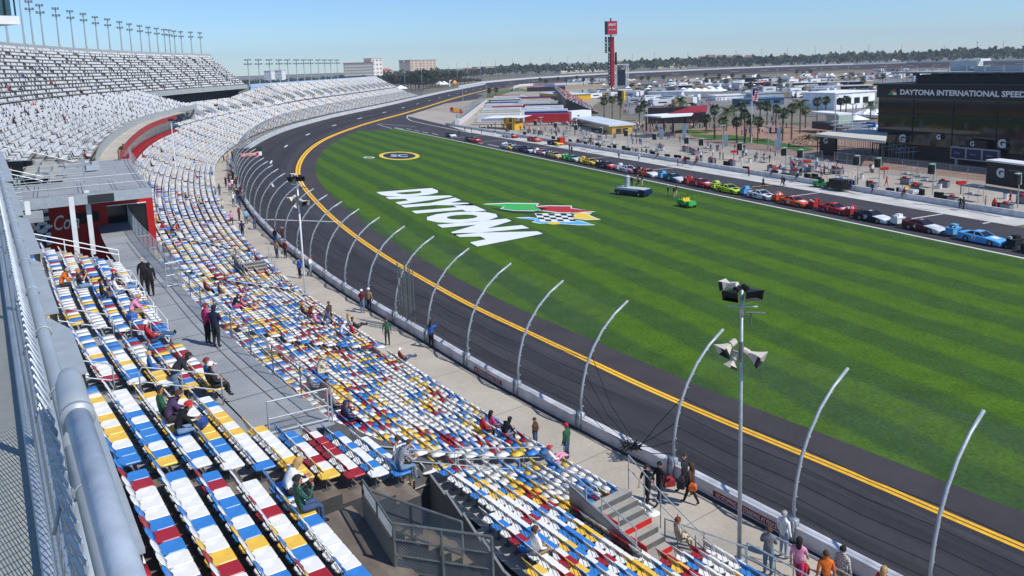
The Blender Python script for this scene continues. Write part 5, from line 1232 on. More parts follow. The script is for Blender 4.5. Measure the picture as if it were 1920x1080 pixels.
def cloth(hexc):
    if hexc not in _cl: _cl[hexc] = mat('cloth_'+hexc, hexc, .85, 0, .22, 9, bump=.3)
    return _cl[hexc]
def plaid(name, c1, c2, sc=34):
    m = bpy.data.materials.new(name); m.use_nodes = True; n = m.node_tree.nodes; L = m.node_tree.links; b = n['Principled BSDF']; b.inputs['Roughness'].default_value = .85
    tc = n.new('ShaderNodeTexCoord'); ck = n.new('ShaderNodeTexChecker'); ck.inputs['Scale'].default_value = sc; ck.inputs['Color1'].default_value = lin(c1); ck.inputs['Color2'].default_value = lin(c2)
    L.new(tc.outputs['Object'], ck.inputs['Vector']); L.new(ck.outputs[0], b.inputs['Base Color']); _cl[name] = m; return name
NP = 0
COLN = {'k': '17171b', 'n': '1d2440', 'w': 'e4e4e2', 'r': 'b5232a', 'R': '6d2429', 'b': '2c5fae', 'g': '6f7276', 'G': '27563b', 'o': 'd2691f', 'p': 'c23a6b', 'P': 'd98fae', 'y': 'd8b33c', 't': '8d7a5f', 'B': '4c3527', 'j': '3d5170', 'l': '8ea3b8', 'e': 'c9bca0', 's': '7fb7cf', 'J': '6c84a0', 'd': '2b2c31', 'v': '4b3a5c'}
def colour(c): return cloth(COLN[c]) if c in COLN else _cl.get(c) or cloth(c)
HAIRC = {'k': '1b1512', 'b': '4a3220', 'y': 'b08d57', 'g': '9a9a96', 'r': '7a2f1c', 'W': 'e8e8e6', 'R': 'b51f26', 'D': '1c1d22', 'N': '20305c', 'O': 'b96a2a', 'S': 'b6a98c'}
GIB = {'short': 'hair', 'long': 'hair', 'cap': 'cap', 'bald': 'hair'}
def person(loc, rz, kind, shirt, trou, hair=('short', 'b'), lab=None, group=None, h=1.75, sleeve=None, shoes='k', slim=None, cat='person'):
    global NP; NP += 1
    if slim is None: slim = rs.choice((.92, 1.0, 1.0, 1.12))
    me, H_, hm = make_body(kind, slim)
    o = bpy.data.objects.new('person', me); COL.objects.link(o); o.location = loc; o.rotation_euler = (0, 0, rz); k = h/1.72; o.scale = (k, k, k)
    sk = rs.choice(TONES); ms = [sk, colour(shirt), colour(trou), colour(shoes), colour(sleeve) if sleeve and sleeve != '0' else (sk if sleeve == '0' else colour(shirt)), EYE]
    for i, m_ in enumerate(ms): o.material_slots[i].link = 'OBJECT'; o.material_slots[i].material = m_
    st = hair[0]
    if st not in H_: H_[st] = hm(st)
    c = bpy.data.objects.new(GIB[st], H_[st]); COL.objects.link(c); c.parent = o; c.material_slots[0].link = 'OBJECT'; c.material_slots[0].material = mat('hair_'+hair[1], HAIRC[hair[1]], .8, 0, .2, 20)
    tag(o, lab or 'person', cat, group); return o
def face(px0, py0, px1, py1, z):   # heading whose picture direction is (px0,py0)->(px1,py1)
    d = un(px1, py1, z)-un(px0, py0, z); return math.atan2(d[1], d[0])-math.pi/2
ZP = 4.3
plaid('plaid_grey', 'b9bcc0', '4d5158', 30); plaid('plaid_green', '2f6b57', '16302c', 24); plaid('plaid_blue', '2f7fc9', '10213d', 26); plaid('plaid_tan', 'd6cfc2', '6d6a6c', 22); 
# promenade: x, y(feet), z, heading px dx,dy, pose, shirt, trousers, hair, label
WALKERS = [
 (1214, 949, ZP, (-1, .9), 'walk', 'k', 'k', ('cap', 'D'), 'man in black shirt and trousers walking away on the promenade, nearest the seats', {'sleeve': '0'}),
 (1237, 944, ZP, (-1, .6), 'walk', 'k', 'd', ('short', 'k'), 'man in black hooded jacket walking beside the man in the black shirt', {}),
 (1296, 946, ZP, (-1, -.4), 'walk', 'B', 'k', ('long', 'b'), 'person in brown jacket striding along the wall with an orange bag', {}),
 (1284, 928, ZP, (-1, -.5), 'walk', 'd', 'd', ('bald', 'b'), 'bald man with dark backpack behind the person in the brown jacket', {}),
 (1063, 864, ZP, (-1, -.3), 'stand', 'G', 'j', ('short', 'R'), 'man in green jacket standing by the gathered fence cables', {}),
 (1004, 842, ZP, (1, .2), 'fold', 'B', 'j', ('short', 'b'), 'boy in dark brown jacket on the promenade edge above the reclining man', {'h': 1.5}),
 (809, 653, ZP, (1, -.6), 'camera', 'b', 'k', ('long', 'k'), 'woman in blue top holding a camera up at the fence', {}),
 (727, 647, ZP, (.2, 1), 'stand', 'G', 'd', ('short', 'b'), 'man in open green jacket standing alone mid promenade', {}),
 (680, 587, ZP, (1, -.6), 'fold', 'R', 'J', ('cap', 'W'), 'man in red vest, pale jeans and white cap at the fence gate', {}),
 (693, 584, ZP, (1, -.6), 'stand', 't', 'n', ('cap', 'W'), 'person in tan top and dark jeans beside the man in the red vest', {}),
 (619, 612, ZP, (1, .3), 'walk', 'B', 'j', ('short', 'b'), 'man in brown sweater and jeans walking beside the front seats', {}),
 (563, 522, ZP, (-1, .3), 'stand', 'b', 'n', ('short', 'k'), 'person in blue behind the white speaker pole', {}),
 (583, 518, ZP, (1, 0), 'fold', 'w', 'J', ('cap', 'R'), 'person in white top, pale jeans and red cap right of the white speaker pole', {}),
 (520, 484, ZP, (-1, .3), 'stand', 't', 'j', ('short', 'b'), 'person in tan jacket and jeans, nearest left in the group by the wall', {}),
 (536, 484, ZP, (-1, .3), 'stand', 'R', 'd', ('short', 'b'), 'person in maroon top and dark trousers, right of the tan jacket', {}),
 (517, 459, ZP, (1, -.3), 'stand', 'k', 'b', ('short', 'k'), 'person in black jacket behind the tan jacket', {}),
 (530, 457, ZP, (1, 0), 'point', 'R', 'd', ('cap', 'W'), 'man in maroon pointing over the track, white cap', {}),
 (455, 444, ZP, (.3, -1), 'walk', 'n', 'n', ('short', 'k'), 'person in navy walking on the promenade beside the seats', {}),
 (418, 399, ZP, (.2, 1), 'walk', 'e', 'J', ('short', 'b'), 'person in pale orange top and jeans walking towards the camera', {}),
 (435, 423, ZP, (0, 1), 'stand', 'P', 'd', ('short', 'b'), 'person in pink and dark trousers left of the light blue shirt', {}),
 (449, 414, ZP, (1, 0), 'stand', 'R', 'd', ('cap', 'W'), 'person in maroon and white cap among the far promenade group', {}),
 (462, 420, ZP, (0, 1), 'stand', 's', 'n', ('short', 'k'), 'person in light blue shirt among the far promenade group', {}),
 (478, 431, ZP, (1, -.5), 'bend', 'v', 'j', ('short', 'k'), 'person in dark purple leaning at the wall, jeans', {}),
 (398, 333, ZP, (0, 1), 'walk', 'l', 'j', ('short', 'b'), 'person in pale blue walking far down the promenade', {}),
 (1469, 1046, ZP, (1, -.5), 'stand', 'w', 'l', ('short', 'g'), 'man in white sweater and pale jeans looking over the wall, bottom right', {}),
 (1440, 1078, ZP, (.3, -1), 'fold', 'g', 'J', ('short', 'b'), 'person in grey vest beside the ramp railing at the bottom', {}),
 (1497, 1100, ZP, (.5, -1), 'walk', 'P', 'p', ('long', 'k'), 'woman in pale pink top with a red bag at the bottom edge', {}),
 (1547, 1128, ZP, (-.3, -1), 'stand', 'o', 'k', ('short', 'b'), 'person in orange shirt at the bottom edge between pink and plaid', {}),
 (1578, 1118, ZP, (.7, -.6), 'stand', 'plaid_tan', 't', ('short', 'k'), 'man in pale plaid shirt by the wall at the bottom edge', {}),
 (1654, 1160, ZP, (.8, -.6), 'stand', 'r', 'k', ('long', 'y'), 'woman with long fair brown hair at the bottom edge, rightmost visitor', {}),
 (391, 646, ZW, (.9, -.3), 'stand', 'p', 'k', ('short', 'r'), 'woman in magenta jacket and black skirt at the walkway fence', {}),
 (407, 651, ZW, (.9, -.5), 'fold', 'n', 'd', ('short', 'k'), 'man in dark navy clothes at the walkway fence beside the magenta jacket', {}),
 (284, 556, ZW, (-.4, -1), 'stand', 'k', 'k', ('short', 'k'), 'person dressed all in black standing at the end of the walkway', {}),
 (272, 546, ZW, (.2, 1), 'stand', 'k', 'd', ('cap', 'S'), 'man in black with a straw hat at the end of the walkway', {}),
 (224, 301, 13.8, (1, -.1), 'bend', 'B', 't', ('short', 'b'), 'man leaning on the platform railing before the concrete suite roof', {}),
]
for x, y, z, dr, kd, a, b, hr, lab, kw in WALKERS:
    d = un(x+dr[0]*8, y+dr[1]*8, z)-un(x, y, z); person(tuple(un(x, y, z)), math.atan2(d[1], d[0])-math.pi/2, kd, a, b, hr, lab, None, **kw)
# far visitors crowding along the fence
FX = [(424, 352), (430, 345), (436, 356), (438, 340), (441, 366), (444, 352), (433, 330), (440, 322), (447, 340), (432, 318), (426, 310), (437, 308), (442, 330), (428, 300), (436, 298), (441, 312), (445, 378), (452, 371), (438, 385), (450, 388), (458, 380), (446, 320), (420, 305), (431, 362), (412, 366), (405, 372)]
TOPS = [('k', 'black'), ('R', 'maroon'), ('w', 'white'), ('n', 'navy'), ('t', 'tan'), ('r', 'red'), ('g', 'grey'), ('P', 'pink'), ('G', 'green'), ('l', 'pale blue'), ('o', 'orange'), ('b', 'blue'), ('B', 'brown'), ('y', 'yellow'), ('v', 'purple'), ('s', 'light blue')]
for i, (x, y) in enumerate(FX):
    c, nm = TOPS[i % len(TOPS)]; tr, tn = (('d', 'dark trousers'), ('j', 'blue jeans'), ('k', 'black trousers'), ('t', 'tan trousers'))[(i//len(TOPS)) % 4]
    person(tuple(un(x, y, ZP)), rs.uniform(-2.8, -1), rs.choice(('stand', 'fold', 'walk', 'camera')), c, tr, (rs.choice(('short', 'cap', 'long')), rs.choice('kbygWD')), f'distant person in {nm} top and {tn} in the crowd at the bend fence', 'visitors at the fence by the bend')
# seated people: hip pixel, tier, pose, shirt, trousers, hair, label
def seat_at(x, y, tier):
    best = None
    for i, a in enumerate(seats):
        if a[8] not in tier: continue
        q = pr((a[0], a[1], a[2]+.55))
        if q[2] < 3: continue
        e = (q[0]-x)**2+(q[1]-y)**2
        if best is None or e < best[0]: best = (e, i)
    return best[1]
SIT = [
 (96, 540, 'm', 'sit_lean', 'o', 'd', ('short', 'g'), 'man in bright orange shirt sitting by the pipe rail', {'sleeve': '0'}),
 (143, 535, 'm', 'sit_phone', 'd', 'J', ('cap', 'O'), 'woman in black top and orange cap below the red booth mural', {'sleeve': '0'}),
 (190, 557, 'm', 'sit_spread', 'k', 'j', ('cap', 'D'), 'man in black shirt and black cap sitting beside a white sweatshirt', {}),
 (212, 553, 'm', 'sit_legs', 'w', 'J', ('short', 'N'), 'person in white sweatshirt with legs stretched out, jeans', {}),
 (206, 537, 'm', 'sit', 'd', 'd', ('cap', 'R'), 'person in dark clothes and red cap behind the white sweatshirt', {}),
 (236, 590, 'm', 'sit_lean', 'P', 't', ('short', 'y'), 'person in pale pink top near the white double handrails', {}),
 (268, 632, 'm', 'sit_legs', 'r', 'j', ('cap', 'W'), 'man in red shirt, jeans and pale cap with his feet up', {}),
 (266, 700, 'm', 'sit', 'b', 'b', ('short', 'y'), 'blond child in blue sitting beside the standing man in black', {'h': 1.45}),
 (312, 768, 'm', 'sit', 'G', 'd', ('cap', 'D'), 'man in dark green shirt, farthest of three in a row', {}),
 (322, 780, 'm', 'sit_lean', 'v', 'd', ('short', 'b'), 'person in plum top in the middle of three in a row', {}),
 (340, 800, 'm', 'sit_lean', 'k', 'J', ('cap', 'R'), 'man in black with a bright red cap, pale jeans', {}),
 (395, 722, 'm', 'sit', 'd', 'd', ('cap', 'W'), 'person in charcoal top and white cap beside the blue plaid shirt', {}),
 (420, 745, 'm', 'sit', 'plaid_blue', 'd', ('short', 'r'), 'woman in blue and black plaid blouse near the walkway', {}),
 (527, 920, 'm', 'sit_lean', 'w', 'd', ('long', 'y'), 'woman with long fair hair and white top in the front rows', {}),
 (553, 950, 'm', 'sit_phone', 'plaid_green', 'j', ('cap', 'D'), 'man in green plaid shirt and dark cap beside the fair haired woman', {}),
 (793, 925, 'm', 'sit_lean', 'plaid_grey', 'J', ('bald', 'b'), 'balding man in grey checked shirt sitting beside the stairwell', {}),
 (378, 548, 'l', 'sit', 'R', 'd', ('cap', 'S'), 'person in maroon top behind the near walkway fence end', {}),
 (408, 550, 'l', 'sit', 'B', 'e', ('short', 'b'), 'person in brown sitting beside the maroon top', {}),
 (436, 570, 'l', 'sit_lean', 'k', 'p', ('short', 'b'), 'person in black top with pink trousers in the lower seats', {}),
 (452, 574, 'l', 'sit', 'p', 'd', ('short', 'k'), 'person in pink beside the black top', {'h': 1.5}),
 (562, 590, 'l', 'sit', 'B', 'd', ('short', 'O'), 'person in dark brown at the far end of a long seated group', {}),
 (572, 596, 'l', 'sit_lean', 'R', 'd', ('short', 'b'), 'person in maroon second from the far end of the long seated group', {}),
 (590, 604, 'l', 'sit', 'P', 'j', ('cap', 'W'), 'person in pink and white cap in the long seated group', {}),
 (603, 608, 'l', 'sit_lean', 'j', 'J', ('cap', 'N'), 'person in slate blue shirt and blue cap in the long seated group', {}),
 (635, 622, 'l', 'sit_lean', 'w', 'J', ('short', 'W'), 'white haired person in white top near the front seats', {}),
 (654, 632, 'l', 'sit', 'r', 'e', ('short', 'g'), 'man in bright red shirt and beige trousers near the front seats', {}),
 (661, 622, 'l', 'sit_legs', 'd', 'd', ('short', 'b'), 'person in dark clothes stretching legs over the front row', {}),
 (650, 612, 'l', 'sit', 'e', 'd', ('long', 'y'), 'fair haired person in beige behind the dark clothes', {}),
 (752, 680, 'l', 'sit_legs', 'R', 'j', ('cap', 'W'), 'man in white cap reclining in the front row, jeans', {}),
 (583, 728, 'l', 'sit', 'g', 'd', ('short', 'W'), 'person in grey top at the far end of the near group of six', {}),
 (588, 706, 'l', 'sit_lean', 'e', 'e', ('cap', 'S'), 'person in beige behind the near group of six', {}),
 (600, 742, 'l', 'sit_lean', 'B', 'd', ('short', 'b'), 'person in brown second in the near group of six', {}),
 (609, 752, 'l', 'sit', 'r', 'd', ('short', 'b'), 'person in bright red jacket in the near group of six', {}),
 (622, 764, 'l', 'sit', 'g', 'd', ('cap', 'S'), 'man in grey shirt fourth in the near group of six', {}),
 (634, 776, 'l', 'sit_lean', 'R', 'd', ('short', 'y'), 'fair haired person in maroon fifth in the near group of six', {}),
 (648, 792, 'l', 'sit', 'j', 'n', ('cap', 'N'), 'man in slate jacket and blue cap, nearest of the near group of six', {}),
 (498, 664, 'l', 'sit', 'w', 't', ('short', 'W'), 'white haired man in white behind the mesh of the walkway fence', {}),
 (908, 812, 'l', 'sit', 'r', 'd', ('short', 'y'), 'fair haired person in red jacket near the front seats', {}),
 (924, 798, 'l', 'sit', 'p', 'j', ('long', 'k'), 'woman in pink top with long dark hair beside the red jacket', {}),
 (936, 820, 'l', 'sit_lean', 'k', 'g', ('short', 'k'), 'man in black shirt and grey trousers near the red jacket', {}),
 (1028, 856, 'l', 'sit_legs', 'w', 'P', ('cap', 'R'), 'man in white shirt and red cap reclining in the front row', {}),
 (1007, 1030, 'l', 'sit', 'w', 't', ('short', 'b'), 'person just above the grey partition with sunglasses on the hair', {}),
 (298, 430, 'l', 'sit_lean', 'r', 'J', ('short', 'b'), 'person in red top and pale jeans below the booth window', {}),
 (312, 438, 'l', 'sit_lean', 'R', 'j', ('short', 'b'), 'person in maroon beside the red top below the booth window', {}),
 (330, 432, 'l', 'sit', 'r', 'J', ('short', 'k'), 'second person in red right of the maroon top', {}),
 (296, 415, 'l', 'sit', 'o', 'd', ('short', 'y'), 'person in orange directly beside the booth window', {}),
 (300, 474, 'l', 'sit', 'v', 'd', ('cap', 'S'), 'person in purple by the railing in front of the booth', {}),
 (480, 488, 'l', 'sit_legs', 'R', 'j', ('cap', 'R'), 'man in maroon in the front row left of the tan jacket', {}),
 (430, 492, 'l', 'sit_lean', 'd', 'w', ('short', 'b'), 'person in dark top beside the distant dark partition', {}),
 (367, 333, 'l', 'sit_legs', 'r', 'b', ('short', 'r'), 'person in red top and blue trousers in the distant front seats', {}),
 (350, 372, 'l', 'sit', 'k', 'w', ('short', 'k'), 'person in black with white trousers in the distant lower seats', {}),
 (378, 380, 'l', 'sit', 'y', 'd', ('short', 'k'), 'person in yellow in the distant lower seats', {}),
 (268, 296, 'l', 'sit', 'r', 'd', ('short', 'b'), 'person in red under the red suite fascia', {}),
 (284, 312, 'l', 'sit', 'k', 'd', ('short', 'b'), 'lone person in black in the curve of pale seats', {}),
 (300, 284, 'l', 'sit', 'B', 'd', ('short', 'b'), 'person in brown high in the curve of pale seats', {}),
 (362, 306, 'l', 'sit', 'b', 'w', ('short', 'k'), 'person in blue and white in the curve of pale seats', {}),
 (322, 300, 'l', 'sit', 'k', 'R', ('short', 'b'), 'person in black and maroon in the curve of pale seats', {}),
]
used = set()
for x, y, tr, kd, a, b, hr, lab, kw in SIT:
    i = seat_at(x, y, ('mid',) if tr == 'm' else ('low', 'far'))
    while i in used: i += 1
    used.add(i); q = seats[i]; f = (-q[5], -q[6]); rz = math.atan2(f[1], f[0])-math.pi/2
    person((q[0], q[1], q[2]+.0), rz, kd, a, b, hr, lab, None, **kw)
UPP = [(15, 170), (45, 210), (68, 215), (35, 165), (74, 130), (92, 155), (150, 175), (153, 205), (283, 160), (290, 150), (60, 198), (24, 235), (160, 296), (225, 175), (42, 145), (305, 163), (366, 160), (118, 222), (243, 205)]
UPC = [('r', 'red'), ('k', 'black'), ('R', 'maroon'), ('g', 'grey'), ('b', 'blue')]
for i, (x, y) in enumerate(UPP):
    j = seat_at(x, y, ('up',)); q = seats[j]; c, nm = UPC[i % 5]; rz = math.atan2(-q[6], -q[5])-math.pi/2; kd, kn = [('sit', 'sitting'), ('sit_lean', 'leaning forward'), ('sit_spread', 'sprawling'), ('sit_phone', 'looking at a phone')][(i//5) % 4]
    person((q[0], q[1], q[2]), rz, kd, c, 'd', ('short', 'kbyg'[i % 4]), f'far spectator in {nm} {kn} in the white upper tier', 'spectators in the upper tier')
# two standing men in the middle tier
q = seats[seat_at(292, 712, ('mid',))]; person((q[0]-.5*q[5], q[1]-.5*q[6], q[2]-.3), math.atan2(-q[6], -q[5])-math.pi/2, 'bend', 'd', 'J', ('cap', 'B' if False else 'D'), 'heavy man in black sweater bent over a child', None, slim=1.25)
q = seats[seat_at(828, 962, ('mid',))]; person((q[0]-.4*q[5], q[1]-.4*q[6], q[2]-.3), math.atan2(q[4], q[3])-math.pi/2, 'bend', 'w', 't', ('short', 'b'), 'man in white shirt with grey sleeves standing by the long partition', None, sleeve='g')
# man on the steps
p = un(1266, 1030, 4.5); person((p[0], p[1], 4.35), face(1266, 1030, 1290, 1025, 4.5), 'sit', 'e', 'e', ('short', 'r'), 'man in long beige coat sitting at the foot of the red stairs')
# bags
def bag(lab, loc, size, col, name='bag', cat='bag'):
    x, y, z = [k*.42 for k in size[:2]]+[size[2]*.8]; q = MB(); V = []
    for h, k in ((0, .85), (z*.15, 1), (z*.7, .95), (z*.95, .6), (z, .35)): V += [(-x*k, -y*k, h), (x*k, -y*k, h), (x*k, y*k, h), (-x*k, y*k, h)]
    q.add(V, [(3, 2, 1, 0), (16, 17, 18, 19)]+[(4*i+j, 4*i+(j+1) % 4, 4*i+4+(j+1) % 4, 4*i+4+j) for i in range(4) for j in range(4)])
    o = q.build(name, mat('bag_'+col, col, .8, 0, .25, 8, bump=.3), None, loc, rs.uniform(0, 3)); q = MB(); q.tube([(-x*.6, 0, z*.9), (0, 0, z*1.3), (x*.6, 0, z*.9)], .012, 5); q.build('handle', M_BLACK, o); tag(o, lab, cat)
bag('bright orange shoulder bag carried at the hip by the person in brown', tuple(un(1299, 920, ZP+.75)), (.34, .22, .4), 'd96a2a')
bag('red and dark wheeled travel bag between the walking group and the wall', tuple(un(1253, 910, ZP)), (.6, .4, .5), '8d2430')
bag('red handbag hanging beside the woman in pale pink', tuple(un(1509, 1078, ZP+.4)), (.25, .3, .5), 'b02033')
bag('black rucksack on the back of the bald man', tuple(un(1277, 915, ZP+.8)), (.35, .3, .55), '22242a')
bag('blue shoulder bag left on a seat beside the red cap', tuple(un(378, 800, 11.9)), (.4, .3, .35), '264a8c')
bag('blue and white rucksack on a seat near the white double handrails', tuple(un(248, 600, 12.0)), (.4, .35, .4), '3a64a8')
# ------------------------------------------------------------------ race cars
def tex_paint(name, col): return mat('paint_'+name, col, .35, 0, .05, 2, spec=.35, coat=.15)
CP = {'blue': '153f92', 'dred': '5d1a24', 'silver': 'c9cdd0', 'black': '15161a', 'white': 'e4e5e6', 'red': 'c81f24', 'orange': 'e0571b', 'lime': 'c6dd22', 'teal': '1a5068', 'yellow': 'e6b422', 'gold': 'c7a85a', 'pink': 'd98b98', 'green': '234a2e', 'navy': '1b2a52', 'grey': '7b8087'}
M_GLASS = mat('car_glass', '14181c', .08, 0, 0, spec=.8); M_TYRE = mat('tyre', '141414', .8, 0, .1); M_RIM = mat('rim', '8c8f92', .4, .5, 0)
def car_body():
    mb = MB(); st = [(-2.52, .82, .30, .86), (-2.42, .92, .22, .96), (-1.9, .97, .17, .99), (-1.2, .985, .15, .965), (-.3, .985, .15, .93), (.6, .98, .15, .88), (1.3, .975, .15, .80), (1.95, .95, .16, .70), (2.35, .88, .17, .60), (2.55, .70, .2, .47)]
    V = []; 
    for x, w_, zb, zt in st: V += [(x, -w_*.96, zb), (x, -w_, zb+(zt-zb)*.45), (x, -w_*.985, zt-.07), (x, -w_*.90, zt), (x, 0, zt+.03), (x, w_*.90, zt), (x, w_*.985, zt-.07), (x, w_, zb+(zt-zb)*.45), (x, w_*.96, zb)]
    n = 9; Fs = []; Ms = []
    for i in range(len(st)-1):
        for j in range(n-1): Fs.append((i*n+j, i*n+j+1, (i+1)*n+j+1, (i+1)*n+j)); Ms.append(1 if i >= 6 or (i >= 5 and 2 <= j <= 5) else 0)
        Fs.append((i*n+n-1, i*n, (i+1)*n, (i+1)*n+n-1)); Ms.append(0)
    Fs.append(tuple(range(n))[::-1]); Ms.append(0); Fs.append(tuple((len(st)-1)*n+k for k in range(n))); Ms.append(1)
    mb.v = V; mb.f = Fs; mb.m = Ms
    # roof
    mb.add([(-.95, -.60, 1.27), (-.05, -.62, 1.27), (-.05, .62, 1.27), (-.95, .60, 1.27), (-.5, 0, 1.31)], [(0, 1, 4), (1, 2, 4), (2, 3, 4), (3, 0, 4)], 0)
    for sg in (-1, 1):   # pillars
        mb.tube([(.72, .84*sg, .86), (-.05, .61*sg, 1.27), (-.95, .59*sg, 1.27), (-1.75, .80*sg, .97)], .045, 5, 0)
        mb.tube([(-.55, .88*sg, .92), (-.55, .60*sg, 1.27)], .05, 5, 0)
    mb.box((1.9, 0, .20), (1.2, 1.7, .10), 1); mb.box((-1.9, 0, .22), (1.1, 1.7, .1), 0)
    return mb
q = car_body(); _b = q.build('race_car', [M_DARK, M_DARK], smooth=False); BODY = _b.data; bpy.data.objects.remove(_b)
q = MB()
q.quad((.75, -.80, .885), (.75, .80, .885), (-.06, .585, 1.262), (-.06, -.585, 1.262)); q.quad((-.94, -.57, 1.262), (-.94, .57, 1.262), (-1.78, .74, .985), (-1.78, -.74, .985))
for sg in (-1, 1):
    P = [(.66, .85*sg, .90), (-.05, .612*sg, 1.255), (-.93, .592*sg, 1.255), (-1.70, .81*sg, .985)]; q.poly(P if sg > 0 else P[::-1])
_b = q.build('window', M_GLASS); WINM = _b.data; bpy.data.objects.remove(_b)
q = MB(); q.tube([(0, -.14, 0), (0, .14, 0)], .345, 18, 0); q.tube([(0, -.15, 0), (0, .15, 0)], .21, 14, 1); _b = q.build('wheel', [M_TYRE, M_RIM]); WHM = _b.data; bpy.data.objects.remove(_b)
q = MB(); q.box((-2.46, 0, 1.03), (.05, 1.62, .16)); _b = q.build('spoiler', M_DARK); SPM = _b.data; bpy.data.objects.remove(_b)
q = MB(); q.box((2.5, 0, .33), (.12, 1.1, .16)); _b = q.build('grille', M_BLACK); GRM = _b.data; bpy.data.objects.remove(_b)
CARANG = math.atan2(-PT[1], -PT[0])
def race_car(u, v, c1, c2, num, lab, numc='white', ang=None, group='stock cars lined up on pit road'):
    o = bpy.data.objects.new('race_car', BODY); COL.objects.link(o); o.location = pit(u, v, .02); o.rotation_euler = (0, 0, CARANG if ang is None else ang)
    for i, c in enumerate((c1, c2)): o.material_slots[i].link = 'OBJECT'; o.material_slots[i].material = tex_paint(c, CP[c])
    place('window', WINM, o); place('spoiler', SPM, o); place('grille', GRM, o)
    for x in (1.42, -1.40):
        for y in (-.86, .86): place('wheel', WHM, o, (x, y, .345))
    if num:
        q = MB()
        put_text(q, num, (-.75, -.992, .36), (1, 0, 0), (0, 0, 1), h_=.46, mi=0, offset=.04); put_text(q, num, (.25, .992, .36), (-1, 0, 0), (0, 0, 1), h_=.46, mi=0, offset=.04)
        put_text(q, num, (-.75, .38, 1.325), (0, -1, 0), (1, 0, 0), h_=.55, mi=0, offset=.04)
        q.quad((1.0, -.45, .885), (1.8, -.4, .775), (1.8, .4, .775), (1.0, .45, .885), 0)
        q.build('decal', tex_paint(numc, CP[numc]), o)
    tag(o, lab, 'race car', group); return o
def pit_cart(u, v, c, lab):
    r = empty('tool_cart', pit(u, v, .02), CARANG); tag(r, lab, 'tool cart', 'tool carts parked behind the race cars')
    q = MB(); q.box((0, 0, .62), (1.0, 1.4, .65)); q.box((0, 0, 1.0), (1.1, 1.5, .08)); q.box((-.1, .3, 1.2), (.6, .7, .35)); q.build('cabinet', tex_paint(c, CP[c]), r)
    q = MB()
    for k in range(7): q.box((rs.uniform(-.4, .4), rs.uniform(-.6, .6), 1.12), (rs.uniform(.15, .35), rs.uniform(.15, .4), rs.uniform(.15, .35)), rs.choice((0, 1, 2)))
    q.build('equipment', [M_BLACK, M_GALV, M_WHITE], r)
    for x in (-.4, .4):
        for y in (-.7, .7): w_ = place('wheel', WHM, r, (x, y, .17)); w_.scale = (.5, .5, .5)
CARS = [(-31.6, 'black', 'orange', '6', 'black and orange stock car cut by the right edge', 'black'), (-24.4, 'blue', 'blue', '77', 'bright blue stock car with a white 77', 'blue'), (-16.9, 'dred', 'silver', '4', 'dark maroon stock car with a silver nose', 'white'), (-9.7, 'black', 'white', '29', 'black stock car with white nose and number 29', 'red'),
 (-3.3, 'red', 'red', '1', 'red stock car with yellow mark on the hood', 'red'), (3.9, 'orange', 'orange', '20', 'orange stock car with a white windscreen', 'orange'), (10.9, 'white', 'white', '83', 'white stock car with a blue cart behind it', 'blue'), (18.1, 'lime', 'lime', '17', 'lime yellow stock car with number 17', 'lime'),
 (25.4, 'red', 'red', '42', 'red stock car with a big red cart behind, beside the lime car', 'red'), (33.0, 'teal', 'silver', '43', 'teal stock car with a pale nose', 'blue'), (41.0, 'orange', 'white', '11', 'dark orange stock car with a white nose', 'black'), (47.6, 'white', 'pink', '78', 'white stock car with a pink nose', 'white'),
 (55.2, 'black', 'red', '14', 'black stock car with a red nose', 'black'), (62.4, 'yellow', 'yellow', '18', 'plain yellow stock car', 'yellow'), (70.0, 'green', 'silver', '88', 'dark green stock car with a silver nose', 'green'), (78.0, 'gold', 'gold', '2', 'gold stock car between the dark green and the pink one', 'dred'), (84.8, 'pink', 'white', '5', 'pinkish red stock car with a white nose', 'white'), (91.8, 'navy', 'white', '48', 'navy stock car with a white nose', 'navy'), (97.6, 'grey', 'black', '31', 'grey stock car near the far end of the line', 'grey'), (103.5, 'white', 'yellow', '9', 'white stock car at the far end of the long line', 'white'),
 (127.0, 'orange', 'red', '99', 'orange red stock car standing apart far up pit road', None), (131.6, 'navy', 'gold', '24', 'navy and gold stock car behind the orange red one', None), (148.0, 'black', 'white', '0', 'farthest black and white stock car on pit road', None)]
for u, c1, c2, num, lab, cart in CARS:
    race_car(u, 3.15+rs.uniform(-.25, .25), c1, c2, num, lab, 'white' if c1 not in ('white', 'yellow', 'lime', 'silver') else 'black')
    if cart: pit_cart(u+3.9, 3.3, cart, 'cart of equipment right behind the '+lab[:lab.find(' stock')]+' stock car'+(' '+lab.split('stock car')[1].strip().split(',')[0] if 'stock car' in lab and len(lab.split()) < 9 else ''))
STALL = [(964, 256.5, 'white', 'white', '7', 'white car in the farthest concrete stall'), (990, 256, 'white', 'red', '36', 'white car with red nose in the second concrete stall'), (1026, 263.5, 'red', 'orange', '51', 'red car in the third concrete stall'), (1063, 270, 'black', 'yellow', '13', 'black and yellow car in the nearest occupied concrete stall')]
for x, y, c1, c2, num, lab in STALL:
    u, v = uv(x, y); race_car(u, 16.5, c1, c2, num, lab, 'white', CARANG+.15, 'stock cars parked in the concrete stalls')
u, v = uv(1077, 270); r = empty('tool_cart', pit(u, 17.6, .02), CARANG); tag(r, 'bright red boxy cart beside the black and yellow car', 'tool cart'); q = MB(); q.box((0, 0, 1.0), (1.6, 1.5, 1.8)); q.box((0, 0, 1.95), (1.7, 1.6, .12)); q.build('cabinet', tex_paint('red', CP['red']), r)
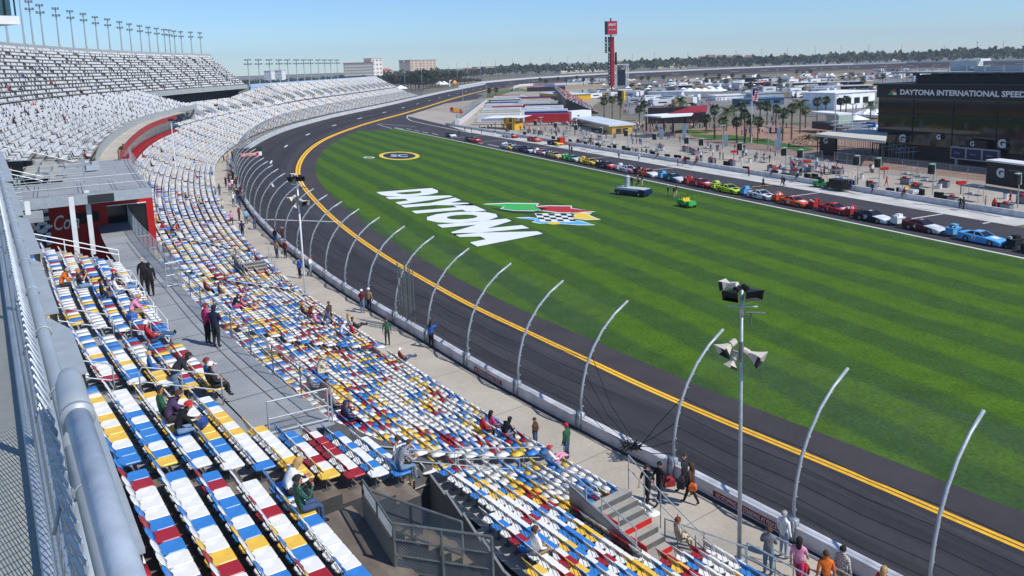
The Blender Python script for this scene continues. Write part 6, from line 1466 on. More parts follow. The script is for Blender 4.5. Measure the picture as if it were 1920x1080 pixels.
# ------------------------------------------------------------------ pit wall and service lane
pwl = MB(); pwl.box(np.array(pit(89, 19.35, .43)), (216, .32, .84), 0, rz=PANG); o = pwl.build('pit_wall', m_wall); tag(o, 'long low concrete pit wall between the stalls and the service lane', 'wall')
def fence_pit(u0, u1, v, h, lab, gap=3.0): return fence_run('chain_link_fence', lab, [pit(u0, v), pit(u1, v)], h, gap, mesh='sheet', rails=(1.0, .5))
fence_pit(-58, 30, 38.5, 2.8, 'tall chain link fence along the back of the service lane, near part'); fence_pit(33, 112, 38.5, 2.8, 'tall chain link fence along the back of the service lane, middle part'); fence_pit(115, 175, 34, 2.8, 'tall chain link fence in front of the haulers')
mq = empty('light_post', pit(0, 25.2)); q = MB(); q.tube([(0, 0, 0), (0, 0, 4.9)], .08, 8, taper=.06); q.build('pole', M_GALV, mq); q = MB(); q.box((-.5, 0, 3.9), (.8, .6, 1.25), 0); q.box((-.06, 0, 3.9), (.1, .62, 1.4), 1); q.box((-.35, 0, 4.75), (.8, .6, .08), 1); q.build('loudspeaker', [M_BLACK, mat('pale_green', 'a9c0ae', .6)], mq)
PU = [-14, -1.2, 8.4, 12.6, 25, 29, 41, 53, 58, 70, 82, 94, 107, 119, 132, 150]
PIT_OBJ = []
for i, u in enumerate(PU):
    o = mq if i == 0 else dup(mq); o.location = pit(u, 25.2); o.rotation_euler = (0, 0, PANG-1.57); tag(o, f'light post with black loudspeaker beyond the pit wall, {ORD[i]} from the right', 'light post', 'posts with loudspeakers along the service lane')
rb = empty('waste_bin', pit(0, 28)); q = MB(); q.tube([(0, 0, .02), (0, 0, .85)], .32, 12, 0, taper=.36); q.tube([(0, 0, .85), (0, 0, .9)], .38, 12, 1); q.build('barrel', [M_OFFW, M_DARK], rb)
BU = [(-12, 30), (-9, 30.3), (2, 31), (16, 30), (30, 29.5), (44, 30), (47, 30.2), (60, 30), (74, 30), (95, 29)]
for i, (u, v) in enumerate(BU):
    o = rb if i == 0 else dup(rb); o.location = pit(u, v); tag(o, f'white drum bin on the service lane, {ORD[i]} from the right', 'bin', 'white drum bins in the service lane')
for i, (u, v) in enumerate(((-3, 29), (14, 33), (29.5, 31), (50, 31))):
    r = empty('drink_stand', pit(u, v)); q = MB(); q.tube([(0, 0, 0), (0, 0, 1.6)], .07, 8); q.build('post', M_DARK, r); q = MB(); q.box((0, 0, 1.75), (1.3, .5, .5)); q.build('box', M_RED, r); tag(r, f'red box on a dark post in the service lane, {ORD[i]} from the right', 'fire point', 'red boxes on posts')
# golf cart, green utility vehicle, show vehicle
def utility(lab, loc, rz, col, col2, seats_=True, name='utility_vehicle', L_=2.9):
    r = empty(name, loc, rz); tag(r, lab, 'utility vehicle'); q = MB(); q.box((-.1, 0, .55), (L_, 1.35, .35)); q.box((L_*.33, 0, .78), (.8, 1.25, .35)); q.box((-L_*.3, 0, .85), (1.1, 1.3, .3)); q.build('body', tex_paint(col, CP[col]), r)
    q = MB(); q.box((0, 0, .85), (.5, 1.2, .2)); q.box((-.25, 0, 1.1), (.12, 1.2, .45)); q.build('seat', tex_paint(col2, CP[col2]), r)
    for x in (-L_*.33, L_*.35):
        for y in (-.62, .62): w_ = place('wheel', WHM, r, (x, y, .27)); w_.scale = (.8, .8, .8)
    q = MB(); q.tube([(.55, -.6, .9), (.35, -.58, 1.8), (-.7, -.58, 1.8), (-.75, -.6, .9)], .03, 6); q.tube([(.55, .6, .9), (.35, .58, 1.8), (-.7, .58, 1.8), (-.75, .6, .9)], .03, 6); q.build('roll_bar', M_BLACK, r); return r
u, v = uv(1288, 388); utility('small green utility vehicle with yellow seats parked on the lawn', pit(u, v, .03), CARANG, 'green', 'yellow')
u, v = uv(1545, 351); utility('green utility vehicle with dark trailer beside the pit wall', pit(u, 18.0, .03), CARANG, 'green', 'black')
q = MB(); q.box((0, 0, .8), (3.4, 1.7, .9)); q.box((0, 0, 1.5), (2.6, 1.5, .6)); q.tube([(1.2, .8, 2.2), (-1.2, .8, 2.2)], .05, 5)
o = q.build('trailer', M_BLACK, None, pit(uv(1580, 356)[0], 17.7, .03), CARANG); tag(o, 'black loaded trailer behind the green utility vehicle at the pit wall', 'trailer')
u, v = uv(1392, 320); utility('white golf cart with red coated riders behind the pit wall', pit(uv(1407, 333)[0], 22.5, .03), CARANG, 'white', 'red', name='golf_cart', L_=2.5)
utility('pale golf cart standing on the service lane near the right', pit(uv(1735, 362)[0], 22.3, .03), CARANG, 'silver', 'gold', name='golf_cart', L_=2.4)
u, v = uv(1187, 366); r = empty('show_vehicle', pit(u, v, .03), CARANG+.35); tag(r, 'low silver and blue show vehicle with a grey funnel on the lawn', 'vehicle')
q = MB(); q.box((0, 0, .6), (5.9, 2.2, .55), 0); q.box((0, 0, 1.05), (5.2, 2.0, .35), 1); q.box((2.4, 0, .9), (1.2, 2.2, .5), 0); q.build('body', [tex_paint('navy', '2f3f63'), tex_paint('silver', CP['silver'])], r)
q = MB(); q.tube([(-1.2, 0, 1.2), (-1.2, 0, 2.2), (-1.25, 0, 2.8)], .42, 12, taper=.5); q.sphere((-1.2, 0, 2.95), .55, 0, 10, 6, (1, 1, .4)); q.build('funnel', M_GALV, r)
for x in (-2.0, 2.0):
    for y in (-1.15, 1.15): w_ = place('wheel', WHM, r, (x, y, .4)); w_.scale = (1.15, 1.15, 1.15)
# ------------------------------------------------------------------ people of pit road and lawn
PITP = [(1431, 352.5, 'walk', 'k', 'k', 'lone person in black crossing pit road beyond the white car'), (1466, 349, 'walk', 'k', 'd', 'person in black on the stall edge left of a pair by the pit wall'), (1470, 350, 'walk', 'd', 'd', 'person in dark grey overlapping the one in black by the pit wall'), (1507, 340, 'sit', 'n', 'd', 'person in navy sitting on the pit wall left of the green vehicle'),
 (1626, 357, 'stand', 'k', 'd', 'person in black at the pit wall right of the trailer'), (1635, 363.6, 'walk', 'n', 'n', 'person in dark blue walking out from the pit wall'), (1662, 350, 'walk', 'r', 'r', 'person in red overalls walking in the service lane'), (1713, 371, 'sit', 'R', 'd', 'person in maroon sitting on the pit wall beside the pale golf cart'), (1800, 393, 'stand', 'k', 'k', 'person in black standing near the end of the pit wall, left of two'), (1806, 394, 'stand', 'd', 'k', 'person in charcoal standing near the end of the pit wall, right of two'), (1847, 391, 'stand', 't', 'g', 'person in tan at the very end of the pit wall'), (1864, 394, 'stand', 'r', 'd', 'person in red beside an orange cone at the end of the pit wall'), (1894, 382, 'walk', 'r', 'r', 'person in red overalls far right in the service lane'),
 (1586, 356, 'stand', 'k', 'j', 'person in black and jeans beside the trailer'), (1596, 357, 'stand', 'b', 'b', 'person in blue overalls beside the trailer'), (1604, 350, 'stand', 'w', 'w', 'person in white overalls right of the trailer'), (1608, 347, 'fold', 'g', 'd', 'person in grey behind the white overalls'),
 (1463, 325, 'stand', 'r', 'd', 'person in red jacket behind the pit wall above the pair'), (1472, 331, 'sit', 'd', 'd', 'person in dark clothes resting on the pit wall above the pair'), (1404, 331, 'stand', 'r', 'd', 'person in red jacket by the white golf cart'),
 (1271, 311.5, 'stand', 'r', 'd', 'person in red jacket standing alone in the concrete stalls'), (1280, 311, 'stand', 'r', 'g', 'person in red jacket and grey trousers, left of three'), (1283, 308, 'stand', 'R', 'd', 'person in maroon at the middle of three in the stalls'), (1286, 308, 'stand', 'k', 'k', 'person in black at the right of three in the stalls'), (1306, 307, 'stand', 'n', 'd', 'person in navy by the pit wall left of a red crowd'), (1310, 307, 'stand', 'g', 'd', 'person in grey by the pit wall left of a red crowd'), (1322, 309, 'sit', 'r', 'd', 'person in red sitting on the pit wall'), (1326, 309, 'sit', 'R', 'd', 'person in maroon sitting on the pit wall'), (1334, 312, 'stand', 'k', 'k', 'person in black, left of two by the pit wall'), (1341, 312, 'stand', 'd', 'k', 'person in dark grey, right of two by the pit wall'),
 (1245, 298, 'sit', 'k', 'd', 'person leaning alone on the pit wall beside a dark bag'), (1212, 292, 'stand', 'k', 'k', 'person in black, left of two before the pit wall'), (1219, 293, 'stand', 'd', 'd', 'person in charcoal, right of two before the pit wall'), (1203, 290, 'stand', 'k', 'd', 'broad person in black before the pit wall'), (1196, 289, 'fold', 'g', 'd', 'person in grey with folded arms before the pit wall'), (1187, 290, 'stand', 'k', 'k', 'person in black at the left of a group before the pit wall'), (1192, 291, 'stand', 'n', 'd', 'person in navy in a group before the pit wall'), (1198, 302, 'walk', 'w', 'j', 'person in white top and jeans walking into pit road'), (1160.5, 297, 'stand', 'l', 'j', 'person in pale blue standing at the stall edge'), (1134, 281, 'sit', 'k', 'd', 'person leaning on the pit wall far up'),
 (1103, 277, 'stand', 'k', 'd', 'person in black in a far group by the pit wall'), (1108, 278, 'stand', 'd', 'd', 'person in charcoal in a far group by the pit wall'), (1112, 278, 'fold', 'R', 'd', 'person in maroon in a far group by the pit wall'), (1068, 283, 'stand', 'k', 'k', 'person in black standing on the asphalt behind the yellow car'), (1072, 287, 'stand', 'n', 'k', 'person in navy standing on the asphalt behind the yellow car'),
 (861, 255, 'stand', 'k', 'k', 'person in black beside the farthest car'), (903, 252, 'stand', 'n', 'n', 'person in navy far up the stalls'), (928, 254, 'stand', 'n', 'w', 'person in navy with white trousers before a dark blue machine'), (950, 277, 'stand', 'w', 'w', 'person in white at the head of the long line of cars'), (872, 247, 'stand', 'k', 'd', 'person in black at the pit entry wall'), (884, 248, 'stand', 'd', 'd', 'person in charcoal at the pit entry wall'),
 (1252.5, 368.5, 'stand', 'k', 't', 'man in black top and khaki trousers on the lawn, left of three'), (1264, 371, 'stand', 'd', 'e', 'man in charcoal top and beige trousers on the lawn, middle of three'), (1268, 368, 'stand', 'k', 'e', 'man in black top and beige trousers on the lawn, right of three'),
 (1185, 360, 'stand', 'k', 'd', 'man in black riding on the show vehicle beside the funnel'), (1196, 357, 'stand', 'B', 't', 'man in brown riding on the show vehicle'), (1204, 358, 'stand', 'k', 'e', 'man in black and beige at the back of the show vehicle'), (1199, 359, 'sit', 'd', 'd', 'man in charcoal sitting on the show vehicle')]
for x, y, kd, a, b, lab in PITP:
    p = un(x, y, 0); z = .03
    if 'show vehicle' in lab: p = un(x, y+4, 0); z = 1.2
    if kd == 'sit' and 'show' not in lab: u, v = uv(x, y); p = np.array(pit(u, 19.15, 0)); z = .40
    person((p[0], p[1], z), rs.uniform(-3, 3) if kd != 'sit' else CARANG+math.pi/2*(-1)+math.pi/2*1.0-1.57-1.57, kd, a, b, (rs.choice(('short', 'cap')), rs.choice('kbgDWR')), lab, None)
o = MB(); o.tube([(0, 0, 0), (0, 0, .9)], .25, 12, 0, taper=.05); o.box((0, 0, .03), (.6, .6, .05)); x = o.build('traffic_cone', mat('cone_orange', 'e2571f', .6), None, tuple(un(1868, 395, 0))); tag(x, 'orange traffic cone at the end of the pit wall', 'cone')
# crowd of fans in the garage lane and on the plaza
crowd_n = 0
def crowd(lab, polys, n, z=0.02, hgt=1.7):
    q = MB(); cs = ['17171b', 'b5232a', 'e4e4e2', '1d2440', '8d7a5f', '2c5fae', 'd98fae', '6f7276']
    for _ in range(n):
        P = rs.choice(polys); x = rs.uniform(P[0], P[2]); y = rs.uniform(P[1], P[3]); p = un(x, y, 0) if len(P) == 4 else un(x, y, P[4]); zz = (z if len(P) == 4 else P[4]); k = rs.uniform(.92, 1.06); c = rs.randrange(8)
        a = rs.uniform(0, 3.14); dx, dy = math.cos(a), math.sin(a)
        for sg in (-.1, .1): q.tube([(p[0]+dx*sg, p[1]+dy*sg, zz), (p[0]+dx*sg*.9, p[1]+dy*sg*.9, zz+.85*k)], .075, 5, 8+(c % 2), cap=False)
        q.tube([(p[0], p[1], zz+.8*k), (p[0], p[1], zz+1.2*k), (p[0], p[1], zz+1.45*k)], [.16, .19, .08], 6, c)
        for sg in (-1, 1): q.tube([(p[0]+dx*sg*.2, p[1]+dy*sg*.2, zz+1.38*k), (p[0]+dx*sg*.27, p[1]+dy*sg*.27, zz+.9*k)], .045, 4, c, cap=False)
        q.sphere((p[0], p[1], zz+1.6*k), .115, 10, 6, 5)
    o = q.build('crowd', [cloth(c) for c in cs]+[cloth('23252b'), cloth('3d5170'), SKIN]); tag(o, lab, 'crowd', kind='stuff')
crowd('crowd of fans walking between the haulers and the fan stand', [(1022, 196, 1052, 232), (1040, 180, 1062, 200), (1050, 225, 1080, 236), (1012, 205, 1040, 236), (1048, 183, 1058, 205)], 260)
crowd('fans gathered on the brick plaza near the yellow building', [(1190, 236, 1260, 250), (1285, 222, 1340, 245), (1440, 215, 1475, 250), (1380, 232, 1470, 262), (1530, 255, 1560, 262)], 150)
crowd('crew and guests standing along the service lane behind the pit wall', [(1100, 255, 1300, 275), (1300, 275, 1480, 305), (1480, 300, 1640, 330), (1000, 245, 1100, 256), (890, 238, 1000, 246)], 110)
crowd('fans strolling through the infield car parks', [(1160, 190, 1340, 208), (1340, 178, 1500, 190), (1250, 165, 1600, 172), (1500, 150, 1900, 158), (1170, 200, 1330, 215), (1560, 178, 1640, 205)], 420)

def clutter(name, lab, cat, group, spots, fn, mats_):
    q = fn(); o0_ = q.build(name, mats_)
    for i, (u, v) in enumerate(spots):
        o = o0_ if i == 0 else dup(o0_); o.location = pit(u, v, .02); o.rotation_euler = (0, 0, PANG+rs.uniform(-.3, .3)); tag(o, lab+f', {ORD[i]} from the right', cat, group)
def f_tyres():
    q = MB()
    for x in (-.35, .35):
        for k in range(3): q.tube([(x, 0, .02+k*.3), (x, 0, .29+k*.3)], .33, 12, 0)
    return q
def f_box():
    q = MB(); q.box((0, 0, .55), (1.5, .7, .9), 0); q.box((0, 0, 1.04), (1.56, .76, .06), 1); q.box((.2, 0, 1.2), (.5, .4, .25), 2); return q
def f_rack():
    q = MB()
    for x in (-1.2, 1.2):
        for y in (-.5, .5): q.tube([(x, y, 0), (x, y, 2.3)], .035, 5)
    for z in (.9, 2.3):
        q.tube([(-1.2, -.5, z), (1.2, -.5, z)], .03, 5); q.tube([(-1.2, .5, z), (1.2, .5, z)], .03, 5); q.tube([(-1.2, -.5, z), (-1.2, .5, z)], .03, 5); q.tube([(1.2, -.5, z), (1.2, .5, z)], .03, 5)
    q.box((0, 0, .95), (2.3, .9, .05), 1); q.box((.3, 0, 1.15), (.6, .5, .35), 2); return q
us = sorted([rs.uniform(-16, 150) for _ in range(34)]); clutter('tyre_stack', 'double stack of black racing tyres in the service lane', 'tyres', 'tyre stacks in the service lane', [(u, rs.uniform(20.6, 24.2)) for u in us], f_tyres, [M_TYRE])
us = sorted([rs.uniform(-16, 150) for _ in range(30)]); clutter('tool_box', 'low grey tool box in the service lane', 'tool box', 'tool boxes in the service lane', [(u, rs.uniform(20.8, 33)) for u in us], f_box, [tex_paint('grey', CP['grey']), M_DARK, M_RED])
us = sorted([rs.uniform(-16, 150) for _ in range(30)]); clutter('equipment_rack', 'steel frame rack with cases in the service lane', 'rack', 'steel racks in the service lane', [(u, rs.uniform(22, 36)) for u in us], f_rack, [M_GALV, M_DARK, tex_paint('silver', CP['silver'])])
# ------------------------------------------------------------------ infield buildings
def frame_px(x0, y0, x1, y1):
    a = un(x0, y0, 0); b = un(x1, y1, 0); X = b-a; L_ = np.linalg.norm(X); X = X/L_; Y = np.array([-X[1], X[0], 0])
    if Y@(a-CAM*[1, 1, 0]) < 0: Y = -Y
    return a, X, Y, L_
def ebox(q, L_, D, z0, z1, x0=0, y0=0, mi=0): q.box((x0+L_/2, y0+D/2, (z0+z1)/2), (L_, D, z1-z0), mi)
def root_px(name, lab, cat, x0, y0, x1, y1, group=None):
    a, X, Y, L_ = frame_px(x0, y0, x1, y1); r = empty(name, a, math.atan2(X[1], X[0])); tag(r, lab, cat, group); return r, L_, a
def hpx(a, y): return h_at(a, y)
def T(q, txt, x, y, z, h, w_=None, mi=0, off=.02): put_text(q, txt, (x, y, z), (1, 0, 0), (0, 0, 1), w_=w_, h_=h, mi=mi, offset=off)
# dark glass building
r, L_, a = root_px('victory_lane_building', 'big dark glass building with white words DAYTONA INTERNATIONAL SPEEDWAY along its top', 'building', 1640, 291, 1925, 322); Lb = 78
ht = hpx(a, 160)
m_dg = mat('dark_facade_glass', '0b0d10', .07, 0, .3, .12, spec=.9); m_dk = mat('dark_cladding', '1a1c1d', .5, 0, .2, .3); m_brown = mat('brown_stone_dark', '3a3027', .7, 0, .3, .5)
q = MB(); ebox(q, Lb, 16, ht*.83, ht, 0, 0, 0); ebox(q, Lb, 15, 0, ht*.20, .4, .8, 1); ebox(q, Lb+1, 17, ht, ht+.35, -.6, -.6, 0); q.build('wall', [m_dk, m_brown], r)
q = MB(); ebox(q, Lb-.6, 15, ht*.2, ht*.83, .3, .25, 0); q.build('glass_front', m_dg, r)
q = MB()
for k in range(1, 9): q.box((k*Lb/9, .2, ht*.52), (.14, .14, ht*.6))
for f in (.38, .60): q.box((Lb/2, .2, ht*f), (Lb, .14, .22))
q.build('mullion', m_dk, r)
wt_ = np.linalg.norm(un(1925, 175, ht*.9)-un(1688, 165, ht*.9)); q = MB()
def bx(px): # picture column -> distance along the front
    best = min(np.arange(0, Lb, .1), key=lambda t: abs(pr([a[0]+math.cos(r.rotation_euler[2])*t, a[1]+math.sin(r.rotation_euler[2])*t, ht*.9])[0]-px)); return best
x0, x1 = bx(1688), bx(1925)
T(q, 'DAYTONA INTERNATIONAL SPEEDWAY', x0, -.03, ht*.875, ht*.075, (x1-x0)*30/26.2, 0, .035)
q.build('lettering', M_WHITE, r)
q = MB(); x2, x3 = bx(1665), bx(1682); z_ = ht*.87; hh = ht*.085; ww = x3-x2
q.poly([(x2, -.03, z_), (x2+ww*.35, -.03, z_+hh*.7), (x2+ww*.6, -.03, z_+hh*.6), (x2+ww*.5, -.03, z_)], 0); q.poly([(x2+ww*.3, -.04, z_+hh*.7), (x2+ww*.75, -.04, z_+hh), (x2+ww, -.04, z_+hh*.4), (x2+ww*.6, -.04, z_+hh*.5)], 1); q.poly([(x2+ww*.55, -.05, z_), (x2+ww*.6, -.05, z_+hh*.5), (x2+ww*.95, -.05, z_+hh*.4), (x2+ww, -.05, z_)], 2)
q.build('emblem', [mat('logo_green', '2f9a4a', .5), mat('logo_red', 'c7362d', .5), M_WHITE], r)
q = MB()
for px_, zz, hh in ((1691, .22, 1.7), (1762, .30, 1.0), (1878, .26, 1.6)): T(q, 'G', bx(px_), -.35, ht*zz, hh, None, 0, .05)
q.build('letter_sign', M_OFFW, r)
q = MB(); ebox(q, Lb, 12, ht+.35, ht+2.0, bx(1690), 4, 0); ebox(q, Lb, 14, ht+2.3, ht+2.6, bx(1650), 3, 1)
for k in range(12): ebox(q, 1.4, .3, ht+1.9, ht+2.4, 6+k*4.2, 3, 0)
q.build('roof_storey', [m_dk, M_STEPGREY], r)
q = MB(); ebox(q, 4, 4, ht+2.6, ht+4.6, bx(1722), 9, 0); ebox(q, 4.2, 3, ht+3.0, ht+3.5, bx(1740), 9, 1); ebox(q, 4.2, 3, ht+4.5, ht+4.9, bx(1740), 9, 1); ebox(q, 30, .3, ht+2.6, ht+3.6, bx(1790), 5, 2)
for k in range(14): ebox(q, .12, .12, ht+2.6, ht+3.8, 3+k*3.6, 3.2, 2)
q.build('roof_deck', [mat('roof_hut', 'b9c2c0', .6, 0, .1), M_WHITE, M_GALV], r)
# video boards, billboard and bleachers in front
r2, L2, a2 = root_px('score_screen', 'row of three dark blue screens in a grey frame before the glass building', 'screen', 1781, 308, 1871, 318)
z0 = hpx(a2, 297); z1 = hpx(a2, 274); q = MB(); ebox(q, L2, .5, z0, z1); ebox(q, .4, .4, 0, z0, 1, 0); ebox(q, .4, .4, 0, z0, L2-1.4, 0); ebox(q, L2*.45, .4, z1, z1+1.5, L2*.3, 0, 1); q.build('frame', [M_GALV, m_dk], r2)
q = MB()
for k in range(3): ebox(q, L2/3-.4, .1, z0+.25, z1-.25, k*L2/3+.2, -.08)
q.build('display', mat('screen_blue', '15264f', .3, 0, .3, .6), r2); q = MB(); T(q, 'G', L2*.42, -.1, z1+.35, .9, None); 
for k in range(3): T(q, 'SHOWTIME' if k == 5 else 'FAN', k*L2/3+L2*.1, -.2, z0+(z1-z0)*.4, (z1-z0)*.2, None, 1)
q.build('lettering', [M_WHITE, mat('screen_grey', '7f8ea8', .5)], r2)
r3, L3_, a3 = root_px('billboard', 'black billboard with a big white letter G at the right edge', 'billboard', 1848, 349, 1930, 362); z1 = hpx(a3, 302); z0 = hpx(a3, 347)
q = MB(); ebox(q, L3_+6, .5, .4, z1, 0, 0, 0); ebox(q, L3_+6, 3.0, z1, z1+.25, 0, -.2, 1); q.build('panel', [m_dk, M_WHITE], r3)
q = MB(); T(q, 'G', L3_*.24, -.04, z1*.42, z1*.38, None, 0, .06); T(q, 'VICTORY LANE', L3_*.52, -.04, z1*.72, z1*.07, L3_*.5, 1); q.poly([(L3_*.62, -.04, z1*.25), (L3_*.85, -.04, z1*.30), (L3_*.72, -.04, z1*.6)], 0); q.build('lettering', [M_OFFW, mat('sign_grey', '8a8f93', .6)], r3)
ru = empty('bleachers', un(1575, 300, 0)); tag(ru, 'aluminium bleachers stepping down in front of the dark glass building', 'bleachers')
A_ = un(1562, 276, 0); B_ = un(1700, 303, 0); X = (B_-A_); Lq = np.linalg.norm(X); X /= Lq; Y = np.array([-X[1], X[0], 0]); Y = Y if Y@A_ > 0 else -Y; q = MB(); o_ = np.array(ru.location)
for k in range(11):
    f = k/11; q.box(A_-o_+X*Lq*f+Y*3+np.array([0, 0, 5.2-4.0*f]), (1.1, 7.5, .10), 0, ax=(X, Y, (0, 0, 1)))
    for t in np.linspace(-3, 3, 7): q.tube([A_-o_+X*Lq*f+Y*(3+t), A_-o_+X*Lq*f+Y*(3+t)+np.array([0, 0, 6.1-4.0*f])], .06, 4)
    q.tube([A_-o_+X*Lq*f+Y*(-.6)+np.array([0, 0, 6.1-4*f]), A_-o_+X*Lq*f+Y*6.5+np.array([0, 0, 6.1-4*f])], .06, 4)
q.build('frame', M_GALV, ru)
def slab(name, lab, pts, z, th, m_, cat='canopy', legs=True, kids='roof'):
    P = [un(x, y, z) for x, y in pts]; c = sum(P)/len(P); c[2] = 0; r = empty(name, c); tag(r, lab, cat); q = MB(); q.prism([(p-c)[:2] for p in P], z-th, z); q.build(kids, m_, r)
    if legs:
        q = MB()
        for p in P: d = (p-c)*.92; q.tube([(d[0], d[1], 0), (d[0], d[1], z-th)], .12, 5)
        q.build('leg', M_DARK, r)
    return r
slab('canopy_roof', 'flat beige canopy roof in front of the white tent beside the dark building', [(1527, 251), (1660, 264), (1665, 247), (1640, 243), (1555, 246)], 5, .5, mat('roof_beige', 'c6c1b4', .8, 0, .1, .3))
r, L_, a = root_px('wall_stand', 'dark wall with a white letter G under the flat beige canopy', 'wall', 1536, 289, 1566, 292); q = MB(); ebox(q, L_*1.0, .6, 0, hpx(a, 252)); q.build('panel', m_dk, r); q = MB(); T(q, 'G', L_*.25, -.04, hpx(a, 268), 1.2); q.build('lettering', M_WHITE, r)
def tent(lab, x0, y0, x1, y1, D, ye, yp, m_='fff', group=None, peaks=1, name='tent'):
    r, L_, a = root_px(name, lab, 'tent', x0, y0, x1, y1, group); he = hpx(a, ye); hp = hpx(a, yp); q = MB(); w_ = L_/peaks
    for k in range(peaks):
        x = k*w_; P = [(x, 0, he), (x+w_, 0, he), (x+w_, D, he), (x, D, he)]; c = (x+w_/2, D/2, hp)
        q.add(P+[c], [(0, 1, 4), (1, 2, 4), (2, 3, 4), (3, 0, 4)], 0)
        q.add([(x, 0, he-.5), (x+w_, 0, he-.5), (x+w_, 0, he), (x, 0, he)], [(0, 1, 2, 3)], 0)
    q.build('roof', MT, r)
    q = MB()
    for k in range(peaks+1):
        for y in (0, D): q.tube([(k*w_, y, 0), (k*w_, y, he)], .08, 4)
    q.build('leg', M_GALV, r); return r
MT = mat('tent_white', 'eceff2', .6, 0, .04, .5)
tent('white ridge tent beside the dark glass building', 1592, 250, 1640, 256, 8, 238, 232); tent('small white peaked tent behind the blue wall', 1578, 232, 1602, 234, 6, 224, 215); tent('larger white peaked tents just left of the dark building', 1598, 222, 1640, 224, 8, 214, 204, peaks=2)
r, L_, a = root_px('hoarding', 'plain blue hoarding between the white tents and the suite truck', 'hoarding', 1570, 248, 1640, 254); q = MB(); ebox(q, L_, .5, 0, hpx(a, 225)); q.build('panel', mat('hoarding_blue', '2a66a8', .6, 0, .1), r)
r, L_, a = root_px('hospitality_trailer', 'two storey dark trailer with raised white roof near the palms', 'trailer', 1522, 246, 1572, 252); h = hpx(a, 209); q = MB(); ebox(q, L_, 4, .8, h*.5, 0, 0, 0); ebox(q, L_*.45, 4, h*.5, h*.92, L_*.55, 0, 2); ebox(q, L_*1.02, 4.6, h*.92, h, -.2, -.3, 1)
for k in range(6): q.tube([(k*L_*.1, 0, h*.5), (k*L_*.1, 0, h*.92)], .08, 4, 1)
q.build('body', [mat('trailer_dark', '4a3a38', .5, 0, .2, .3), MT, _mats['pale_green']], r)
# yellow buildings of the garage
def shed(lab, x0, y0, x1, y1, D, yt, roofm, wallm, endm, doors=0, name='garage_building', x_end=None):
    r, L_, a = root_px(name, lab, 'building', x0, y0, x1, y1); h = hpx(a, yt); q = MB(); ebox(q, L_, D, 0, h-.4, 0, 0, 0); q.build('wall', wallm, r); q = MB(); ebox(q, L_+1, D+1, h-.4, h, -.5, -.5, 0); q.build('roof', roofm, r)
    for k in range(doors):
        w_ = L_/doors; q = MB(); ebox(q, w_*.72, .2, .1, h*.62, k*w_+w_*.14, -.12); q.build('window' if doors > 8 else 'door', mat('door_dark', '20211f', .5, 0, .2), r)
    return r, L_, h
m_roofw = mat('roof_pale', 'c9d2d4', .6, 0, .08, .2); m_yw = mat('yellow_wall', 'dba81f', .6, 0, .08, .5); m_glb = mat('bronze_glass', '2d2a26', .15, 0, .2, .3, spec=.7)
# near yellow fronted building
a = un(1082, 236, 0); b = un(1147, 252.5, 0); c_ = un(1185, 250, 0); h = h_at(b, 235)
r = empty('media_building', b); tag(r, 'pale roofed building with a bright yellow end and dark glazed side, before the palms', 'building')
q = MB(); P = [a-b, np.zeros(3), c_-b, c_-b+(a-b)]
q.prism([p[:2] for p in P], 0, h-.3); q.build('wall', m_glb, r)
q = MB(); e = (c_-b); en = e/np.linalg.norm(e); sd_ = (a-b)/np.linalg.norm(a-b); q.prism([(p+(en*k+sd_*j))[:2] for p, k, j in zip(P, (-1, -1, 1, 1), (1, -.6, -.6, 1))], h-.3, h+.15); q.build('roof', m_roofw, r)
q = MB(); Z = np.array([0, 0, 1.]); Le = np.linalg.norm(e); off = -sd_*.15
for f0, f1, z0, z1 in ((0, .2, 0, 1), (.8, 1, 0, 1), (.2, .8, .62, 1), (.48, .52, 0, .62)): q.quad(e*f0+off+Z*z0*h, e*f1+off+Z*z0*h, e*f1+off+Z*z1*h, e*f0+off+Z*z1*h)
n_ = -en*.15; L1 = P[0]*.10; q.quad(n_+L1, n_, n_+Z*h, n_+L1+Z*h); q.build('yellow_front', m_yw, r)
shed('long white roofed garage with yellow doors beyond the haulers', 1012, 186, 1060, 190, 16, 174, m_roofw, m_yw, None, 12)
r, L_, a = root_px('hauler', 'white trailer end standing left of the near yellow building', 'trailer', 1072, 229, 1109, 226); h = hpx(a, 209); q = MB(); ebox(q, L_, 5, .5, h); q.build('body', MT, r); q = MB(); ebox(q, .8, .1, h*.5, h*.62, L_*.3, -.06); q.build('hatch', M_DARK, r)
# fan stand: steep packed stand seen from its dark side
r, L_, a = root_px('fan_stand', 'steep infield stand packed with fans, its dark underside facing the haulers', 'grandstand', 1066, 218, 1046, 191); a1 = un(1062, 215, 0); a2 = un(1040, 182, 0); b1 = un(1122, 213, 0); ru_ = np.array(r.location); r.rotation_euler = (0, 0, 0)
q = MB(); Xs = a2-a1; Ys = b1-a1; hs_ = 6.5
q.quad(a1-ru_, a2-ru_, a2-ru_+Z*hs_, a1-ru_+Z*hs_, 0)
for k in range(10):
    p0 = a1-ru_+Ys*k/10+Z*(hs_*(1-k/10)); q.quad(p0, p0+Ys/10, p0+Ys/10+Xs, p0+Xs, 1); q.quad(p0+Ys/10-Z*hs_/10, p0+Ys/10, p0+Ys/10+Xs, p0+Ys/10+Xs-Z*hs_/10, 1)
q.poly([a1-ru_, a1-ru_+Z*hs_, b1-ru_+Z*.3, b1-ru_], 0); q.build('frame', [m_dk, M_STEPGREY], r)
qq = MB(); cs = ['17171b', 'b5232a', 'e4e4e2', '1d2440', '8d7a5f', '2c5fae', 'd98fae', 'd2691f']
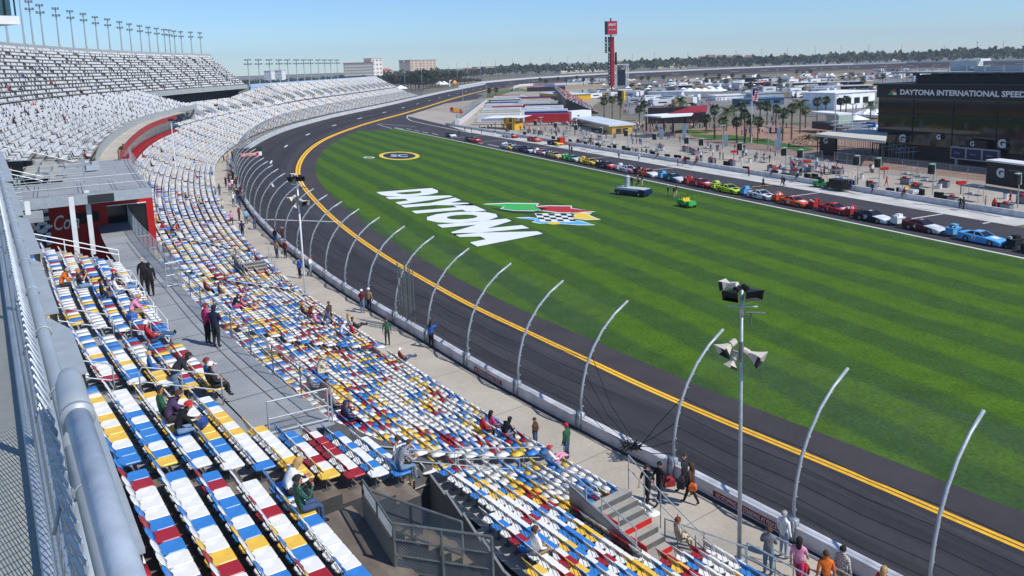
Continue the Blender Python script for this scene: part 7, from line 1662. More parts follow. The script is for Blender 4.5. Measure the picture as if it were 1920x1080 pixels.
for k in range(10):
    for j in range(46):
        if rs.random() < .8:
            p = a1+Ys*(k+.5)/10+Xs*(j+.5)/46+Z*(hs_*(1-k/10)); c = rs.randrange(8); qq.tube([p, p+Z*.5, p+Z*.85], [.2, .24, .1], 5, c); qq.sphere(p+Z*1.0, .13, 8, 6, 4)
o = qq.build('crowd', [cloth(c) for c in cs]+[SKIN]); tag(o, 'dense seated crowd filling the infield fan stand', 'crowd', kind='stuff')
# haulers parked in rows
HC = ['e8e8e8', 'd9cf9a', 'c9cdd0', 'e8e8e8', 'b5262b', 'dcd8c8', 'e8e8e8', '2b3f86', 'cfd2d4', '1d1f24']
hb = MB(); ebox(hb, 16, 2.6, 1.1, 4.1, 0, -1.3); HB = hb.build('hauler', MT); HBm = HB.data; bpy.data.objects.remove(HB)
hb = MB(); ebox(hb, 2.6, 2.5, .7, 3.4, 16.6, -1.25, 0); ebox(hb, 1.0, 2.3, 2.1, 3.2, 18.4, -1.15, 1); HB = hb.build('cab', [MT, M_GLASS]); HCm = HB.data; bpy.data.objects.remove(HB)
HN = ['white', 'pale yellow', 'silver', 'white', 'red', 'cream', 'white', 'blue', 'pale grey', 'black']
A0 = un(905, 234, 0); A1 = un(925, 190, 0); D0 = un(1010, 232, 0)-A0; D0 /= np.linalg.norm(D0)
for i in range(15):
    f = i/14; p = A0+(A1-A0)*f*.93+D0*rs.uniform(-2, 5); o = bpy.data.objects.new('race_hauler', HBm); COL.objects.link(o); o.location = (p[0], p[1], .02); o.rotation_euler = (0, 0, math.atan2(D0[1], D0[0])); c = HC[i % 10]
    o.material_slots[0].link = 'OBJECT'; o.material_slots[0].material = mat('hauler_'+c, c, .4, 0, .1, .4); place('cab', HCm, o)
    tag(o, f'{HN[i % 10]} race hauler trailer, {ORD[i]} row back in the garage yard', 'truck', 'race haulers parked in rows')
for i in range(12):
    f = i/11; p = un(958, 236, 0)+(un(968, 195, 0)-un(958, 236, 0))*f*.95+D0*rs.uniform(-1, 6); o = bpy.data.objects.new('race_hauler', HBm); COL.objects.link(o); o.location = (p[0], p[1], .02); o.rotation_euler = (0, 0, math.atan2(D0[1], D0[0])); c = HC[(i*3+4) % 10]
    o.material_slots[0].link = 'OBJECT'; o.material_slots[0].material = mat('hauler_'+c, c, .4, 0, .1, .4)
    tag(o, f'{HN[(i*3+4) % 10]} race hauler by the fan lane, {ORD[i]} row back', 'truck', 'race haulers by the fan lane')
r, L_, a = root_px('awning', 'white awning with red and blue waves at the front of the haulers', 'awning', 903, 240, 975, 244); h = hpx(a, 219); q = MB(); q.quad((0, 0, h-.6), (L_, 0, h), (L_, 6, h+.6), (0, 6, h)); q.quad((0, 0, h-1.6), (L_, 0, h-.8), (L_, 0, h), (0, 0, h-.6)); q.build('cover', MT, r)
q = MB(); q.quad((L_*.15, -.02, h-.75), (L_*.6, -.02, h-.4), (L_*.6, -.02, h-.15), (L_*.2, -.02, h-.5), 0); q.quad((L_*.5, -.03, h-.6), (L_, -.03, h-.3), (L_, -.03, h), (L_*.6, -.03, h-.25), 1); q.build('stripe', [M_RED, mat('wave_blue', '2b3f9e', .5)], r)
r, L_, a = root_px('yellow_tent', 'bright yellow tent front below the white awning', 'tent', 945, 243, 965, 244); h = hpx(a, 221); q = MB(); ebox(q, L_, 4, h*.55, h); ebox(q, L_*.25, 4, 0, h); ebox(q, L_*.2, 4, 0, h, L_*.8); q.build('cover', m_yw, r)
# pit entry wall with mesh and oval sign
r = empty('pit_entry_fence', un(858, 236, 0)); tag(r, 'white wall topped by a grey mesh fence beside the pit entry', 'fence'); b0 = np.array(r.location); q = MB(); q2 = MB(); P = [un(x, y, 0)-b0 for x, y in ((858, 236), (872, 226), (890, 211), (912, 193))]
for p0, p1 in zip(P[:-1], P[1:]):
    q.quad(p0, p1, p1+Z*1.9, p0+Z*1.9); t = (p1-p0)/np.linalg.norm(p1-p0); n_ = np.array([-t[1], t[0], 0])*-.5; q.quad(p1+n_, p0+n_, p0+n_+Z*1.9, p1+n_+Z*1.9); q.quad(p0+Z*1.9, p1+Z*1.9, p1+n_+Z*1.9, p0+n_+Z*1.9); q2.quad(p0+Z*1.9, p1+Z*1.9, p1+Z*5.6, p0+Z*5.6)
q.box(P[0]+[0, 0, 1.4], (1.6, 1.6, 2.8)); q.build('wall', m_wall, r); q2.build('mesh', alpha_mesh('entry_mesh', '8e9598', .62, .8), r)
r = empty('oval_sign', un(857, 235, 0)); tag(r, 'oval red, yellow and grey sign on a post at the pit entry', 'sign'); h0 = h_at(np.array(r.location), 207); q = MB(); q.tube([(0, 0, 0), (0, 0, h0-1.5)], .25, 8); q.build('post', M_OFFW, r)
q = MB(); e = np.array([RT[0], RT[1], 0]); N_ = 28
def el(sx, sz, yo, mi, cx=0, cz=0): q.poly([tuple(e*(cx+sx*math.cos(2*math.pi*i/N_))-np.array([FW[0], FW[1], 0])*yo+Z*(h0+cz+sz*math.sin(2*math.pi*i/N_))) for i in range(N_)], mi)
el(2.5, .95, .1, 0); el(2.0, .55, .16, 1); el(1.2, .85, .2, 2); el(.7, .5, .22, 1, -1.7, .8); el(.7, .4, .22, 1, 1.7, -.8)
q.tube([tuple(e*(2.5*math.cos(t))+Z*(h0+.95*math.sin(t))) for t in np.linspace(0, 6.283, 29)], .1, 5, 0); q.build('board', [M_GALV, M_RED, m_yw], r)
# scoring pylon
r = empty('scoring_pylon', un(1147, 172.5, 0)); tag(r, 'tall black and red scoring pylon with a square red sign on top', 'pylon'); a = np.array(r.location); sc_ = np.linalg.norm(a)/F; r.rotation_euler = (0, 0, math.atan2(a[1], a[0])-math.pi/2)
h1, h2, h3, h4, h5 = [hpx(a, y) for y in (160, 69, 64.5, 40, 34)]; w_ = 11.5*sc_
q = MB(); q.tube([(0, 0, 0), (0, 0, h5)], .5, 8); q.tube([(-7*sc_, 0, h2+.8), (10*sc_, 0, h2+.8)], .12, 5); q.build('mast', M_DARK, r)
q = MB(); ebox(q, w_, w_*.7, h1, h2, -w_/2, -w_*.35, 0); ebox(q, w_*.55, .3, h1, h2, -w_*.05, -w_*.35-.35, 1); q.build('panel', [M_BLACK, mat('pylon_red', 'b3121b', .5, 0, .15, .2)], r)
q = MB()
for i, ch in enumerate('LAP 1234567890'):
    if ch != ' ': T(q, ch, -w_*.40, -w_*.35-.1, h2-2.6-(h2-h1)*i/15, (h2-h1)*.035, w_*.16)
q.build('lettering', M_WHITE, r)
q = MB(); ebox(q, w_*.35, w_*.3, h2-(h2-h1)*.33, h2, -w_*.98, -w_*.3); q.build('side_panel', M_BLACK, r); q = MB(); ebox(q, w_*.35, w_*.3, h1+(h2-h1)*.42, h1+(h2-h1)*.68, w_*.55, -w_*.3); q.build('side_panel', M_BLACK, r)
q = MB()
for i, ch in enumerate('PILOT'): T(q, ch, -w_*.9, -w_*.34, h2-1.6-(h2-h1)*.062*i-1, (h2-h1)*.035, w_*.18)
q.build('side_lettering', M_WHITE, r)
q = MB(); ws = 22*sc_; ebox(q, ws*.78, ws*.8, h3, h4, -ws*.26, -ws*.4, 0); ebox(q, ws*.24, ws*.8, h3, h4, -ws*.5, -ws*.4, 1); q.build('sign_box', [mat('sign_red', 'd12b3c', .5, 0, .05), mat('sign_navy', '14152e', .5)], r)
q = MB(); T(q, 'SPRINT', -ws*.18, -ws*.4-.05, h3+(h4-h3)*.62, (h4-h3)*.2, ws*.62, 0, .04); T(q, 'CUP SERIES', -ws*.18, -ws*.4-.05, h3+(h4-h3)*.3, (h4-h3)*.1, ws*.6); q.build('sign_lettering', M_WHITE, r)
# giant screen with lattice legs
r = empty('giant_screen', un(1166, 166, 0)); tag(r, 'dark giant screen held between two white lattice legs beside the pylon', 'screen'); a = np.array(r.location); r.rotation_euler = (0, 0, math.atan2(a[1], a[0])-math.pi/2); s1_ = np.linalg.norm(a)/F
hT = hpx(a, 121); hs1 = hpx(a, 131); q = MB()
for x0 in (-13, 8):
    for x in (x0, x0+4): q.tube([(x*s1_, 0, 0), (x*s1_, 0, hT)], .28, 5); q.tube([(x*s1_, 3, 0), (x*s1_, 3, hT)], .28, 5)
    n = 9
    for k in range(n): q.tube([(x0*s1_, 0, hT*k/n), ((x0+4)*s1_, 0, hT*(k+1)/n)], .18, 4); q.tube([((x0+4)*s1_, 0, hT*k/n), (x0*s1_, 0, hT*(k+1)/n)], .18, 4)
q.box((0, 1.5, hT), (27*s1_, 3.4, .8)); q.build('lattice', M_OFFW, r); q = MB(); ebox(q, 15*s1_, 1.2, hT*.12, hs1, -8.5*s1_, .2); q.build('display', mat('display_teal', '163246', .3, 0, .5, .12, col2='0c141c'), r)
# vertical banners, small signs
for x, y, y2, c, lab in ((1164, 188, 170, '1b1b1b', 'dark vertical banner tower with yellow side below the giant screen'), (1186, 166, 158, '1b1b1b', 'small dark sign board with orange arrow right of the giant screen')):
    r, L_, a = root_px('banner', lab, 'sign', x-6, y, x+6, y); h = hpx(a, y2); q = MB(); ebox(q, L_*.6, 2, 0 if y > 170 else h*.5, h); q.build('panel', mat('banner_dark', c, .5), r); q = MB(); ebox(q, L_*.35, 1.8, 0 if y > 170 else h*.6, h*.96, L_*.62, .1); q.build('side_panel', m_yw, r)
# restaurant with red roof
r, L_, a = root_px('pavilion', 'open pavilion with a big dark red canopy roof behind the fence', 'pavilion', 1210, 246, 1290, 246); P = [un(1210, 214, 6.2), un(1290, 214, 6.4), un(1325, 210, 6.4), un(1330, 200, 7.5), un(1272, 207, 7.5)]; r.rotation_euler = (0, 0, 0); o_ = np.array(r.location)
q = MB(); q.prism([(p-o_)[:2] for p in (un(1206, 216, 6), un(1250, 213, 6), un(1300, 212, 6), un(1296, 215.5, 6), un(1240, 219, 6))], 5.7, 6.1); q.build('front_roof', MT, r)
q = MB(); A1_, A2_, A3_, A4_ = un(1252, 213, 6.2), un(1326, 210, 6.2), un(1326, 196, 7.5), un(1290, 201, 7.5); q.quad(A1_-o_, A2_-o_, A3_-o_, A4_-o_); q.quad(A2_-o_, A1_-o_, A4_-o_-Z*.2, A3_-o_-Z*.2); q.build('roof', mat('roof_dark_red', '8a1f28', .7, 0, .1, .4), r)
q = MB()
for x, y in ((1212, 245), (1245, 247), (1262, 248), (1284, 247), (1300, 240), (1322, 238)): p = un(x, y, 0)-o_; q.tube([p, p+Z*5.8], .3, 6); q.build('column', mat('pavilion_dark', '2f2226', .7, 0, .2, .4), r); q = MB()
A1_, A2_ = un(1215, 232, 0)-o_, un(1320, 230, 0)-o_; q.quad(A1_, A2_, A2_+Z*5.5, A1_+Z*5.5); q.build('back_wall', mat('pavilion_dark', '2f2226', .7, 0, .2, .4), r)
for i, (x, y, yt) in enumerate(((1240, 262, 243), (1283, 265, 232), (1361, 276, 252), (1455, 284, 261), (1460, 282, 238))):
    r, L_, a = root_px('banner_post', f'pale upright banner on the plaza, {ORD[i]} from the left', 'banner', x-3.5, y, x+3.5, y, 'upright banners on the plaza'); q = MB(); ebox(q, L_, .4, .2, hpx(a, yt)); q.build('panel', mat('banner_blue', '8fa6b8', .6, 0, .2, .4), r)
# white marquees, garages, car ports
for i, x in enumerate((1284, 1298, 1312, 1327, 1341)):
    tent(f'white gabled marquee behind the palms, {ORD[i]} from the left', x-7, 184, x+7, 184, 12, 171.5, 165.5, group='row of white marquees')
SH = [(1215, 182, 1278, 181, 8, 172, 'long pale marquee left of the white gabled row'), (1240, 196, 1310, 192, 6, 187, 'low blue roofed shelter behind the date palm'), (1342, 189, 1410, 186, 10, 179, 'long white roof behind the flagpole, left part'), (1410, 187, 1470, 184, 10, 175, 'long grey roof behind the flagpole, right part'), (1390, 200, 1470, 196, 8, 186, 'bluish glass fronted hall behind the flagpole'), (1565, 206, 1640, 200, 16, 174, 'big white hall just left of the dark glass building'), (1350, 163, 1452, 159, 8, 159.5, 'very long thin carport roof in the infield, left'), (1452, 163, 1640, 158, 8, 157.5, 'very long thin carport roof in the infield, right'), (1500, 171, 1640, 167, 10, 164.5, 'row of garages under a thin roof beside the dark building'), (1380, 156, 1450, 153.5, 10, 147, 'dark blue row of trailers beyond the carports'), (1452, 154, 1475, 153, 6, 148, 'turquoise container by the carports'), (1270, 166, 1300, 165, 6, 160, 'white service building left of the long carport')]
SCOL = ['e6e6e2', '2f7fa8', 'e6e6e2', '9aa3ab', '40657e', 'eef0f0', 'd8d4c8', 'd8d4c8', 'cfcac0', '2d4668', '2f8fa0', 'f0f0f0']
for (x0, y0, x1, y1, D, yt, lab), c in zip(SH, SCOL):
    r, L_, a = root_px('shed', lab, 'shed', x0, y0, x1, y1); h = max(2.5, hpx(a, yt)); q = MB(); ebox(q, L_+.8, D+.8, h-.35, h, -.4, -.4); q.build('roof', mat('shed_'+c, c, .6, 0, .08, .3), r); q = MB()
    if 'carport' in lab or 'garages' in lab:
        for k in range(int(L_/6)+1): q.tube([(k*6, .2, 0), (k*6, .2, h)], .12, 4)
        ebox(q, L_, .3, 0, h-.4, 0, D)
    else: ebox(q, L_, D, 0, h-.35)
    q.build('wall', m_dk if 'carport' in lab or 'garages' in lab else mat('shedwall_'+c, c, .7, 0, .15, .3), r)
    if 'hall' in lab:
        q = MB()
        for k in range(int(L_/5)): ebox(q, 3.2, .1, h*.3, h*.65, k*5+.9, -.06)
        q.build('window', M_GLASS, r)
# flag
r = empty('flagpole', un(1409, 268, 0)); tag(r, 'tall white flagpole with the American flag among the palms', 'flagpole'); a = np.array(r.location); h = hpx(a, 167); q = MB(); q.tube([(0, 0, 0), (0, 0, h)], .13, 8, taper=.07); q.build('pole', M_WHITE, r)
q = MB(); e = np.array([RT[0], RT[1], 0]); nw = 13; 
def fp(i, j): return e*(.1+1.5*i/12+.05*math.sin(i))+np.array([FW[0], FW[1], 0])*(.22*math.sin(i*.9+j*.4))+Z*(h-.1-2.9*j/13-.35*i/12)
for j in range(13):
    for i in range(12): q.quad(fp(i, j+1), fp(i+1, j+1), fp(i+1, j), fp(i, j), 2 if (i < 5 and j < 7) else (j % 2))
q.build('flag', [M_RED, M_WHITE, mat('flag_blue', '1f2c63', .7)], r)
for i, (x, y, yt) in enumerate(((1355, 280, 235), (1440, 281, 236), (1565, 262, 180), (1597, 262, 195), (1558, 195, 160), (1311, 178, 145), (1250, 176, 148), (1457, 170, 130), (1540, 165, 128), (1660, 147, 122), (1780, 146, 118), (912, 180, 150), (868, 190, 158), (993, 160, 136), (975, 196, 165), (1015, 250, 220), (1590, 160, 125))):
    p = un(x, y, 0); q = MB(); h = h_at(p, yt); q.tube([(0, 0, 0), (0, 0, h)], .16, 7, taper=.1); q.box((0, 0, h), (1.4, .5, .25)); o = q.build('lamp_post', M_GALV, None, p); tag(o, f'thin infield lamp post, {ORD[i]} of the scattered ones', 'lamp post', 'thin lamp posts in the infield')
# ------------------------------------------------------------------ palms
m_trunk = mat('palm_trunk', '6e5a45', .9, 0, .3, 6, bump=.4); m_fr = mat('palm_frond', '4f6129', .6, 0, .35, 1.2, col2='2f3f1a'); m_fr2 = mat('date_frond', '5f7038', .6, 0, .3, 1.2, col2='3b4a22')
def fan_crown(seed, R_=1.5):
    g = random.Random(seed); q = MB()
    for k in range(46):
        a = g.uniform(0, 6.283); el_ = g.uniform(-.9, 1.25); d = np.array([math.cos(a)*math.cos(el_), math.sin(a)*math.cos(el_), math.sin(el_)]); L_ = R_*g.uniform(.55, .85); c = d*L_*.75; side = np.cross(d, (0, 0, 1)); side /= np.linalg.norm(side)+1e-6; up = np.cross(side, d)
        q.tube([np.zeros(3), c], .025, 3, 0, cap=False)
        for j in range(9):
            t = (j-4)/4*1.15; v = d*math.cos(t)+side*math.sin(t)-up*.12*abs(t); e_ = c+v*R_*g.uniform(.42, .62)-np.array([0, 0, .28*R_*abs(t)*.5+.12]); w2 = np.cross(v, up)*.055*R_; q.poly([c, c+(e_-c)*.5+w2, e_, c+(e_-c)*.5-w2])
    for k in range(16):   # dead skirt
        a = g.uniform(0, 6.283); q.poly([(0, 0, -.1), (.5*math.cos(a), .5*math.sin(a), -.9), (.35*math.cos(a+.3), .35*math.sin(a+.3), -1.2)], 1)
    return q
def date_crown(seed, R_=2.8):
    g = random.Random(seed); q = MB()
    for k in range(52):
        a = g.uniform(0, 6.283); el_ = g.uniform(-.3, 1.4); P = []; n = 7
        for i in range(n): t = i/(n-1); r_ = R_*t*math.cos(el_*(1-.3*t)); P.append(np.array([math.cos(a)*r_, math.sin(a)*r_, R_*(t*math.sin(el_)*.9-.75*t*t*(1.0-.35*math.sin(el_)))]))
        sx = np.array([-math.sin(a), math.cos(a), 0])
        q.tube(P, .03, 3, 0, cap=False)
        for i in range(1, n):
            for f in (0, .5):
                p = P[i-1]*(1-f)+P[i]*f; ln_ = .55*math.sin(math.pi*min(1, (i+f)/n*.9+.1))
                for sg in (-1, 1): t = (P[i]-P[i-1]); t = t/np.linalg.norm(t); e_ = p+sx*sg*ln_+t*.3-np.array([0, 0, .22]); q.poly([p-t*.06, p+t*.06, e_])
    return q
CR = []
for s_ in (1, 2, 3): o = fan_crown(s_).build('crown', [m_fr, m_trunk]); CR.append(o.data); bpy.data.objects.remove(o)
o = date_crown(5).build('crown', m_fr2); CD = o.data; bpy.data.objects.remove(o)
q = MB(); q.tube([(0, 0, 0), (.03, 0, .25), (.0, .02, .6), (.02, 0, 1)], .2, 8, taper=.15); o = q.build('trunk', m_trunk); TM = o.data; bpy.data.objects.remove(o)
PAL = [(1340, 261, 205, 0), (1356, 262, 228, 0), (1381, 268, 228, 0), (1396, 268, 215, 0), (1407, 262, 224, 0), (1421, 269, 227, 0), (1467, 265, 212, 0), (1484, 262, 203, 0), (1500, 250, 196, 1), (1275, 228, 188, 1), (1133, 222, 190, 0), (1148, 223, 187, 0), (1163, 222, 190, 0), (1199, 231, 205, 0), (1208, 226, 195, 0), (1438, 240, 200, 0), (1455, 238, 204, 0), (1548, 218, 188, 0), (1576, 214, 190, 0), (1586, 215, 187, 0), (1632, 225, 196, 1), (1362, 245, 209, 1), (1376, 240, 203, 0), (1325, 250, 222, 0), (1532, 232, 190, 0), (1425, 235, 198, 0), (1510, 240, 207, 0), (1390, 236, 199, 0)]
for i, (x, y, yc, kd) in enumerate(PAL):
    p = un(x, y, 0); h = h_at(p, yc); r = empty('palm_tree', p, rs.uniform(0, 6)); t = place('trunk', TM, r); t.scale = (1.2, 1.2, h); c = place('crown', CD if kd else CR[i % 3], r, (0, 0, h)); k = rs.uniform(1.0, 1.25); c.scale = (k, k, k*rs.uniform(.9, 1.1))
    tag(r, (f'feathery date palm on the plaza, {ORD[i]} plaza palm counted' if kd else f'fan palm on the plaza with a round crown, {ORD[i]} plaza palm counted'), 'palm', 'palms on the plaza')
FP = [(1013, 155), (1024, 158), (1046, 153), (1062, 155), (1082, 151), (1094, 155), (1110, 156), (1203, 152), (1216, 152), (1245, 150), (1323, 146), (1325, 156), (1348, 148), (1361, 158), (1373, 147), (1394, 150), (1407, 165), (1414, 155), (1422, 150), (1462, 158), (1494, 140), (1520, 140), (1617, 158), (1655, 149), (1700, 143), (918, 176), (930, 174)]
for i, (x, y) in enumerate(FP):
    p = un(x, y+6, 0); h = h_at(p, y-6); r = empty('palm_tree', p, rs.uniform(0, 6)); t = place('trunk', TM, r); t.scale = (1.3, 1.3, h); c = place('crown', CR[i % 3], r, (0, 0, h)); c.scale = (1.6, 1.6, 1.5)
    tag(r, f'small distant palm in the far infield, {ORD[i]} of that row', 'palm', 'distant palms in the infield')
# bush by the bleachers
g = random.Random(9); q = MB()
for k in range(900):
    a, b_ = g.uniform(0, 6.28), g.uniform(0, 1.57); r_ = g.uniform(.7, 1)**.5; p = np.array([math.cos(a)*math.cos(b_)*4.2, math.sin(a)*math.cos(b_)*2.4, math.sin(b_)*2.6])*r_*(1+.15*math.sin(3*a)); u_ = np.array([g.gauss(0, 1) for _ in range(3)]); u_ /= np.linalg.norm(u_); v_ = np.cross(u_, (0, 0, 1)); q.poly([p+u_*.2, p+v_*.16, p-u_*.2, p-v_*.16])
o = q.build('bush', mat('bush_leaf', '3f4f22', .7, 0, .4, .8, col2='232e14'), None, tuple(un(1515, 275, 0))); tag(o, 'broad green bush before the dark wall with the white G', 'bush')
# ------------------------------------------------------------------ parked vehicles
def low_car():
    q = MB(); V = []; st = [(-2.2, .45, .8), (-2.1, .4, .95), (-.9, .35, 1.0), (1.0, .35, .92), (2.1, .4, .75), (2.2, .45, .6)]
    for x, z0, z1 in st: V += [(x, -.88, z0), (x, -.88, z1), (x, .88, z1), (x, .88, z0)]
    Fs = [(4*i+j, 4*i+(j+1) % 4, 4*i+4+(j+1) % 4, 4*i+4+j) for i in range(5) for j in range(4)]+[(3, 2, 1, 0), (20, 21, 22, 23)]; q.add(V, Fs, 0)
    q.add([(-1.7, -.8, .95), (1.0, -.8, .92), (.3, -.66, 1.45), (-1.1, -.66, 1.45), (-1.7, .8, .95), (1.0, .8, .92), (.3, .66, 1.45), (-1.1, .66, 1.45)], [(0, 1, 2, 3), (7, 6, 5, 4), (1, 5, 6, 2), (4, 0, 3, 7)], 1); q.quad((-1.1, -.66, 1.455), (.3, -.66, 1.455), (.3, .66, 1.455), (-1.1, .66, 1.455), 0)
    for x in (-1.35, 1.35):
        for y in (-.86, .86): q.tube([(x, y-.1, .32), (x, y+.1, .32)], .32, 8, 2)
    return q
o = low_car().build('parked_car', [M_DARK, M_GLASS, M_TYRE]); LC = o.data; bpy.data.objects.remove(o)
q = MB(); ebox(q, 8.5, 2.4, .6, 3.1, -4.2, -1.2, 0); ebox(q, 5, .05, 1.7, 2.4, -3, -1.24, 1); ebox(q, .05, 1.9, 1.5, 2.5, 4.32, -.95, 1)
for x in (-2.6, 2.8):
    for y in (-1.1, 1.1): q.tube([(x, y-.12, .42), (x, y+.12, .42)], .42, 8, 2)
o = q.build('motorhome', [M_DARK, M_GLASS, M_TYRE]); LM = o.data; bpy.data.objects.remove(o)
VC = [('white', 'e6e6e4'), ('silver', 'aeb2b5'), ('black', '17181b'), ('red', '9c2227'), ('blue', '2b4a86'), ('grey', '5b5f63'), ('tan', '9c8b6d'), ('dark green', '243d2e')]
ZN = [(1250, 150, 1340, 158, 'beside the far turn, left'), (1340, 146, 1480, 156, 'on the dry field by the far turn, middle'), (1480, 140, 1640, 150, 'on the dry field by the far turn, right'), (1640, 134, 1800, 143, 'behind the dark building roof, left'), (1790, 130, 1925, 143, 'behind the dark building roof, right'), (1345, 163, 1500, 172, 'under the long carports, left'), (1500, 160, 1640, 170, 'under the long carports, right'), (1180, 160, 1280, 172, 'right of the giant screen'), (1060, 152, 1130, 158, 'before the far turn beyond the garage'), (1100, 175, 1215, 186, 'behind the fan stand')]
cnt = 0
for zi, (x0, y0, x1, y1, wh) in enumerate(ZN):
    for ci, (cn, ch) in enumerate(VC):
        for rep in range(3):
            x = rs.uniform(x0, x1); y = rs.uniform(y0, y1); p = un(x, y, 0); mh = (rs.random() < .28 and cn in ('white', 'silver', 'tan'))
            o = bpy.data.objects.new('motorhome' if mh else 'parked_car', LM if mh else LC); COL.objects.link(o); o.location = (p[0], p[1], .03); o.rotation_euler = (0, 0, PANG+rs.choice((0, 1.57, .3))+rs.uniform(-.1, .1)); o.material_slots[0].link = 'OBJECT'; o.material_slots[0].material = mat('car_'+cn, ch, .35, 0, .05, 1)
            k_ = 'motorhome' if mh else 'car'; tag(o, f'distant {cn} {k_} parked {wh}', k_, f'{cn} {k_}s parked {wh}'); cnt += 1
def parked_mass(n, zones, lab):
    q = MB(); g = random.Random(31)
    for _ in range(n):
        x0, y0, x1, y1 = g.choice(zones); p = un(g.uniform(x0, x1), g.uniform(y0, y1), 0); rz = PANG+g.choice((0, 1.57, .3, 1.2)); c = g.choice((0, 0, 0, 1, 1, 2, 3, 4, 5, 6)); big = g.random() < .16
        A = (math.cos(rz), math.sin(rz), 0); B = (-math.sin(rz), math.cos(rz), 0)
        if big: q.box((p[0], p[1], 1.9), (g.uniform(6, 10), 2.5, 2.9), g.choice((0, 0, 1, 6)), ax=(A, B, (0, 0, 1))); q.box((p[0], p[1], 1.9), (4, 2.56, .6), 7, ax=(A, B, (0, 0, 1)))
        else: q.box((p[0], p[1], .62), (4.5, 1.8, .75), c, ax=(A, B, (0, 0, 1))); q.box((p[0]-A[0]*.2, p[1]-A[1]*.2, 1.2), (2.3, 1.55, .45), 7, ax=(A, B, (0, 0, 1))); q.box((p[0]-A[0]*.2, p[1]-A[1]*.2, 1.45), (1.7, 1.45, .08), c, ax=(A, B, (0, 0, 1)))
    o = q.build('parked_vehicles', [mat('car_'+cn, ch, .35, 0, .05, 1) for cn, ch in VC[:7]]+[M_GLASS]); tag(o, lab, 'vehicles', kind='stuff')
parked_mass(950, [(1250, 147, 1640, 158), (1340, 158, 1640, 173), (1180, 158, 1345, 172), (1640, 132, 1925, 143), (1640, 136, 1925, 150), (1060, 152, 1135, 158), (1110, 172, 1240, 186), (1480, 139, 1925, 146), (1480, 172, 1560, 184), (1185, 188, 1300, 200)], 'mass of parked cars and campers across the infield lots')
for i in range(110):     # awnings and gazebos of the infield camp
    x = rs.uniform(1130, 1920); yl = 162-(x-1190)*.028; y = rs.uniform(yl-12, yl+(14 if x < 1500 else 0)); p = un(x, y, 0); c = rs.choice(('eef0f2', 'eef0f2', '2d5fa8', 'b5262b', 'e8e2d0')); q = MB(); q.add([(-2, -2, 2.2), (2, -2, 2.2), (2, 2, 2.2), (-2, 2, 2.2), (0, 0, 3.3)], [(0, 1, 4), (1, 2, 4), (2, 3, 4), (3, 0, 4)])
    for a_ in (-1.9, 1.9):
        for b_ in (-1.9, 1.9): q.tube([(a_, b_, 0), (a_, b_, 2.2)], .05, 4)
    cn = {'eef0f2': 'white', '2d5fa8': 'blue', 'b5262b': 'red', 'e8e2d0': 'cream'}[c]
    o = q.build('gazebo', mat('gaz_'+c, c, .7), None, p); tag(o, f'small distant {cn} gazebo in the infield camp', 'gazebo', f'{cn} gazebos of the infield camp')
# ------------------------------------------------------------------ land, trees and town beyond the track
m_leafs = [mat('tree_leaf_a', '3a4a26', .85, 0, .4, .12, col2='22301a'), mat('tree_leaf_b', '4b5330', .85, 0, .35, .12, col2='2c3520'), mat('tree_bare', '6b5a48', .9, 0, .3, .1, col2='4a3f33')]
def tree_crown(seed, n=620, R_=4.2, Hc=6.5):
    g = random.Random(seed); q = MB(); cl_ = [(g.uniform(-1, 1)*R_*.62, g.uniform(-1, 1)*R_*.62, g.uniform(-.5, .55)*Hc*.6, g.uniform(.35, .62)*R_) for _ in range(9)]
    for k in range(n):
        c = cl_[k % 9]; d = np.array([g.gauss(0, 1) for _ in range(3)]); d /= np.linalg.norm(d); p = np.array(c[:3])+d*c[3]*g.uniform(.55, 1.05)*np.array([1, 1, .75]); u_ = np.array([g.gauss(0, 1) for _ in range(3)]); u_ /= np.linalg.norm(u_); v_ = np.cross(u_, d); v_ /= np.linalg.norm(v_)+1e-6; s_ = g.uniform(.28, .6); q.poly([p+u_*s_, p+v_*s_*.8, p-u_*s_, p-v_*s_*.8])
    return q
TC = []
for i in range(6):
    o = tree_crown(20+i, 620 if i < 5 else 520).build('crown', m_leafs[(0, 0, 1, 1, 0, 2)[i]]); TC.append(o.data); bpy.data.objects.remove(o)
q = MB(); q.tube([(0, 0, 0), (.1, 0, 3), (0, .1, 6)], .38, 7, taper=.2)
for a_ in range(5): q.tube([(0, 0, 3.6), (1.6*math.cos(a_*1.3), 1.6*math.sin(a_*1.3), 6.5)], .14, 5, taper=.06)
o = q.build('trunk', m_trunk); TT = o.data; bpy.data.objects.remove(o)
def tree(x, y, ytop, i, lab, group, wd=1.0, kind=None):
    p = un(x, y, 0); h = h_at(p, ytop); r = empty('tree', p, rs.uniform(0, 6)); k = h/11.0; t = place('trunk', TT, r); t.scale = (k, k, k); c = place('crown', TC[kind if kind is not None else i % 5], r, (0, 0, h-4.2*k)); c.scale = (k*1.25*wd, k*1.25*wd, k*.95); tag(r, lab, 'tree', group)
tl = lambda x: np.interp(x, [470, 560, 640, 760, 820, 860, 900, 960, 1040, 1120, 1200, 1300, 1400, 1500, 1600, 1700, 1800, 1920], [151, 147, 142, 132, 128, 131, 128, 121, 119, 118, 112, 108, 106, 104, 98, 98, 91, 90])
bs = lambda x: np.interp(x, [470, 600, 780, 860, 900, 960, 1120, 1300, 1500, 1700, 1920], [165, 160, 172, 156, 148, 143, 134, 125, 118, 113, 108])
i = 0; x = 474
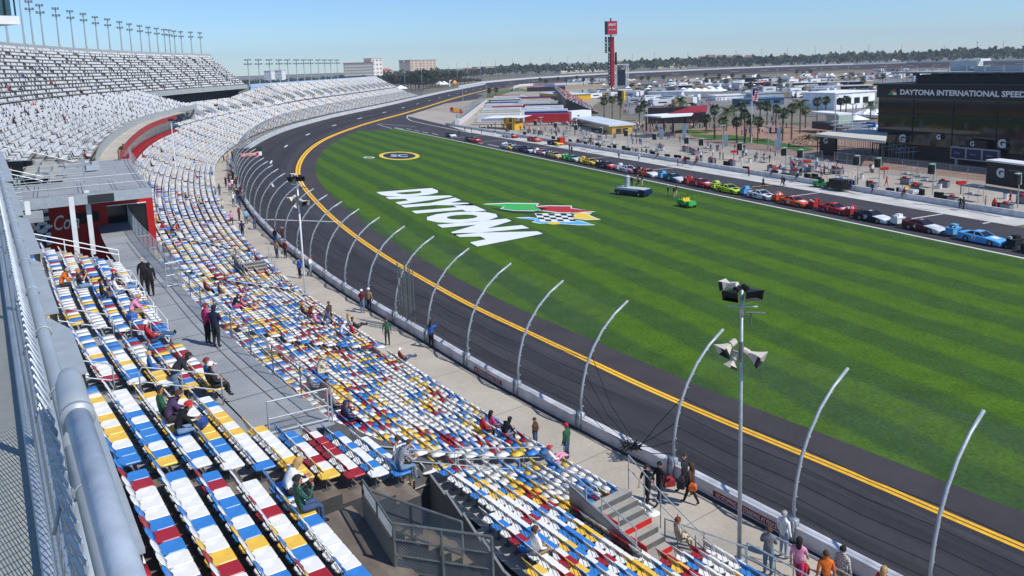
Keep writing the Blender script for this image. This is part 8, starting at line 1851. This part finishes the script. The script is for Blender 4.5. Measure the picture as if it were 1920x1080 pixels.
while x < 1925:
    y = max(bs(x)-rs.uniform(1.0, 6.5), tl(x)+14)if False else bs(x)-rs.uniform(.5, 4)
    wh = 'behind the far grandstand' if x < 640 else 'between the hotel and the far grandstand end' if x < 860 else 'beyond the banked turn, left of the pylon' if x < 1140 else 'beyond the banked turn, right of the pylon' if x < 1500 else 'beyond the far wall at the right'
    kd = 5 if (640 < x < 1100 and rs.random() < .22) or (x > 1100 and rs.random() < .12) else None
    nm = 'bare brownish' if kd == 5 else ('dark green', 'dark green', 'olive green', 'olive green', 'dark green')[i % 5]
    tree(x, max(y, 108.5+0*x if x > 1800 else y), tl(x)+rs.uniform(-1.5, 4), i, f'{nm} tree in the belt of trees {wh}', f'{nm} trees {wh}', rs.uniform(.9, 1.4), kd); i += 1; x += rs.uniform(5, 9)
for x in np.arange(780, 905, 7): tree(x, 168-(x-780)*.10, 142+rs.uniform(-2, 5), int(x), 'low bushy tree between the grandstand end and the turn', 'low bushy trees by the grandstand end', 1.3, rs.choice((2, 3, 5)))
def woods():
    q = MB(); g = random.Random(77)
    for k in range(15000):
        x = g.uniform(455, 1990); d_ = g.uniform(1300, 2100); yy = tl(x); dr = ray(x, yy+1.5); t = d_/np.linalg.norm(dr[:2]); top = (CAM+dr*t); zt = max(6, top[2]); z = zt*g.uniform(.25, 1)**.7*(1+.10*math.sin(x*.21)+.08*math.sin(x*.57)+.05*math.sin(x*1.3)); p = np.array([top[0], top[1], max(1, z)]); s_ = g.uniform(1.6, 3.4); u_ = np.array([g.gauss(0, 1) for _ in range(3)]); u_ /= np.linalg.norm(u_); v_ = np.cross(u_, [g.gauss(0, 1) for _ in range(3)]); v_ /= np.linalg.norm(v_)
        q.poly([p+u_*s_, p+v_*s_, p-u_*s_, p-v_*s_], k % 2)
    o = q.build('woods', m_leafs[:2]); tag(o, 'far woods forming the low green horizon', 'woods', kind='stuff')
woods()
def building(lab, x0, y0, x1, y1, D, yt, wallc, roofc, rows_, cols_, name='building', roof='flat', side=True, winc='2d3540'):
    r, L_, a = root_px(name, lab, 'building', x0, y0, x1, y1); h = h_at(a, yt); q = MB(); ebox(q, L_, D, 0, h); q.build('wall', mat('w_'+wallc, wallc, .8, 0, .06, .05), r)
    q = MB()
    if roof == 'flat': ebox(q, L_+1.2, D+1.2, h, h+.9, -.6, -.6)
    else:
        hr = h*.22; q.add([(-.8, -.8, h), (L_+.8, -.8, h), (L_+.8, D+.8, h), (-.8, D+.8, h), (L_*.06, D/2, h+hr), (L_*.94, D/2, h+hr)], [(0, 1, 5, 4), (1, 2, 5), (2, 3, 4, 5), (3, 0, 4)])
    q.build('roof', mat('r_'+roofc, roofc, .8, 0, .1, .1), r)
    m_ = mat('win_'+winc, winc, .3, 0, .2, .3); n_ = 0
    for j in range(rows_):
        q = MB()
        for i_ in range(cols_): ebox(q, L_/cols_*.5, .2, h*(j+.3)/rows_, h*(j+.75)/rows_, L_*(i_+.25)/cols_, -.12)
        q.build('window', m_, r)
    return r, L_, h
building('long pale hotel block with dark balconies and reddish roof line, above the far grandstand', 646, 158, 702, 156, 22, 119, 'c9c2b5', 'b0705a', 7, 13, winc='4b5560')
building('white end tower of the long hotel', 699, 156, 719, 155, 20, 110, 'e8e2d6', 'd8b8a8', 6, 3, winc='8a8f93')
building('low wing with an orange tiled roof right of the hotel tower', 712, 152, 737, 150, 14, 133, 'dcc9b0', 'b8573a', 2, 6, roof='hip')
building('broad beige tower block with brown stripes beyond the trees', 771, 150, 819, 147, 24, 113, 'd0bda6', 'b8a48c', 8, 7, winc='8d6f5c')
building('left one of two small white towers on the horizon', 497, 160, 510, 159.6, 14, 133.5, 'e9e8e4', 'd9d9d6', 5, 3, winc='a9b0b6'); building('right one of two small white towers on the horizon', 517, 160, 530, 159.6, 14, 132.5, 'e9e8e4', 'd9d9d6', 5, 3, winc='a9b0b6')
building('white gabled apartment row left of the pylon, left block', 1052, 138, 1088, 136, 16, 124, 'e2dcc6', '6f7880', 4, 10, roof='hip'); building('white gabled apartment row left of the pylon, right block', 1089, 136, 1135, 133.5, 16, 121.5, 'e2dcc6', '6f7880', 4, 12, roof='hip')
for x in (1075, 1106): 
    r, L_, a = root_px('billboard', f'white roof billboard on the gabled apartment row, {"left" if x < 1090 else "right"} one', 'billboard', x-8, 134, x+8, 133.5); h = h_at(a, 118); q = MB(); ebox(q, L_, 1, h*.62, h); q.build('panel', MT, r)
building('long cream four storey building right of the giant screen', 1234, 130, 1287, 128, 16, 113.5, 'd8cda8', 'b9ac8a', 4, 14); building('tan building partly behind the giant screen', 1158, 134, 1184, 133, 14, 115, 'c9a98a', 'a98a6c', 4, 6)
for i, (x0, x1, yt) in enumerate(((1310, 1325, 109), (1326, 1342, 107), (1345, 1360, 107), (1363, 1378, 108), (1380, 1392, 106), (1396, 1412, 107))): building(f'brownish apartment house beyond the far wall, {ORD[i]} from the left', x0, 126-i*.5, x1, 125.5-i*.5, 12, yt, 'b0876a', '8c6a54', 3, 5, roof='hip')
building('long orange roofed mall building among the trees left of the pylon', 895, 140, 945, 138, 30, 126, 'd8c8a8', 'b5683f', 2, 14); building('small cream house with orange roof near the turn', 868, 143, 882, 142.5, 12, 130, 'e0cfae', 'c07a4c', 2, 4, roof='hip')
building('large pale blue gabled hall beyond the far wall', 1494, 119.5, 1535, 118.5, 30, 109.5, 'a9b9bf', '9fb0b8', 1, 5, roof='hip'); building('long white flat warehouse beyond the far wall', 1590, 115.5, 1660, 114.5, 30, 106.8, 'e6e4da', 'e6e4da', 1, 12)
building('long tan warehouse beyond the far wall near the right', 1790, 108.5, 1842, 107.8, 30, 96, 'b7a684', 'a5956f', 2, 14); building('white building on the right horizon', 1878, 98, 1894, 97.8, 20, 90, 'e8e6e0', 'e0e0dc', 1, 5); building('pale hall at the right edge of the horizon', 1900, 104, 1935, 103.8, 25, 95, 'ddd9cc', 'cfcabc', 1, 8)
for i, (x, yt) in enumerate(((1462, 99.8), (1469, 99.8))): building(f'narrow orange and white sign tower in the trees, {("left", "right")[i]}', x, 119, x+2.5, 119, 4, yt-(0 if i else -3), 'd9823a', 'e6d2b0', 1, 1)
# water tower
for i, (x, y, yt) in enumerate(((1832, 100, 78.5), (1037, 128, 112), (1800, 100, 89))):
    p = un(x, 104 if i == 0 else 133 if i == 1 else 104, 0); r = empty('water_tower', p); tag(r, ('white water tower on the right horizon', 'small white spire above the trees left of the pylon', 'second pale tower on the right horizon')[i], 'water tower'); h = h_at(p, yt); k = np.linalg.norm(p)/F; q = MB(); q.tube([(0, 0, 0), (0, 0, h)], k*.5, 8); q.build('stem', M_OFFW, r); q = MB(); q.sphere((0, 0, h), k*(2.4 if i == 0 else 1.0), 0, 12, 7, (1, 1, .6)); q.build('tank', MT, r)
# floodlights of the far turn
FL = [(760, 135), (792, 133), (842, 132), (858, 131), (878, 129), (902, 128), (930, 127), (962, 126), (996, 124), (1032, 122), (1065, 121), (1105, 119), (1186, 112), (1227, 111), (1290, 108), (1380, 102), (1428, 100), (1476, 89), (1528, 87), (1576, 85), (1628, 84), (1690, 86), (1770, 88), (1880, 78)]
for i, (x, yt) in enumerate(FL):
    yb = bs(x)+1; p = un(x, max(yb, hb_ if False else yb), 0); h = h_at(p, [115, 114, 121, 119, 118, 115, 112, 111, 109, 108, 107, 104, 101, 99, 97, 94, 92, 90, 87, 85, 84, 85, 86, 78][i]); r = empty('light_mast', p); k = np.linalg.norm(p)/F
    q = MB(); q.tube([(0, 0, 0), (0, 0, h)], k*.34, 6); q.build('mast', M_GALV, r); q = MB(); q.box((0, 0, h), (k*2.6, k*1.0, k*1.6)); q.build('lamp_bank', M_WHITE, r); tag(r, f'floodlight mast along the far turn, {ORD[i]} from the left', 'light mast', 'floodlight masts along the far turn')
# vending tents beyond the wall by the turn
tent('white vendor tents outside the wall by the turn', 826, 165, 842, 164, 8, 158, 152, peaks=2, name='vendor_tent'); tent('white vendor canopy behind the grandstand end', 745, 178, 765, 177, 8, 166, 160, peaks=1, name='vendor_tent')
r, L_, a = root_px('inflatable', 'white and orange inflatable arch outside the wall by the turn', 'inflatable', 843, 162, 858, 161); h = h_at(a, 151); q = MB(); q.tube([(0, 0, 0), (0, 0, h*.9), (L_*.2, 0, h)], .8, 8, 0); q.sphere((L_*.65, 0, h*.55), h*.42, 1, 10, 7, (1.3, .6, 1)); q.build('balloon', [MT, mat('balloon_orange', 'e59a2a', .6)], r)
r = empty('paddock_barrier', un(960, 165, 0)); tag(r, 'white crash barrier curving at the inside of the far turn', 'barrier'); b0 = np.array(r.location); q = MB(); P = [un(x, y, 0)-b0 for x, y in ((962, 171), (963, 166), (975, 162), (1000, 160.5), (1040, 160), (1080, 158.5), (1124, 157))]
for p0, p1 in zip(P[:-1], P[1:]): q.quad(p0, p1, p1+Z*2.2, p0+Z*2.2); q.quad(p0+Z*2.2, p1+Z*2.2, p1+Z*2.2+[0, 1.2, 0], p0+Z*2.2+[0, 1.2, 0])
q.build('panel', m_wall, r)
r = empty('painted_transporter', un(995, 176, 0)); tag(r, 'long low roof painted in orange and blue flames before the garage', 'roof'); b0 = np.array(r.location); q = MB(); A_, B_ = un(988, 172, 0)-b0, un(1060, 170, 0)-b0; dd_ = np.array([0, 9, 0]); q.quad(A_+Z*3.4, A_+(B_-A_)*.5+Z*3.6, A_+(B_-A_)*.5+dd_+Z*4.2, A_+dd_+Z*4.0, 0); q.quad(A_+(B_-A_)*.5+Z*3.6, B_+Z*3.6, B_+dd_+Z*4.2, A_+(B_-A_)*.5+dd_+Z*4.2, 1); q.quad(A_, B_, B_+Z*3.5, A_+Z*3.4, 2); q.build('cover', [mat('flame_orange', 'd9722c', .6, 0, .4, .2, col2='2a3f8a'), mat('flame_blue', '27408c', .6, 0, .3, .1), M_DARK], r)
for o_ in bpy.data.objects:
    if 'label' in o_ and len(o_['label'].split()) > 16: print('LONG', o_.name, o_['label'])
print('people', NP, 'vehicles', cnt, 'objects', len(bpy.data.objects))
# ------------------------------------------------------------------ haze
hz_ = MB(); hz_.box((700, 1950, 62), (4400, 4060, 126)); o = hz_.build('haze', M_DARK); o.data.materials.clear()
m = bpy.data.materials.new('haze'); m.use_nodes = True; n = m.node_tree.nodes; n.clear(); pv = n.new('ShaderNodeVolumePrincipled'); pv.inputs['Color'].default_value = (.80, .88, 1, 1); pv.inputs['Density'].default_value = .00014; pv.inputs['Anisotropy'].default_value = .2
om = n.new('ShaderNodeOutputMaterial'); m.node_tree.links.new(pv.outputs[0], om.inputs['Volume']); o.data.materials.append(m); o['kind'] = 'stuff'; o['label'] = 'thin bluish haze over the whole speedway'; o['category'] = 'haze'
scene.cycles.volume_bounces = 0
